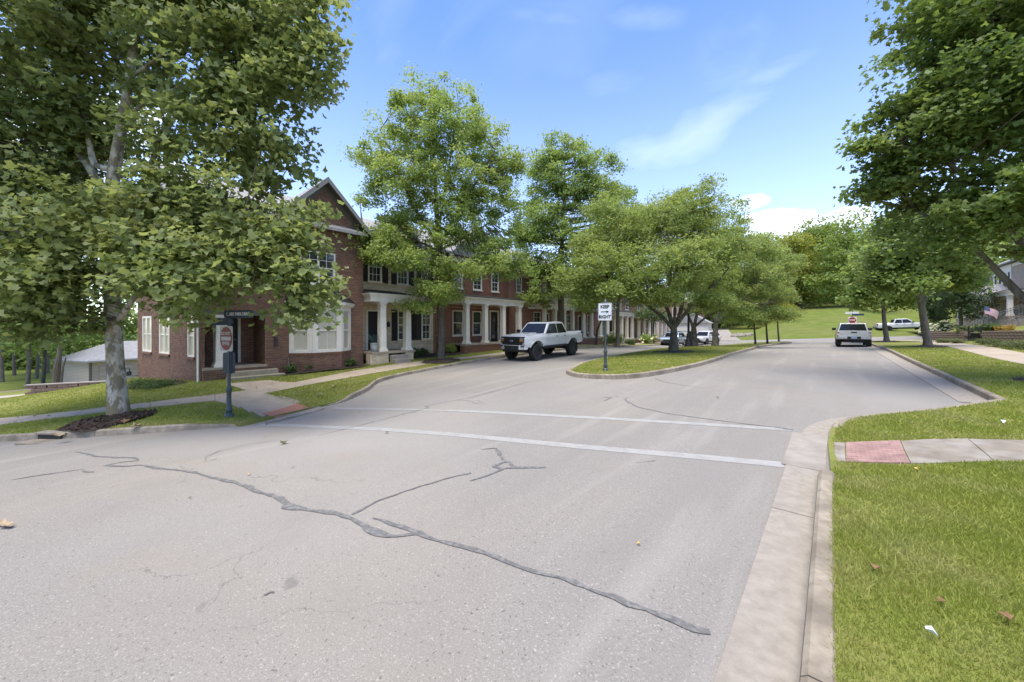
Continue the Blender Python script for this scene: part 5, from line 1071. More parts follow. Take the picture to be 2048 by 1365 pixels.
t5 = vehicle('suv', 'white suv facing us between the island tree trunks', 'car', 4.7, 1.9, 2.8, .95, .4, 1.05, 1.68, (1.0, .3, -1.8, -2.2), M_CARW, .36, .24, M_RIMB, pickup=False, hood=(.95, 1.08), group='parked cars')
park(t5, p_[0], p_[1]+2.4, rad(-104), 2.8)
p_ = W(1356, 652, 49)
t6 = vehicle('suv', 'dark teal suv mostly hidden behind the thickest island trunk', 'car', 4.6, 1.85, 2.7, .95, .38, 1.05, 1.7, (1.0, .3, -1.8, -2.2), M_CARD, .35, .23, M_RIMS, pickup=False, hood=(.95, 1.08), group='parked cars')
park(t6, p_[0], p_[1]+2.4, rad(-88), 2.7)
# ================================================================ TREES AND PLANTS
def leafmat(n, a, b, c3=None, tr=.38, f3=.5): return mat(n, a, b, scale=.9, rough=.5, spec=.35, island=.6, trans=tr, c3=c3, s3=.55, f3=f3)
LM_SYC = leafmat('sycamore_leaf', (.13, .175, .052), (.235, .275, .095), (.31, .32, .12), .46)
LM_OAK = leafmat('oak_leaf', (.165, .24, .055), (.275, .35, .10), (.33, .36, .11), .45)
LM_OAK2 = leafmat('oak_leaf_dark', (.14, .215, .05), (.24, .315, .088), (.28, .32, .095), .45)
LM_CHE = leafmat('cherry_leaf', (.155, .215, .055), (.255, .315, .095), (.34, .345, .11), .48, .35)
LM_MAP = leafmat('maple_leaf', (.10, .155, .037), (.175, .24, .064), (.225, .265, .075), .46)
LM_FAR = leafmat('far_leaf', (.105, .165, .034), (.20, .26, .058), (.24, .265, .065), .4)
LM_FARY = leafmat('far_leaf_yellow', (.19, .23, .036), (.29, .30, .06), (.33, .31, .075), .4)
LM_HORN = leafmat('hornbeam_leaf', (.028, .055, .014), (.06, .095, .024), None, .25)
LM_SHR = leafmat('shrub_leaf', (.055, .095, .025), (.10, .15, .042), None, .3)
LM_GRN = leafmat('groundcover_leaf', (.075, .105, .035), (.14, .16, .06), None, .3)
LM_YEL = leafmat('orange_leaf', (.35, .19, .03), (.22, .2, .04), None, .3)
M_HYD = mat('hydrangea_flower', (.68, .66, .36), (.78, .76, .58), rough=.8, island=True, trans=.2)
M_BSYC = mat('sycamore_bark', (.46, .42, .34), (.17, .14, .10), scale=5.2, rough=.95, bump=.7, bscale=25, lo=.45, hi=.54, c3=(.25, .205, .10), s3=4.1, f3=.9, stretch=(1, 1, .55))
M_BOAK = mat('oak_bark', (.125, .10, .075), (.065, .052, .04), scale=9, rough=1, bump=1., bscale=30, stretch=(1, 1, .25), c3=(.16, .15, .11), s3=3, f3=.5)
M_BMAP = mat('maple_bark', (.16, .135, .105), (.085, .07, .055), scale=9, rough=1, bump=1., bscale=30, stretch=(1, 1, .3), c3=(.2, .19, .16), s3=4, f3=.5)
M_BCHE = mat('cherry_bark', (.115, .098, .076), (.05, .043, .034), scale=7, rough=1, bump=.9, bscale=26, c3=(.17, .17, .12), s3=4, f3=.6)
def lobed():
    p = [(0, -.42), (.12, -.3), (.42, -.36), (.34, -.1), (.52, .08), (.26, .14), (.2, .3), (0, .55), (-.2, .3), (-.26, .14), (-.52, .08), (-.34, -.1), (-.42, -.36), (-.12, -.3)]
    return np.array([(x, y, .18*abs(x)-.10*y*y) for x, y in p])
T_LOB = lobed()
T_LOB8 = np.array([(0, -.30, -.02), (.34, -.42, .08), (.24, -.07, .03), (.55, .12, .12), (.17, .19, .02), (0, .60, -.07), (-.17, .19, .02), (-.55, .12, .12), (-.24, -.07, .03), (-.34, -.42, .08)])
T_LOB6 = np.array([(.30, -.42, .12), (.50, .08, .20), (.19, .22, .03), (0, .60, -.16), (-.19, .22, .03), (-.50, .08, .20), (-.30, -.42, .12), (0, -.24, -.04)])
M_TWIG = mat('twig', (.13, .105, .075), (.07, .056, .04), scale=9, rough=.9)
T_DIA = np.array([(0, -.5, 0), (.24, 0, .07), (0, .5, -.05), (-.24, 0, .07)])
T_SLIM = np.array([(0, -.5, 0), (.16, -.02, .05), (0, .5, -.08), (-.16, -.02, .05)])
T_FAT = np.array([(0, -.5, 0), (.36, -.1, .1), (.2, .4, .05), (-.2, .42, .05), (-.38, -.05, .1)])
def basis(n, nrm):
    nrm = nrm/np.linalg.norm(nrm, axis=1)[:, None]; r = R.normal(size=(n, 3)); t = np.cross(nrm, r); t /= np.linalg.norm(t, axis=1)[:, None]+1e-9
    return t, np.cross(nrm, t), nrm
def leaves(pos, nrm, size, T):
    n = len(pos); a, b, c = basis(n, nrm); s = size[:, None, None]
    V = pos[:, None, :]+s*(T[None, :, 0, None]*a[:, None, :]+T[None, :, 1, None]*b[:, None, :]+T[None, :, 2, None]*c[:, None, :])
    return V.reshape(-1, 3)
def cloud_pts(blobs, nleaf, cr, per=38, up=.75, outw=.5, rnd=.75, shell=.45, flat=.55):
    C_ = np.array([b[0] for b in blobs]); rr = np.array([b[1] for b in blobs]); w = rr**2.4*np.array([b[3] if len(b) > 3 else 1. for b in blobs]); w /= w.sum()
    sq = np.array([b[2] if len(b) > 2 else .85 for b in blobs]); nc = max(4, nleaf//per); k = R.choice(len(blobs), nc, p=w)
    d = R.normal(size=(nc, 3)); d /= np.linalg.norm(d, axis=1)[:, None]; q = rr[k]*R.uniform(0, 1, nc)**shell
    cc = C_[k]+d*q[:, None]*np.c_[np.ones(nc), np.ones(nc), sq[k]]
    i = R.integers(0, nc, nleaf); cs = cr*R.uniform(.55, 1.35, nc)[i]; g = np.clip(R.normal(size=(nleaf, 3)), -1.7, 1.7)*np.array([.55, .55, .55*flat])
    pos = cc[i]+g*cs[:, None]; nrm = np.array([0, 0, up])[None]+outw*d[i]+rnd*R.normal(size=(nleaf, 3))
    return pos, nrm, cc
def limb_path(a, b, sag=.18, n=6):
    a, b = np.array(a, float), np.array(b, float); m = (a+b)/2+np.array((0, 0, -sag*np.linalg.norm(b-a)*.35))+R.normal(size=3)*.05*np.linalg.norm(b-a)
    return [tuple((1-t)**2*a+2*t*(1-t)*m+t*t*b) for t in np.linspace(0, 1, n)]
def on_trunk(path, z):
    P_ = np.array(path); zz = P_[:, 2]; z = min(max(z, zz[0]), zz[-1]); return np.array([np.interp(z, zz, P_[:, i]) for i in range(3)])
def tree(name, label, trunk, radii, blobs, nleaf, size, T, lm, bm, group=None, cr=.6, per=38, nb=70, cat='tree', limbs=(), fork=.45, own=0, up=.75, outw=.5, rnd=.75, brad=.035, shell=.45, flat=.55, flare=1.35, smin=.5):
    base = trunk[0]; t = thing(name, label, cat, tuple(base), 0, group); o = np.array(base, float)
    tp = smooth_path(trunk, .35); rs = np.interp(np.linspace(0, 1, len(tp)), np.linspace(0, 1, len(radii)), radii)
    h = np.array([p[2] for p in tp])-base[2]; rs = rs*(1+(flare-1)*np.exp(-h/.22))
    g = G(); loc = [tuple(np.array(p)-o) for p in tp]; loc[0] = (loc[0][0], loc[0][1], loc[0][2]-.2); g.tube(loc, rs, 14)
    g.v = [(x*(1+.06*math.sin(5*math.atan2(y, x)+z*3)), y*(1+.06*math.sin(4*math.atan2(y, x)+z*2)), z) if z < 1.5 else (x, y, z) for x, y, z in g.v]
    tr = g.build('trunk', bm, t, smooth=True)
    for lp in limbs:
        pts = [tuple(np.array(p[:3])-o) for p in lp[0]]; lpth = smooth_path(pts, .3); g = G(); g.tube(lpth, np.linspace(lp[1], lp[2], len(lpth)), 9); g.build('limb', bm, t, smooth=True)
    pos, nrm, cc = cloud_pts(blobs, nleaf, cr, per, up, outw, rnd, shell, flat)
    g = G(); allp = [np.array(tp)]+[np.array(smooth_path([p[:3] for p in lp[0]], .3)) for lp in limbs]
    for c in cc[R.permutation(len(cc))[:nb]]:
        best = None
        for A in allp:
            d = np.linalg.norm(A-c, axis=1)+1.2*np.maximum(0, A[:, 2]-(c[2]-.25*np.linalg.norm(A[:, :2]-c[:2], axis=1)))
            lo_i = int(len(A)*fork) if A is allp[0] else 1
            i = lo_i+int(np.argmin(d[lo_i:])); 
            if best is None or d[i] < best[0]: best = (d[i], A[i])
        ln = np.linalg.norm(best[1]-c); rr_ = min(.09, brad*(.35+.22*ln)); p = limb_path(best[1]-o, c-o); g.tube(p, np.linspace(rr_, .008, len(p)), 5, cap=False)
    if g.v: g.build('branches', M_TWIG, t, smooth=True, kind='stuff')
    sz = size*R.uniform(smin, 1.25, nleaf)
    if own:                         # the leaves that show largest are parts of their own
        X, Zc = proj(pos); px = X/np.maximum(Zc, .5)*FOC+1024; py = HZ-(pos[:, 2]-EYE)/np.maximum(Zc, .5)*FOC
        ok = (px > 0) & (px < 2048) & (py > 0) & (py < 1365) & (Zc > 1); order = np.argsort(np.where(ok, Zc, 1e6)/sz*size)[:own]
        me = bpy.data.meshes.new('leaf'); me.from_pydata(T.tolist(), [], [tuple(range(len(T)))]); me.materials.append(lm)
        a, b, c = basis(len(order), nrm[order])
        for j, i in enumerate(order):
            q = link(bpy.data.objects.new('leaf', me)); q.parent = t; s = sz[i]
            q.matrix_local = Matrix(((a[j][0]*s, b[j][0]*s, c[j][0]*s, pos[i][0]-o[0]), (a[j][1]*s, b[j][1]*s, c[j][1]*s, pos[i][1]-o[1]), (a[j][2]*s, b[j][2]*s, c[j][2]*s, pos[i][2]-o[2]), (0, 0, 0, 1)))
        keep = np.ones(nleaf, bool); keep[order] = False; pos, nrm, sz = pos[keep], nrm[keep], sz[keep]
    V = leaves(pos-o, nrm, sz, T); cr_ = link(bpy.data.objects.new('crown', np_mesh('crown', V, len(T), lm))); cr_.parent = t; cr_['kind'] = 'stuff'
    return t
def B(px, py, Z, rpx, sq=.85, w=1.): return (W(px, py, Z), rpx*Z/FOC, sq, w)
def gz(u, v, off=.13): return zt1(u, v)+off
# ---- the big sycamore at the left corner
sb = P(238, 829, .17); bz_ = zl1(*sb)+.03; Zs = -SN*sb[0]+CS*sb[1]
def S_(px, py, dz=0.): return tuple(W(px, py, Zs+dz))
syc_tr = [(*sb, bz_), S_(232, 740), S_(226, 640), S_(224, 560), S_(216, 470), S_(226, 360), S_(244, 250), S_(258, 165), S_(266, 90), S_(284, -10), S_(290, -160), S_(292, -300)]
LIM = [([S_(231, 655), S_(262, 605, -.3), S_(300, 560, -.6), S_(370, 520, -.9)], .075, .03), ([S_(218, 470), S_(275, 385, -.1), S_(312, 305, -.2), S_(355, 225, -.3), S_(395, 160, -.4)], .085, .02),
       ([S_(216, 420), S_(175, 330, .2), S_(110, 270, .4), S_(30, 235, .5), S_(-60, 170, .6)], .10, .03), ([S_(248, 245), S_(290, 205, -.2), S_(345, 180, -.4), S_(420, 150, -.6)], .05, .015),
       ([S_(262, 155), S_(310, 120, -.1), S_(350, 85, -.2)], .05, .015), ([S_(226, 340), S_(190, 330, .1), S_(180, 290, .1), S_(160, 180, .3), S_(150, 40, .3)], .08, .03),
       ([S_(222, 520), S_(300, 470, -.7), S_(420, 440, -1.2), S_(560, 430, -1.5)], .06, .015), ([S_(216, 560), S_(140, 520, -.5), S_(40, 470, -1.)], .07, .02)]
z = Zs
SB = [B(130, 60, z, 175), B(330, -60, z, 190), B(60, 210, z, 165), B(200, -180, z, 230), B(430, 60, z-.3, 150), B(560, 90, z-.5, 110), B(625, 165, z-.6, 66, .85, 1.3), B(480, 190, z-.4, 120), B(430, 300, z-.5, 105), B(545, 300, z-.6, 82),
      B(60, 370, z, 140), B(180, 440, z-.5, 110), B(360, 430, z-.8, 82), B(470, 420, z-1., 100), B(585, 415, z-1.3, 52), B(560, 480, z-1.3, 75), B(430, 530, z-1.4, 92, .85, 1.7), B(515, 560, z-1.6, 56, .85, 1.9), B(610, 560, z-1.6, 56, .85, 2.), B(430, 580, z-1.5, 56, .85, 1.9), B(560, 505, z-1.5, 58, .85, 1.3), B(340, 500, z-1.1, 80, .85, 1.6), B(635, 628, z-1.6, 30, .85, 1.6), B(330, 570, z-1.1, 80), B(395, 655, z-1.6, 22), B(270, 500, z-.7, 75),
      B(110, 560, z-.8, 105), B(20, 520, z-.5, 130), B(60, 650, z-.9, 62), B(150, 640, z-.5, 55), B(-60, 300, z+.3, 180), B(640, 110, z-.6, 45), B(610, 20, z-.4, 70), B(500, -60, z, 120), B(160, 250, z+.2, 95), B(335, 395, z-.7, 72, .85, 1.4), B(400, 480, z-1.2, 62, .85, 1.5), B(590, 632, z-1.6, 28, .85, 1.8), B(290, 420, z-.4, 60), B(320, 290, z-.2, 62), B(300, 190, z, 50), B(370, 210, z-.2, 60)]
tree('sycamore_tree', 'big sycamore with mottled pale bark standing in mulch at the left corner', syc_tr, [.185, .172, .166, .16, .145, .12, .10, .082, .066, .05, .04, .02], SB, 76000, .17, T_LOB6, LM_SYC, M_BSYC, cr=.48, per=48, nb=330, limbs=LIM, own=300, brad=.017, shell=.5, up=.85, outw=.55, rnd=.6)
# ---- oak on the left kerb strip
ob = P(883, 719, .16); zo = -SN*ob[0]+CS*ob[1]
def T_(Zb): return lambda px, py, dz=0.: tuple(W(px, py, Zb+dz))
o_ = T_(zo)
tr_ = [(*ob, gz(*ob)), o_(882, 660), o_(881, 590), o_(878, 500), o_(873, 420), o_(868, 330), o_(862, 230), o_(858, 170)]
LO = [([o_(879, 510), o_(860, 465, .3), o_(820, 400, .6), o_(790, 320, .8), o_(760, 260, .9)], .11, .03), ([o_(879, 500), o_(905, 440, -.4), o_(950, 370, -.8), o_(990, 300, -1)], .10, .03), ([o_(876, 470), o_(890, 380, .3), o_(905, 290, .5), o_(920, 200, .6)], .08, .02),
      ([o_(880, 505), o_(830, 480, -.7), o_(770, 460, -1.3), o_(700, 470, -1.6)], .07, .015), ([o_(880, 500), o_(930, 475, -.5), o_(990, 440, -1), o_(1030, 420, -1.2)], .07, .015)]
OB = [B(850, 200, zo, 62), B(915, 215, zo, 58), B(800, 265, zo+.3, 62), B(880, 290, zo, 90), B(960, 280, zo-.4, 72), B(1005, 330, zo-.5, 52), B(760, 330, zo, 66), B(830, 370, zo, 86), B(930, 380, zo-.5, 86), B(740, 395, zo, 38), B(1010, 420, zo-.6, 62), B(800, 440, zo, 56), B(900, 450, zo-.6, 70),
      B(745, 505, zo-1.2, 56, .4), B(820, 520, zo-1.2, 56, .5), B(705, 480, zo-1.2, 34, .4), B(870, 575, zo-1, 66, .6), B(930, 540, zo-1, 60, .5), B(1000, 530, zo-1, 58, .5), B(840, 610, zo-.9, 36, .4), B(1040, 560, zo-.8, 36, .5), B(760, 460, zo-1, 40, .4), B(935, 470, zo-.8, 50, .7), B(985, 480, zo-.8, 44, .6), B(800, 480, zo-.8, 50, .6), B(700, 320, zo, 20), B(800, 205, zo, 26), B(1035, 300, zo-.4, 24)]
tree('oak_tree', 'tall yellow green oak in the kerb strip before the cream townhouse', tr_, [.20, .185, .18, .165, .12, .08, .05, .02], OB, 80000, .175, T_DIA, LM_OAK, M_BOAK, 'street trees along the left kerb', cr=.52, per=120, nb=260, limbs=LO, fork=.55, shell=.55)
# ---- second oak behind the lifted pickup
zb2 = 29.; o2 = T_(zb2); b2 = W(1122, 688, zb2); b2z = gz(b2[0], b2[1], .1); b2 = (b2[0], b2[1], b2z)
tr_ = [b2, o2(1122, 620), o2(1122, 560), o2(1124, 480), o2(1128, 400), o2(1130, 320)]
OB = [B(1125, 300, zb2, 46), B(1085, 330, zb2, 40), B(1170, 330, zb2, 42), B(1215, 330, zb2+2, 28), B(1110, 380, zb2, 62), B(1180, 400, zb2+1, 60), B(1225, 420, zb2+2, 46), B(1085, 450, zb2, 52), B(1150, 480, zb2-.5, 66), B(1100, 540, zb2-.6, 50, .6), B(1080, 595, zb2-.6, 36, .6), B(1150, 570, zb2-1, 50, .6), B(1220, 480, zb2+1, 52), B(1060, 410, zb2, 34), B(1195, 560, zb2, 40), B(1050, 470, zb2, 40), B(1255, 440, zb2+2, 40), B(1275, 430, zb2+3, 36), B(1240, 390, zb2+2, 30), B(1065, 520, zb2, 40)]
tree('oak_tree', 'dark trunked oak rising behind the lifted pickup', tr_, [.26, .24, .21, .16, .1, .03], OB, 64000, .23, T_DIA, LM_OAK2, M_BOAK, 'street trees along the left kerb', cr=.7, per=110, nb=170, fork=.5, shell=.55)
zb3 = 33.; o3 = T_(zb3); b3 = W(1235, 690, zb3); b3 = (b3[0], b3[1], gz(b3[0], b3[1]))
tr_ = [b3, o3(1235, 640), o3(1237, 600), o3(1240, 540), o3(1245, 470)]
tree('oak_tree', 'slim pale trunked street tree behind the keep right sign', tr_, [.16, .15, .13, .1, .03], [B(1245, 480, zb3, 60), B(1230, 545, zb3, 60), B(1275, 440, zb3, 36), B(1265, 560, zb3, 40)], 16000, .18, T_DIA, LM_OAK2, M_BMAP, 'street trees along the left kerb', cr=.7, per=34, nb=60)
# small dark tree with white flowers further along the left kerb
zb4 = 44.; o4 = T_(zb4); b4 = W(1308, 686, zb4); b4 = (b4[0], b4[1], gz(b4[0], b4[1]))
tree('dogwood_tree', 'small dark low tree with white blossom among the white porch columns', [b4, o4(1307, 660), o4(1309, 630), o4(1305, 600)], [.1, .09, .06, .02], [B(1300, 625, zb4, 22), B(1322, 632, zb4, 18), B(1280, 630, zb4, 16)], 3500, .2, T_DIA, LM_SHR, M_BOAK, cr=.7, per=20, nb=20)
b5 = W(1192, 688, 34.); b5 = (b5[0], b5[1], gz(b5[0], b5[1])); o5 = T_(34.)
tree('crape_myrtle', 'small crooked multi stemmed tree beside the keep right sign pole', [b5, o5(1195, 660), o5(1203, 640), o5(1206, 615)], [.12, .1, .07, .03], [B(1200, 600, 34., 24, .6), B(1180, 615, 34., 18, .6)], 3500, .16, T_DIA, LM_OAK2, M_BCHE, cr=.6, per=20, nb=20)
b6 = (-18.1, 14.3, gz(-18.1, 14.3))
t = tree('crape_myrtle', 'slender multi stemmed bare bottomed tree between cream and orange townhouses', [b6, (-18.1, 14.25, 1.5), (-18.0, 14.1, 3.)], [.06, .05, .03], [(np.array((-18, 14.3, 3.4)), .9, .6), (np.array((-18.2, 13.8, 3.9)), .7, .6)], 3500, .12, T_SLIM, LM_OAK2, M_BCHE, cr=.45, per=20, nb=20,
         limbs=[([(b6[0]+.12*a, b6[1]+.12*b, b6[2]-.1), (b6[0]+.2*a, b6[1]+.22*b, 1.2), (b6[0]+.35*a, b6[1]+.4*b, 3.2)], .05, .02) for a, b in ((1, .3), (-.6, 1), (.2, -1), (.9, -.8))])
# ---- cherry trees on the island
def cherry(label, base, px0, blobs, nleaf, limbs, r=.24, **k):
    b = (base[0], base[1], float(zi(np.array([base[0]]), np.array([base[1]]))[0])+.02); Zb = -SN*base[0]+CS*base[1]; q = T_(Zb)
    tree('cherry_tree', label, [b, q(px0[0], px0[1]), q(px0[2], px0[3])], [r, r*.85, r*.6], [B(*x) for x in blobs], int(nleaf*1.25), .215, T_SLIM, LM_CHE, M_BCHE, 'cherry trees on the island', cr=.55, per=85, limbs=[([q(*a) for a in l[0]], l[1], l[2]) for l in limbs], fork=.6, shell=.5, up=.6, flat=.5, nb=k.get('nb', 200), brad=.03)
z1 = -SN*ISLT[0][0]+CS*ISLT[0][1]
cherry('thickest island cherry tree forking low into many spreading limbs', ISLT[0], (1348, 675, 1348, 655), [(1200, 530, z1-1.5, 60, .7), (1150, 560, z1-1.5, 46, .6), (1260, 470, z1, 76, .8), (1330, 450, z1, 76, .8), (1400, 430, z1, 66, .8), (1300, 540, z1-2, 80, .7), (1380, 530, z1-2, 76, .7), (1240, 580, z1-2, 56, .5), (1330, 590, z1-2.2, 46, .4), (1440, 500, z1-.5, 60, .8), (1425, 375, z1, 26, 1.2, .5), (1385, 395, z1, 36, 1.), (1345, 400, z1, 26, 1., .6), (1465, 405, z1, 24, 1., .5), (1500, 430, z1, 20, .8, .6), (1290, 420, z1, 26, 1., .7), (1180, 490, z1, 46, .7), (1160, 605, z1-1.6, 26, .5), (1210, 420, z1, 40, .8), (1190, 590, z1-1.2, 44, .5), (1290, 600, z1-1.8, 40, .4), (1420, 600, z1-1, 40, .45)], 56000,
       [([(1347, 660), (1320, 630, -.3), (1270, 595, -.9), (1220, 560, -1.4)], .11, .03), ([(1345, 655), (1335, 620, .2), (1300, 560, .4), (1270, 500, .5)], .12, .03), ([(1350, 655), (1362, 620, -.2), (1375, 540, -.4), (1400, 450, -.5)], .13, .03), ([(1350, 655), (1385, 610, .3), (1430, 570, .5), (1470, 520, .5)], .11, .03), ([(1348, 655), (1350, 600, -.8), (1340, 540, -1.6), (1330, 500, -2)], .09, .02), ([(1380, 530, -.4), (1405, 450, -.5), (1430, 380, -.4), (1438, 352, -.3)], .04, .01)], r=.25)
z2 = -SN*ISLT[1][0]+CS*ISLT[1][1]
cherry('middle island cherry tree beside the lamp post', ISLT[1], (1388, 665, 1387, 650), [(1430, 460, z2, 60, .8), (1480, 490, z2, 60, .8), (1500, 560, z2-1, 56, .7), (1420, 560, z2-1, 60, .6), (1450, 610, z2-1.5, 36, .4), (1530, 500, z2, 42, .8), (1490, 628, z2-1.2, 34, .45), (1400, 618, z2-1, 30, .4), (1545, 625, z2-1, 30, .45), (1545, 580, z2-1, 34, .7), (1360, 470, z2, 60, .8)], 34000,
       [([(1387, 655), (1370, 620), (1340, 580)], .1, .03), ([(1388, 655), (1400, 610), (1430, 560), (1460, 510)], .12, .03), ([(1388, 655), (1420, 630, -.5), (1470, 610, -1), (1510, 580, -1.4)], .09, .02)], r=.26)
z3 = 37.5; i3 = W(1430, 690, z3)
cherry('farthest island cherry tree with a dark trunk and wide low crown', (i3[0], i3[1]), (1431, 660, 1431, 642), [(1500, 500, z3, 42, .8), (1540, 540, z3, 46, .8), (1470, 570, z3, 46, .7), (1560, 590, z3, 34, .6), (1500, 610, z3-1, 34, .5), (1400, 560, z3, 40, .7), (1570, 520, z3, 32, .8), (1430, 520, z3, 44, .8), (1575, 628, z3, 30, .5), (1460, 635, z3, 26, .4), (1520, 640, z3, 26, .45)], 26000,
       [([(1431, 645), (1410, 615), (1380, 590)], .13, .03), ([(1431, 645), (1450, 610), (1490, 570)], .13, .03), ([(1431, 645), (1465, 625, -.5), (1510, 610, -1)], .1, .02)], r=.30)
# yellowish young trees at the far end of the island
for px, Zf, r_, lab in ((1511, 39., 24, 'young yellow green tree at the far island end, left of its row'), (1535, 39.5, 26, 'young yellow green tree at the far island end, middle of its row'), (1558, 44., 25, 'young grey green tree at the far island end, right of its row')):
    q = T_(Zf); b = W(px, 686, Zf); b = (b[0], b[1], float(zi(np.array([b[0]]), np.array([b[1]]))[0]))
    tree('young_tree', lab, [b, q(px-2, 660), q(px-3, 640), q(px-4, 610)], [.09, .085, .07, .03], [B(px-6, 618, Zf, r_), B(px+14, 625, Zf, r_*.8), B(px-22, 630, Zf, r_*.7), B(px, 590, Zf, r_*.7)], 6500, .2, T_DIA, LM_FARY, M_BCHE, 'young trees at the far end of the island', cr=.6, per=24, nb=30)
# ---- maples on the right
mb_ = (*MAPB, gz(*MAPB, .15)); zm = -SN*MAPB[0]+CS*MAPB[1]; q = T_(zm)
tr_ = [mb_, tuple(np.array(mb_)+(-.05, .02, 1.2)), q(2092, 600), q(2085, 430), q(2060, 260), q(2050, 100), q(2040, -60)]
LMs = [([q(2093, 640), q(2048, 598, .3), q(2000, 548, .6), q(1920, 470, .8), q(1830, 420, 1.)], .10, .03), ([q(2092, 560), q(2000, 430), q(1900, 330, .2), q(1800, 290, .4)], .10, .03), ([q(2086, 430), q(2150, 300), q(2230, 150)], .08, .03)]
MB = [B(1985, 60, zm, 125), B(1900, 120, zm, 92), B(2040, 180, zm-.5, 130), B(1900, 240, zm, 105), B(1800, 270, zm+.6, 82), B(1730, 300, zm+1, 48), B(1690, 310, zm+1.2, 26), B(1830, 350, zm+.6, 90), B(1760, 370, zm+1, 48), B(1940, 390, zm, 105), B(2030, 420, zm-.6, 110), B(1860, 440, zm+.6, 72), B(1780, 440, zm+1.5, 38), B(1960, 490, zm, 62), B(2040, 500, zm-.5, 30), B(1890, 30, zm, 52), B(1835, 190, zm+.3, 46), B(1790, 225, zm+.6, 32), B(2100, 300, zm, 200), B(2100, 60, zm, 240), B(2000, -100, zm, 220), B(1700, 400, zm+1.2, 20), B(2170, 440, zm, 90), B(1900, 540, zm+.4, 30)]
tree('maple_tree', 'large dark green maple overhanging the right kerb in the foreground', tr_, [.26, .24, .22, .17, .12, .08, .03], MB, 52000, .145, T_LOB6, LM_MAP, M_BMAP, 'street trees along the right kerb', cr=.46, per=90, nb=260, limbs=LMs, shell=.5, up=.9, outw=.45, rnd=.55, own=300)
q1 = (*MT1, gz(*MT1)); Z1 = -SN*MT1[0]+CS*MT1[1]; q = T_(Z1)
tr_ = [q1, q(1850, 655), q(1843, 610), q(1838, 560), q(1835, 500)]
tree('maple_tree', 'mid sized maple with a leaning grey trunk by the right sidewalk', tr_, [.19, .165, .145, .12, .04], [B(1840, 500, Z1, 62), B(1790, 520, Z1, 56), B(1890, 520, Z1, 60), B(1760, 560, Z1, 34, .6), B(1850, 440, Z1+.5, 56), B(1790, 460, Z1+.5, 46), B(1900, 450, Z1, 56), B(1920, 560, Z1, 36, .6), B(1820, 570, Z1-1, 40, .5)], 30000, .21, T_FAT, LM_MAP, M_BMAP, 'street trees along the right kerb', cr=.65, per=30, nb=110,
     limbs=[([q(1848, 640), q(1838, 600), q(1820, 560), q(1800, 520)], .12, .03), ([q(1844, 610), q(1870, 560), q(1890, 520)], .1, .03)], up=.9)
q2 = (*MT2, gz(*MT2)); Z2 = -SN*MT2[0]+CS*MT2[1]; q = T_(Z2)
tree('maple_tree', 'smaller round maple between the silver pickup and the white pickup', [q2, q(1770, 655), q(1767, 625), q(1766, 590)], [.18, .15, .12, .05], [B(1765, 570, Z2, 42), B(1730, 590, Z2, 30), B(1800, 590, Z2, 34), B(1770, 520, Z2, 46), B(1735, 545, Z2, 32), B(1800, 540, Z2, 34)], 15000, .27, T_FAT, LM_OAK2, M_BMAP, 'street trees along the right kerb', cr=.8, per=28, nb=60, up=.9)
# dark clipped hornbeams before the right house
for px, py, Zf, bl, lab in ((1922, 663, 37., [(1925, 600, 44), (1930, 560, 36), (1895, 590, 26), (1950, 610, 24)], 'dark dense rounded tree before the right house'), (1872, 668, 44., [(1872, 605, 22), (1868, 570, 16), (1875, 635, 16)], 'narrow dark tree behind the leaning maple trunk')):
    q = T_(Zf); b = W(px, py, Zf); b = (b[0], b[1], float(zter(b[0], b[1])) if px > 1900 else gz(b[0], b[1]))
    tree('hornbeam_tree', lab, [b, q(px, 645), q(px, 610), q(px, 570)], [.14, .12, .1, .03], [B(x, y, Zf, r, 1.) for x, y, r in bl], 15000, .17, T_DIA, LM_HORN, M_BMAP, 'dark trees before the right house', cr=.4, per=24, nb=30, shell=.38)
# ---- trees at the foot of the wooded hill
FT = [(1693, 640, 82, [(1690, 520, 66), (1650, 560, 40), (1735, 560, 40), (1700, 460, 44), (1670, 600, 26), (1715, 605, 24)], LM_FAR, 'tall bright tree standing alone on the grass hill'), (1655, 625, 95, [(1640, 520, 46), (1600, 560, 32), (1630, 470, 40), (1660, 590, 30)], LM_FAR, 'broad tree at the wood edge left of the lone hill tree'), (1600, 630, 88, [(1590, 540, 40), (1560, 590, 28), (1610, 590, 26), (1585, 490, 34)], LM_FARY, 'yellowish tree at the wood edge above the far island end'), (1545, 640, 98, [(1540, 560, 40), (1500, 600, 30), (1530, 500, 36), (1570, 610, 22)], LM_FARY, 'low yellow green tree at the far left wood edge')]
for px, py, Zf, bl, lm, lab in FT:
    q = T_(Zf); b = W(px, py, Zf); b = (b[0], b[1], zt1(b[0], b[1])); top = min(y for _, y, _ in bl)
    tree('hillside_tree', lab, [b, q(px, py-35), q(px, top+30)], [.35, .3, .1], [B(x, y, Zf, r) for x, y, r in bl], 9000, .55, T_FAT, lm, M_BOAK, 'trees at the edge of the wooded hill', cr=1.6, per=26, nb=30)
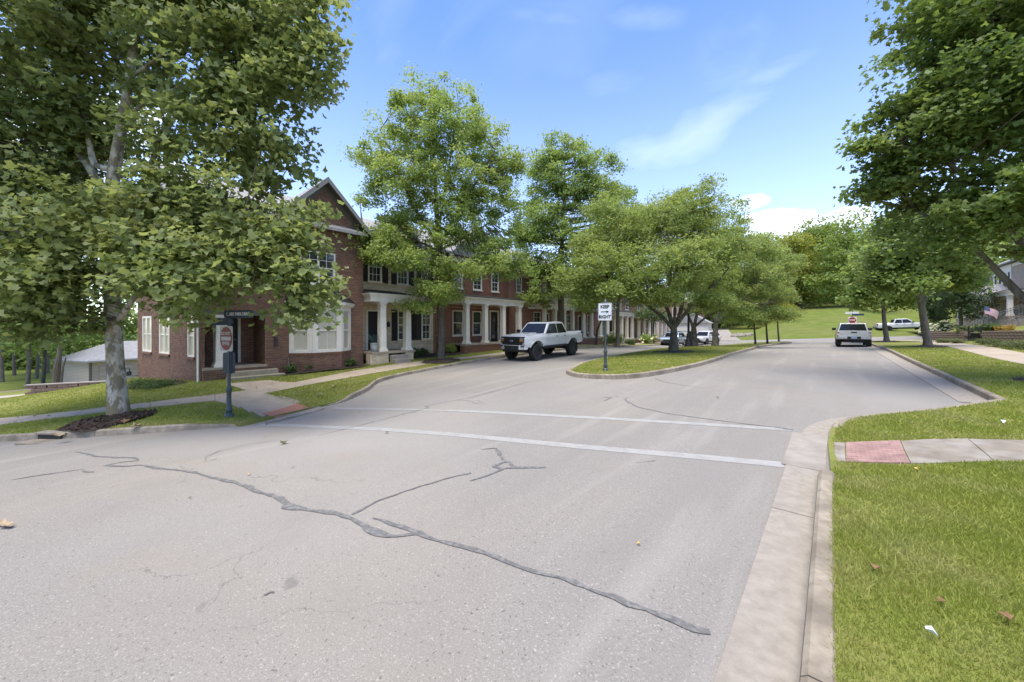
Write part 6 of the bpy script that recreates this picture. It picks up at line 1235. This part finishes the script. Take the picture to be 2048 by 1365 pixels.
# the wood on the hill, one mass
pos = []; nr = []; sz = []
for i in range(230):
    u, v = R.uniform(-95, 95), R.uniform(132, 235)
    if v < 138+6*math.sin(u*.2)+.25*max(0, u-20): continue
    h = R.uniform(9, 15); zz = zt1(u, v); r = R.uniform(3.6, 6.2); n = 620
    d = R.normal(size=(n, 3)); d /= np.linalg.norm(d, axis=1)[:, None]; c = np.array((u, v, zz+h-r*.8)); rr = r*R.uniform(.75, 1.08, n)
    lump = 1+.22*np.sin(d[:, 0]*5+i)*np.sin(d[:, 1]*4+i*2)+.18*np.sin(d[:, 2]*7+i)
    p = c+d*(rr*lump)[:, None]*np.array((1, 1, 1.15)); p[:, 2] = np.maximum(p[:, 2], zz+.3); pos.append(p); nr.append(d*.9+np.array((0, 0, .5))+.5*R.normal(size=(n, 3))); sz.append(R.uniform(.8, 1.5, n))
for i in range(46):
    v = R.uniform(98, 138); u = -R.uniform(.085, .42)*v; h = R.uniform(7, 12); zz = zt1(u, v); r = R.uniform(3., 4.6); n = 520
    d = R.normal(size=(n, 3)); d /= np.linalg.norm(d, axis=1)[:, None]; lump = 1+.22*np.sin(d[:, 0]*5+i)*np.sin(d[:, 1]*4+i*2)+.18*np.sin(d[:, 2]*7+i)
    p = np.array((u, v, zz+h-r*.9))+d*(r*R.uniform(.75, 1.08, n)*lump)[:, None]*np.array((1, 1, 1.2)); p[:, 2] = np.maximum(p[:, 2], zz+.2); pos.append(p); nr.append(d*.9+np.array((0, 0, .5))+.5*R.normal(size=(n, 3))); sz.append(R.uniform(.6, 1.2, n))
pos = np.concatenate(pos); nr = np.concatenate(nr); sz = np.concatenate(sz)
wood = link(bpy.data.objects.new('hill_wood', np_mesh('hill_wood', leaves(pos, nr, sz, T_DIA*1.25), 4, LM_FAR))); wood['kind'] = 'stuff'
# ---- the wood beyond the left lawn
M_WOODT = M_BOAK; lw_ = []
i = 0
for px, Zf, py in ((6, 44, 790), (17, 58, 790), (29, 50, 784), (47, 62, 785), (54, 40, 792), (71, 47, 788), (84, 42, 782), (98, 52, 780), (113, 60, 775)):
    q = T_(Zf); b = W(px, py, Zf); zz = zt1(b[0], b[1]); b = (b[0], b[1], min(zz, b[2]) if True else zz)
    bl = [B(px+R.uniform(-40, 40), R.uniform(470, 690), Zf+R.uniform(-2, 2), R.uniform(36, 60)) for _ in range(7)]
    tree('woodland_tree', ('leftmost', 'second from left', 'third from left', 'fourth from left', 'middle', 'fourth from the stump', 'third from the stump', 'second from the stump', 'nearest the stump')[i]+' of the bare trunked woodland trees beyond the left lawn', [b, q(px+R.uniform(-4, 6), 700), q(px+R.uniform(-14, 14), 560)], [.19, .15, .09], bl, 4200, .34, T_FAT, LM_MAP if i % 3 else LM_OAK2, M_BMAP, 'woodland trees beyond the left lawn', cr=1.1, per=24, nb=14, flare=1.1); i += 1
pos = []; nr = []; sz = []
for k in range(120):
    Zf = R.uniform(62, 95); px = R.uniform(-420, 330); c = W(px, R.uniform(560, 730), Zf); r = R.uniform(2.5, 4.5); n = 230
    d = R.normal(size=(n, 3)); d /= np.linalg.norm(d, axis=1)[:, None]; pos.append(c+d*(r*R.uniform(.5, 1.05, n))[:, None]); nr.append(d+np.array((0, 0, .5))+.6*R.normal(size=(n, 3))); sz.append(R.uniform(.6, 1.1, n))
for k in range(60):
    Zf = R.uniform(56, 70); px = R.uniform(-120, 125); c = W(px, R.uniform(690, 745), Zf); r = R.uniform(1.3, 2.4); n = 170
    d = R.normal(size=(n, 3)); d /= np.linalg.norm(d, axis=1)[:, None]; pos.append(c+d*(r*R.uniform(.4, 1.05, n))[:, None]); nr.append(d+np.array((0, 0, .5))+.6*R.normal(size=(n, 3))); sz.append(R.uniform(.4, .8, n))
pos = np.concatenate(pos); nr = np.concatenate(nr); sz = np.concatenate(sz)
w_ = link(bpy.data.objects.new('distant_wood', np_mesh('distant_wood', leaves(pos, nr, sz, T_DIA*1.25), 4, LM_MAP))); w_['kind'] = 'stuff'
q = T_(33.); b = W(117, 770, 33.)
sn = thing('tree_stump', 'tall broken off dead trunk beside the grey roofed garage', 'tree stump', (b[0], b[1], b[2]-.6)); o_b = np.array((b[0], b[1], b[2]-.6)); g = G()
g.tube([tuple(np.array(q(*a))-o_b) for a in ((112, 775), (113, 745), (117, 720), (121, 694))], [.3, .26, .19, .15], 9); g.build('trunk', M_BOAK, sn, smooth=True); g = G(); g.tube([tuple(np.array(q(*a))-o_b) for a in ((122, 770), (126, 735), (132, 715))], [.09, .07, .04], 7); g.build('limb', M_BOAK, sn, smooth=True)
# ---- shrubs
def shrub(name, label, c, r, n, size, T, lm, sq=.8, group=None, flowers=0, cat='shrub', lobes=5):
    t = thing(name, label, cat, c, 0, group); bl = [(np.array((R.uniform(-.6, .6)*r, R.uniform(-.6, .6)*r, r*sq*R.uniform(.45, .8))), r*R.uniform(.45, .65), sq) for _ in range(lobes)]
    pos, nrm, cc = cloud_pts(bl, n, r*.28, 14, .7, .6, .6, .5); pos[:, 2] = np.maximum(pos[:, 2], .01)
    o = link(bpy.data.objects.new('foliage', np_mesh('foliage', leaves(pos, nrm, size*R.uniform(.6, 1.2, n), T), len(T), lm))); o.parent = t; o['kind'] = 'stuff'
    g = G()
    for c_ in cc[:9]: g.tube([(0, 0, -.05), tuple(c_*.5), tuple(c_)], [.016, .011, .005], 5, cap=False)
    g.build('stems', M_BCHE, t)
    if flowers:
        g = G(); d = R.normal(size=(flowers, 3)); d[:, 2] = np.abs(d[:, 2])*.8; d /= np.linalg.norm(d, axis=1)[:, None]
        for e in d:
            p = e*np.array((r*1.05, r*1.05, r*sq*1.35))+(0, 0, r*.1); s = r*R.uniform(.09, .16)
            g.lathe([(s*.3, -s*.7), (s, -s*.1), (s*.8, s*.5), (s*.2, s*.8)], tuple(p), 7)
        g.build('flower_head', M_HYD, t, kind='stuff')
    return t
def at_l(px, py, off=.14): a_ = P(px, py, off); return (a_[0], a_[1], zl1(*a_)+.0)
for px, py, r, lab in ((592, 748, .33, 'leafy shrub under the bay window, leftmost of four'), (640, 743, .34, 'leafy shrub under the bay window, second from the left'), (664, 737, .30, 'upright leafy shrub under the bay window, third from the left'), (704, 733, .36, 'leafy shrub at the right end of bay window bed')):
    c = at_l(px, py); c = (-17.55, c[1]-.1, zl1(-17.55, c[1])); shrub('shrub', lab, c, r, 700, .10, T_DIA, LM_SHR, 1., 'shrubs under the bay window')
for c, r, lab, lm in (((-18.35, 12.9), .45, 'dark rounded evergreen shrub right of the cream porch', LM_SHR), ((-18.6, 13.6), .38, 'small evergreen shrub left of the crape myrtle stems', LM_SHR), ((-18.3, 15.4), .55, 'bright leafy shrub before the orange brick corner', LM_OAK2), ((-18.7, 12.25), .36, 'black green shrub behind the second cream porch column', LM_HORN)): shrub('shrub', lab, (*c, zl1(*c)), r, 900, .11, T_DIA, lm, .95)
shrub('juniper', 'low spreading juniper at the corner of the brick side wall', (-19.6, 1.75, zl1(-19.6, 1.75)), .7, 2200, .07, T_SLIM, LM_SHR, .35); shrub('juniper', 'second low juniper right of the first along the brick side wall', (-18.5, 1.95, zl1(-18.5, 1.95)), .6, 2000, .07, T_SLIM, LM_SHR, .3)
for px, py, Zf, r, fl, lab in ((1228, 685, 35, .95, 40, 'flowering hydrangea bush behind the keep right sign'), (1297, 682, 43, 1.0, 22, 'ornamental grass and hydrangea clump right of the slim street tree'), (1262, 688, 39, .5, 0, 'low round green bush between the two hydrangeas')):
    c = W(px, py, Zf); shrub('hydrangea' if fl else 'bush', lab, (c[0], c[1], zl1(c[0], c[1])), r, 1800, .16, T_DIA, LM_OAK2 if fl else LM_SHR, .9, None, fl)
for px, py, Zf, r, fl, lab in ((1862, 672, 41, .9, 60, 'cream flowering hydrangea left of the leaning maple trunk'), (1893, 668, 39, .95, 80, 'large cream flowering hydrangea right of the leaning maple trunk'), (1975, 662, 30.5, .7, 0, 'dark evergreen bush above the block wall by the stair rail'), (1930, 668, 31, .55, 0, 'trailing green bush spilling over the block wall')):
    c = W(px, py, Zf); zz = float(zter(c[0], c[1])) if px > 1890 else zl1(c[0], c[1]); shrub('hydrangea' if fl else 'bush', lab, (c[0], c[1], zz), r, 1800, .15, T_DIA, LM_SHR if fl or px > 1960 else LM_GRN, .9, None, fl)
c = W(2012, 660, 28.); shrub('bush', 'small orange yellow bush above the block wall', (c[0], c[1], float(zter(c[0], c[1]))), .5, 1100, .12, T_DIA, LM_YEL, .9)
for i, (px, py, Zf, r, lab) in enumerate(((1912, 687, 27.5, .55, 'low groundcover clump left of the iron gate'), (1965, 689, 24.5, .6, 'low groundcover clump right of the iron gate'), (2010, 694, 21.5, .7, 'wide groundcover clump at the wall foot near the right edge'), (2048, 699, 19.5, .75, 'groundcover clump at the very right edge of the wall'), (1885, 686, 30, .5, 'small groundcover clump beside the leaning maple'))):
    c = P(px, py, .15); shrub('groundcover', lab, (c[0], c[1], zl1(*c)), r, 1500, .10, T_SLIM, LM_GRN, .5, 'groundcover along the block wall', cat='groundcover plant')
# ================================================================ SIGNS, LAMP, FLAG, SMALL THINGS
M_SWHITE = mat('sign_white', (.72, .72, .71), (.64, .64, .63), scale=6, rough=.45); M_SRED = mat('sign_red', (.30, .03, .022), (.25, .027, .02), scale=6, rough=.45); M_SRED2 = mat('sign_red_faded', (.20, .038, .026), (.15, .032, .024), scale=9, rough=.6); M_SWH2 = mat('sign_white_dull', (.40, .39, .36), (.33, .32, .30), scale=9, rough=.6)
M_SBLK = mat('sign_black', (.012, .012, .013), (.016, .016, .017), rough=.5); M_SBACK = mat('sign_back', (.07, .078, .085), (.05, .056, .062), scale=8, rough=.5, metal=.2)
M_SNAVY = mat('sign_navy', (.03, .045, .07), (.035, .05, .075), scale=6, rough=.5)
def rrect(w, h, r, n=5):
    p = []
    for cx, cy, a0 in ((w/2-r, h/2-r, 0), (-w/2+r, h/2-r, 90), (-w/2+r, -h/2+r, 180), (w/2-r, -h/2+r, 270)):
        for i in range(n+1): t = rad(a0+90*i/n); p.append((cx+r*math.cos(t), cy+r*math.sin(t)))
    return p
def post(t, h, r=.036):
    g = G(); g.lathe([(.10, -.1), (.10, .05), (.085, .07), (.06, .1), (.068, .15), (.075, .19), (.056, .23), (.05, .5), (.052, .62), (.068, .66), (.07, .69), (.056, .73), (.044, .76)], (0, 0, 0), 14); g.build('base', M_POST, t, smooth=True)
    g = G(); g.lathe([(.042, .74), (r, .85), (r*.9, h)], (0, 0, 0), 12); g.build('pole', M_POST, t, smooth=True)
def plate(t, name, w, h, z, m, y=-.06, r=.04, T=None, th=.006):
    g = G(); g.T = T; g.prism([(a, b+z) for a, b in rrect(w, h, r)], y, y+th, 'y'); return g.build(name, m, t)
RX = Matrix.Rotation(rad(90), 4, 'X')
# keep right sign on the island nose
kb = P(1211, 741, .14); ks = thing('road_sign', 'white keep right sign on a dark green pole on the island nose', 'road sign', (kb[0], kb[1], float(zi(np.array([kb[0]]), np.array([kb[1]]))[0])), rad(6))
post(ks, 2.42); g = G(); g.lathe([(.05, 2.42), (.07, 2.45), (.05, 2.5), (.015, 2.56)], (0, 0, 0), 10); g.build('finial', M_POST, ks, smooth=True)
K = plate(ks, 'sign_panel', .5, .63, 2.1, M_SWHITE); g = G(); o, i_ = [(a, b+2.1) for a, b in rrect(.475, .605, .035)], [(a, b+2.1) for a, b in rrect(.455, .585, .03)]; n = len(o)
g.add([(a, -.0625, b) for a, b in o]+[(a, -.0625, b) for a, b in i_], [(j, (j+1) % n, n+(j+1) % n, n+j) for j in range(n)]); g.build('border', M_SBACK, K)
for s, zz in (('KEEP', 2.275), ('RIGHT', 1.915)): text(s, .165, M_SBLK, K, Matrix.Translation((0, -.064, zz)) @ RX, bold=.006, sx=.92)
g = G(); g.prism([(a, b+2.1) for a, b in ((-.15, .014), (-.15, -.014), (.06, -.014), (.06, -.05), (.15, 0), (.06, .05), (.06, .014))], -.067, -.063, 'y'); g.build('arrow', M_SBLK, K)
# do not enter sign with street name blades
db = P(458, 830, .14); Zd = -SN*db[0]+CS*db[1]; k_ = Zd/10.1
ds = thing('road_sign', 'red and white do not enter sign with street name blades under the sycamore', 'road sign', (db[0], db[1], zl1(*db)), rad(14))
hb = 1.80*k_; post(ds, 2.98*k_)
D = plate(ds, 'sign_panel', .66*k_, .68*k_, hb+.34*k_, M_SWH2, T=Matrix.Rotation(rad(-2), 4, 'Z')); Td = Matrix.Rotation(rad(-2), 4, 'Z')
g = G(); g.T = Td; g.lathe([(.315*k_, -.068), (.315*k_, -.062)], (0, 0, hb+.34*k_), 40, 'y'); g.build('red_disc', M_SRED2, D)
g = G(); g.T = Td; g.box(-.25*k_, .25*k_, -.0705, -.068, hb+.29*k_, hb+.39*k_); g.build('white_bar', M_SWH2, D)
for s, zz in (('DO NOT', hb+.475*k_), ('ENTER', hb+.205*k_)): text(s, .125*k_, M_SWH2, D, Td @ Matrix.Translation((0, -.071, zz)) @ RX, bold=.004)
for a, w_s in ((62, .45), (-40, .45)):
    Tb = Matrix.Rotation(rad(a), 4, 'Z'); p = plate(ds, 'sign_back', .27*k_, .58*k_, hb-.33*k_, M_SBACK if a > 0 else M_SNAVY, .05, T=Tb)
Tn = Matrix.Rotation(rad(8), 4, 'Z') @ Matrix.Translation((.34, 0, 0)); nb_ = plate(ds, 'street_name_blade', 1.0, .2, 2.80*k_, M_SNAVY, -.02, .09, T=Tn, th=.03)
text('CLARK PARK DRIVE', .115, M_SWHITE, nb_, Tn @ Matrix.Translation((0, -.0225, 2.80*k_)) @ RX, sx=.8, bold=.002)
Tn = Matrix.Rotation(rad(84), 4, 'Z') @ Matrix.Translation((-.16, 0, 0)); plate(ds, 'street_name_blade', .5, .18, 2.60*k_, M_SNAVY, -.015, .09, T=Tn, th=.03)
# stop sign far ahead
sb_ = W(1706, 676, 40.); ss = thing('stop_sign', 'red stop sign with street name blades beyond the silver pickup', 'road sign', (sb_[0], sb_[1]+1.5, zt1(sb_[0], sb_[1]+1.5)+.1), 0)
post(ss, 3.3); g = G(); g.prism([(a, b+2.2) for a, b in rrect(.70, .70, .03)], -.05, -.045, 'y'); bp = g.build('sign_panel', M_SWHITE, ss)
g = G(); g.prism([(.34*math.cos(rad(22.5+45*i)), 2.2+.34*math.sin(rad(22.5+45*i))) for i in range(8)], -.06, -.052, 'y'); g.build('red_octagon', M_SRED, bp); text('STOP', .24, M_SWHITE, bp, Matrix.Translation((0, -.063, 2.2)) @ RX, bold=.006, sx=.9)
for zz, x0, w_s, m in ((3.02, -.02, 1.1, M_SWHITE), (2.8, .5, .9, M_SNAVY)): g = G(); g.box(x0-w_s/2, x0+w_s/2, -.03, .03, zz-.11, zz+.11); g.build('street_name_blade', m, ss)
# lamp post on the island
lp = W(1377, 694, 28.); lz = float(zi(np.array([lp[0]]), np.array([lp[1]]))[0]); la = thing('street_lamp', 'black street lamp with a fluted base between the island cherry trees', 'street lamp', (lp[0], lp[1], lz))
g = G(); g.lathe([(.3, -.05), (.3, .12), (.26, .16), (.24, .4), (.2, .46), (.22, .5), (.17, .6), (.13, .9), (.15, .96), (.1, 1.02)], (0, 0, 0), 16); g.build('base', M_BLACK, la, smooth=True)
g = G(); g.lathe([(.085, 1.0), (.065, 3.6), (.09, 3.64), (.09, 3.7)], (0, 0, 0), 12); g.build('pole', M_BLACK, la, smooth=True)
g = G(); g.lathe([(.12, 3.7), (.2, 3.85), (.2, 4.15), (.14, 4.25)], (0, 0, 0), 14); lh = g.build('lamp_globe', M_LENS, la, smooth=True); g = G(); g.lathe([(.23, 4.2), (.16, 4.34), (.03, 4.4), (.02, 4.55)], (0, 0, 0), 14); g.build('lamp_cap', M_BLACK, lh, smooth=True)
# flag on the terrace
fz = W(1968, 640, 30.5); fl = thing('flag', 'stars and stripes flag hanging from an angled pole by the right stairs', 'flag', (fz[0], fz[1], float(zter(fz[0], fz[1]))), rad(28))
hp = W(1962, 612, 30.5)[2]-fl.location[2]; g = G(); g.tube([(0, 0, 0), (0, 0, hp+.12)], .018, 8); g.build('pole', M_DARK, fl, smooth=True)
M_FR = mat('flag_red', (.42, .03, .045), (.38, .028, .04), rough=.8, trans=.2); M_FW = mat('flag_white', (.7, .7, .7), (.66, .66, .66), rough=.8, trans=.2); M_FB = mat('flag_blue', (.02, .045, .17), (.02, .04, .15), rough=.8, trans=.2)
def fpt(s, t): return (.02+s*.95*(1-.06*t), .07*math.sin(s*6+t*2)*s, hp-.04-t*.62-s*s*.34-.14*s)
for i in range(13):
    g = G()
    for j in range(10): g.quad(fpt(j/10, (i+1)/13), fpt((j+1)/10, (i+1)/13), fpt((j+1)/10, i/13), fpt(j/10, i/13))
    g.build('stripe', M_FR if i % 2 == 0 else M_FW, fl)
g = G()
for j in range(4):
    for i in range(7): a_ = [fpt((j+p)/10, (i+q_)/13) for p, q_ in ((0, 1), (1, 1), (1, 0), (0, 0))]; g.quad(*[(x, y-.006, z) for x, y, z in a_])
cn = g.build('canton', M_FB, fl); g = G()
for i in range(5):
    for j in range(6 if i % 2 == 0 else 5):
        s, t_ = (.035+.066*(j+(.5 if i % 2 else 0))), (.045+.1*i); x, y, zz = fpt(s, t_); pts = [(x+(.022 if k % 2 == 0 else .009)*math.sin(k*math.pi/5), y-.009, zz+(.022 if k % 2 == 0 else .009)*math.cos(k*math.pi/5)) for k in range(10)]; g.quad(*pts)
g.build('star', M_FW, cn, kind='stuff')
# planter on the cream porch
pt = thing('planter', 'white urn with a spiky plant on the cream brick porch', 'planter', (-17.55, 9.75, .37)); g = G(); g.lathe([(.13, 0), (.16, .03), (.19, .28), (.17, .4), (.2, .44), (.18, .46), (.15, .42)], (0, 0, 0), 16); g.build('urn', mat('urn_glaze', (.42, .40, .33), (.16, .2, .24), scale=7, rough=.5), pt, smooth=True); g = G()
for i in range(26):
    a_ = random.uniform(0, 6.28); e = random.uniform(.15, .4); h_ = random.uniform(.3, .55); d = (math.cos(a_), math.sin(a_)); s = (-d[1]*.02, d[0]*.02); g.quad((s[0], s[1], .42), (-s[0], -s[1], .42), (d[0]*e*.6-s[0], d[1]*e*.6-s[1], .42+h_*.7), (d[0]*e, d[1]*e, .42+h_)); 
g.build('spiky_leaves', mat('spiky_leaf', (.02, .05, .05), (.04, .075, .07), rough=.5), pt)
# gas meter at the corner of the brick house
gm_ = W(254, 752, 18.0); gmz = zt1(gm_[0], gm_[1])+.13; gm = thing('gas_meter', 'grey gas meter on a pipe stub by the brick side wall', 'gas meter', (gm_[0], gm_[1], gmz), rad(30)); g = G(); g.tube([(-.15, 0, -.1), (-.15, 0, .55), (.15, 0, .55), (.15, 0, .2), (.5, .1, .2)], .025, 7); g.build('pipe', M_SBACK, gm); g = G(); g.box(-.14, .14, -.1, .1, .2, .42); g.lathe([(.09, -.13), (.1, -.1)], (0, 0, .32), 12, 'y'); g.build('meter_body', M_SBACK, gm, bevel=.03); g = G(); g.lathe([(.02, .5), (.08, .53), (.08, .6), (.02, .64)], (-.15, 0, 0), 10); g.build('regulator', M_GUT, gm)
# storm drain in the left kerb
ka = np.array(KERB_A); dp = np.array(P(72, 889)); ki = int(np.argmin(np.linalg.norm(ka-dp, axis=1))); dp = ka[ki]; dd_ = ka[ki+1]-ka[ki-1]; an = math.atan2(dd_[1], dd_[0])
dn = thing('storm_drain', 'dark storm drain mouth in the left kerb', 'storm drain', (dp[0], dp[1], zt1(*dp)), an)
g = G(); g.box(-.27, .27, -.006, .12, .004, .105); g.build('mouth', M_BLACK, dn); g = G(); g.box(-.36, .36, -.012, .2, .106, .152); g.build('lintel', M_CONC2, dn, bevel=.01); g = G(); g.box(-.36, .36, -.32, -.004, -.02, .012); g.build('apron', M_CONC2, dn)
# low stone wall below the left lawn crest
lwz = W(105, 772, 27.); lw2 = thing('stone_wall', 'low dry stone wall at the crest of the left lawn before the garage', 'wall', (lwz[0], lwz[1], lwz[2]-.55), math.atan2(.9, .35)); g = G(); g.box(-.25, .25, -.2, .2, 0, .2); me = g.mesh('stone', M_BLK)
for r in range(3):
    for k in range(9): o = link(bpy.data.objects.new('stone', me)); o.parent = lw2; o.location = (.53*k+(.26 if r % 2 else 0)-1., random.uniform(-.02, .02), .215*r); o.rotation_euler = (0, 0, random.uniform(-.05, .05)); o.scale = (random.uniform(.9, 1.02), 1, random.uniform(.92, 1.03))
g = G(); g.box(-1.3, 3.9, -.24, .24, .645, .72); g.build('cap_slab', M_CONC, lw2)
# pale rubble spillway at the far end of the left street
sp_ = W(1484, 672, 66.); rb = thing('rubble_chute', 'pale rubble stone chute on the bank by the far left road', 'rubble', (sp_[0], sp_[1], zt1(sp_[0], sp_[1]))); g = G(); g.lathe([(.3, -.2), (.42, .05), (.3, .3), (.08, .38)], (0, 0, 0), 6); me = g.mesh('stone', M_WALKR)
for k in range(46): o = link(bpy.data.objects.new('stone', me)); o.parent = rb; a_, b_ = random.uniform(-1.1, 1.1), random.uniform(-3, 3); o.location = (a_, b_, zt1(sp_[0]+a_, sp_[1]+b_)-zt1(sp_[0], sp_[1])+.05); o.rotation_euler = (random.uniform(-.4, .4), random.uniform(-.4, .4), random.uniform(0, 6)); o.scale = (random.uniform(.6, 1.2),)*3
# fallen leaves, bark and litter
M_LB = mat('dry_leaf_brown', (.20, .115, .05), (.13, .07, .03), scale=30, rough=.8); M_LY = mat('dry_leaf_yellow', (.48, .36, .07), (.38, .26, .05), scale=30, rough=.8); M_LW = mat('litter_white', (.7, .71, .7), (.55, .57, .57), scale=30, rough=.7); M_BARKP = mat('bark_piece', (.36, .28, .17), (.2, .14, .09), scale=20, rough=.9); M_LGR = mat('leaf_olive', (.10, .10, .03), (.07, .06, .02), scale=30, rough=.8)
def litter(name, label, cat, px, py, off, zf, s, m, T=T_LOB, curl=.5, tilt=.15, group=None, lift=.03):
    a_ = P(px, py, off); V = T*s; an = random.uniform(0, 6.28); ca, sa = math.cos(an), math.sin(an); g = G()
    v = [(x*ca-y*sa, x*sa+y*ca, abs(x)*curl+y*tilt+zz) for x, y, zz in V]; zmin = min(q[2] for q in v); v = [(x, y, zz-zmin) for x, y, zz in v]; k = len(v)
    g.add(v+[(x, y, zz+.003) for x, y, zz in v], [tuple(range(k))[::-1], tuple(range(k, 2*k))]+[(i, (i+1) % k, k+(i+1) % k, k+i) for i in range(k)]); o = g.build(name, m); o.location = (a_[0], a_[1], float(zf(np.array([a_[0]]), np.array([a_[1]]))[0])+lift)
    return tag(o, label, cat, group)
FL = 'fallen leaves on lawns and road'
litter('fallen_leaf', 'curled orange brown leaf lying in the right foreground lawn', 'leaf', 2010, 1248, .13, zl, .062, M_LB, lift=.03, group=FL); litter('fallen_leaf', 'small brown leaf in the lawn left of the curled orange one', 'leaf', 1884, 1215, .13, zl, .042, M_LB, lift=.03, group=FL)
litter('litter', 'crumpled white scrap in the right foreground lawn', 'litter', 1862, 1284, .13, zl, .05, M_LW, T_FAT, 1.2, lift=.03); litter('litter', 'white scrap on the grass beyond the pink tactile pad', 'litter', 2007, 851, .13, zl, .075, M_LW, T_FAT, 1.2, lift=.03)
litter('fallen_leaf', 'yellow leaf on grass beside the pink tactile pad', 'leaf', 1830, 941, .06, zl, .06, M_LY, lift=.03, group=FL); litter('fallen_leaf', 'dark olive leaf lying on the road before the do not enter sign', 'leaf', 568, 889, 0, zg, .13, M_LGR, group=FL, lift=.012)
litter('fallen_leaf', 'tiny orange leaf on the road beyond the tar seam', 'leaf', 498, 952, 0, zg, .045, M_LY, group=FL, lift=.012); litter('fallen_leaf', 'tiny brown leaf alone on the pale road at left', 'leaf', 380, 999, 0, zg, .03, M_LB, group=FL, lift=.012); litter('fallen_leaf', 'pale yellow leaf on the road right of the long seam', 'leaf', 1277, 1091, 0, zg, .03, M_LY, group=FL, lift=.012); litter('fallen_leaf', 'reddish leaf on the road between island and crosswalk', 'leaf', 1436, 797, 0, zg, .07, M_LB, group=FL, lift=.012); litter('fallen_leaf', 'brown leaf on the road under the first white crosswalk line', 'leaf', 774, 868, 0, zg, .07, M_LB, group=FL, lift=.012)
litter('fallen_leaf', 'brown leaf in the lawn just right of the kerb corner', 'leaf', 1750, 1148, .13, zl, .06, M_LB, lift=.03, group=FL)
bk = P(10, 1056); bo = thing('bark_piece', 'curled strip of sycamore bark on the road at far left', 'bark', (bk[0], bk[1], zt1(*bk)+.012), rad(20)); g = G()
for i in range(7):
    x0, x1 = -.14+.04*i, -.14+.04*(i+1); f_ = lambda x: (.03+.012*math.sin(x*40), .02+.25*x*x)
    a_, b_ = f_(x0), f_(x1); g.quad((x0, -a_[0], a_[1]+.01), (x1, -b_[0], b_[1]+.01), (x1, 0, b_[1]), (x0, 0, a_[1])); g.quad((x0, 0, a_[1]), (x1, 0, b_[1]), (x1, b_[0], b_[1]+.016), (x0, a_[0], a_[1]+.016))
g.build('bark_strip', M_BARKP, bo)
for i, (px, py, lab) in enumerate(((122, 873, 'pale bark strip at the kerb end of the sycamore mulch'), (255, 846, 'brown curled leaf pile in the sycamore mulch'), (272, 855, 'pale bark strip on the grass right of the mulch'), (640, 792, 'pale fallen leaf cluster on the left grass wedge'), (668, 775, 'green fallen leaf on the left grass wedge'))): litter('bark_piece' if 'bark' in lab else 'fallen_leaf', lab, 'bark' if 'bark' in lab else 'leaf', px, py, .15, zl, .22 if i != 4 else .2, M_BARKP if i != 1 else M_LB, T_LOB8 if i in (0, 2) else T_LOB, .4, lift=.03)
# yellow leaves scattered over the island grass: too many and small to tell apart
q = np.c_[R.uniform(-9, -3.6, 150), R.uniform(13, 34, 150)]; q = q[inpoly(q, ISL)]; V = leaves(np.c_[q, zi(q[:, 0], q[:, 1])+.06], np.c_[R.normal(size=(len(q), 2))*.3, np.ones(len(q))], R.uniform(.06, .11, len(q)), T_DIA)
o = link(bpy.data.objects.new('leaf_litter', np_mesh('leaf_litter', V, 4, M_LY))); o['kind'] = 'stuff'
q = np.c_[R.uniform(-18, -9, 260), R.uniform(-2, 14, 260)]; q = q[inpoly(q, KWL)]; V = leaves(np.c_[q, zl(q[:, 0], q[:, 1])+.06], np.c_[R.normal(size=(len(q), 2))*.3, np.ones(len(q))], R.uniform(.05, .12, len(q)), T_DIA)
o = link(bpy.data.objects.new('leaf_litter', np_mesh('leaf_litter', V, 4, M_LB))); o['kind'] = 'stuff'
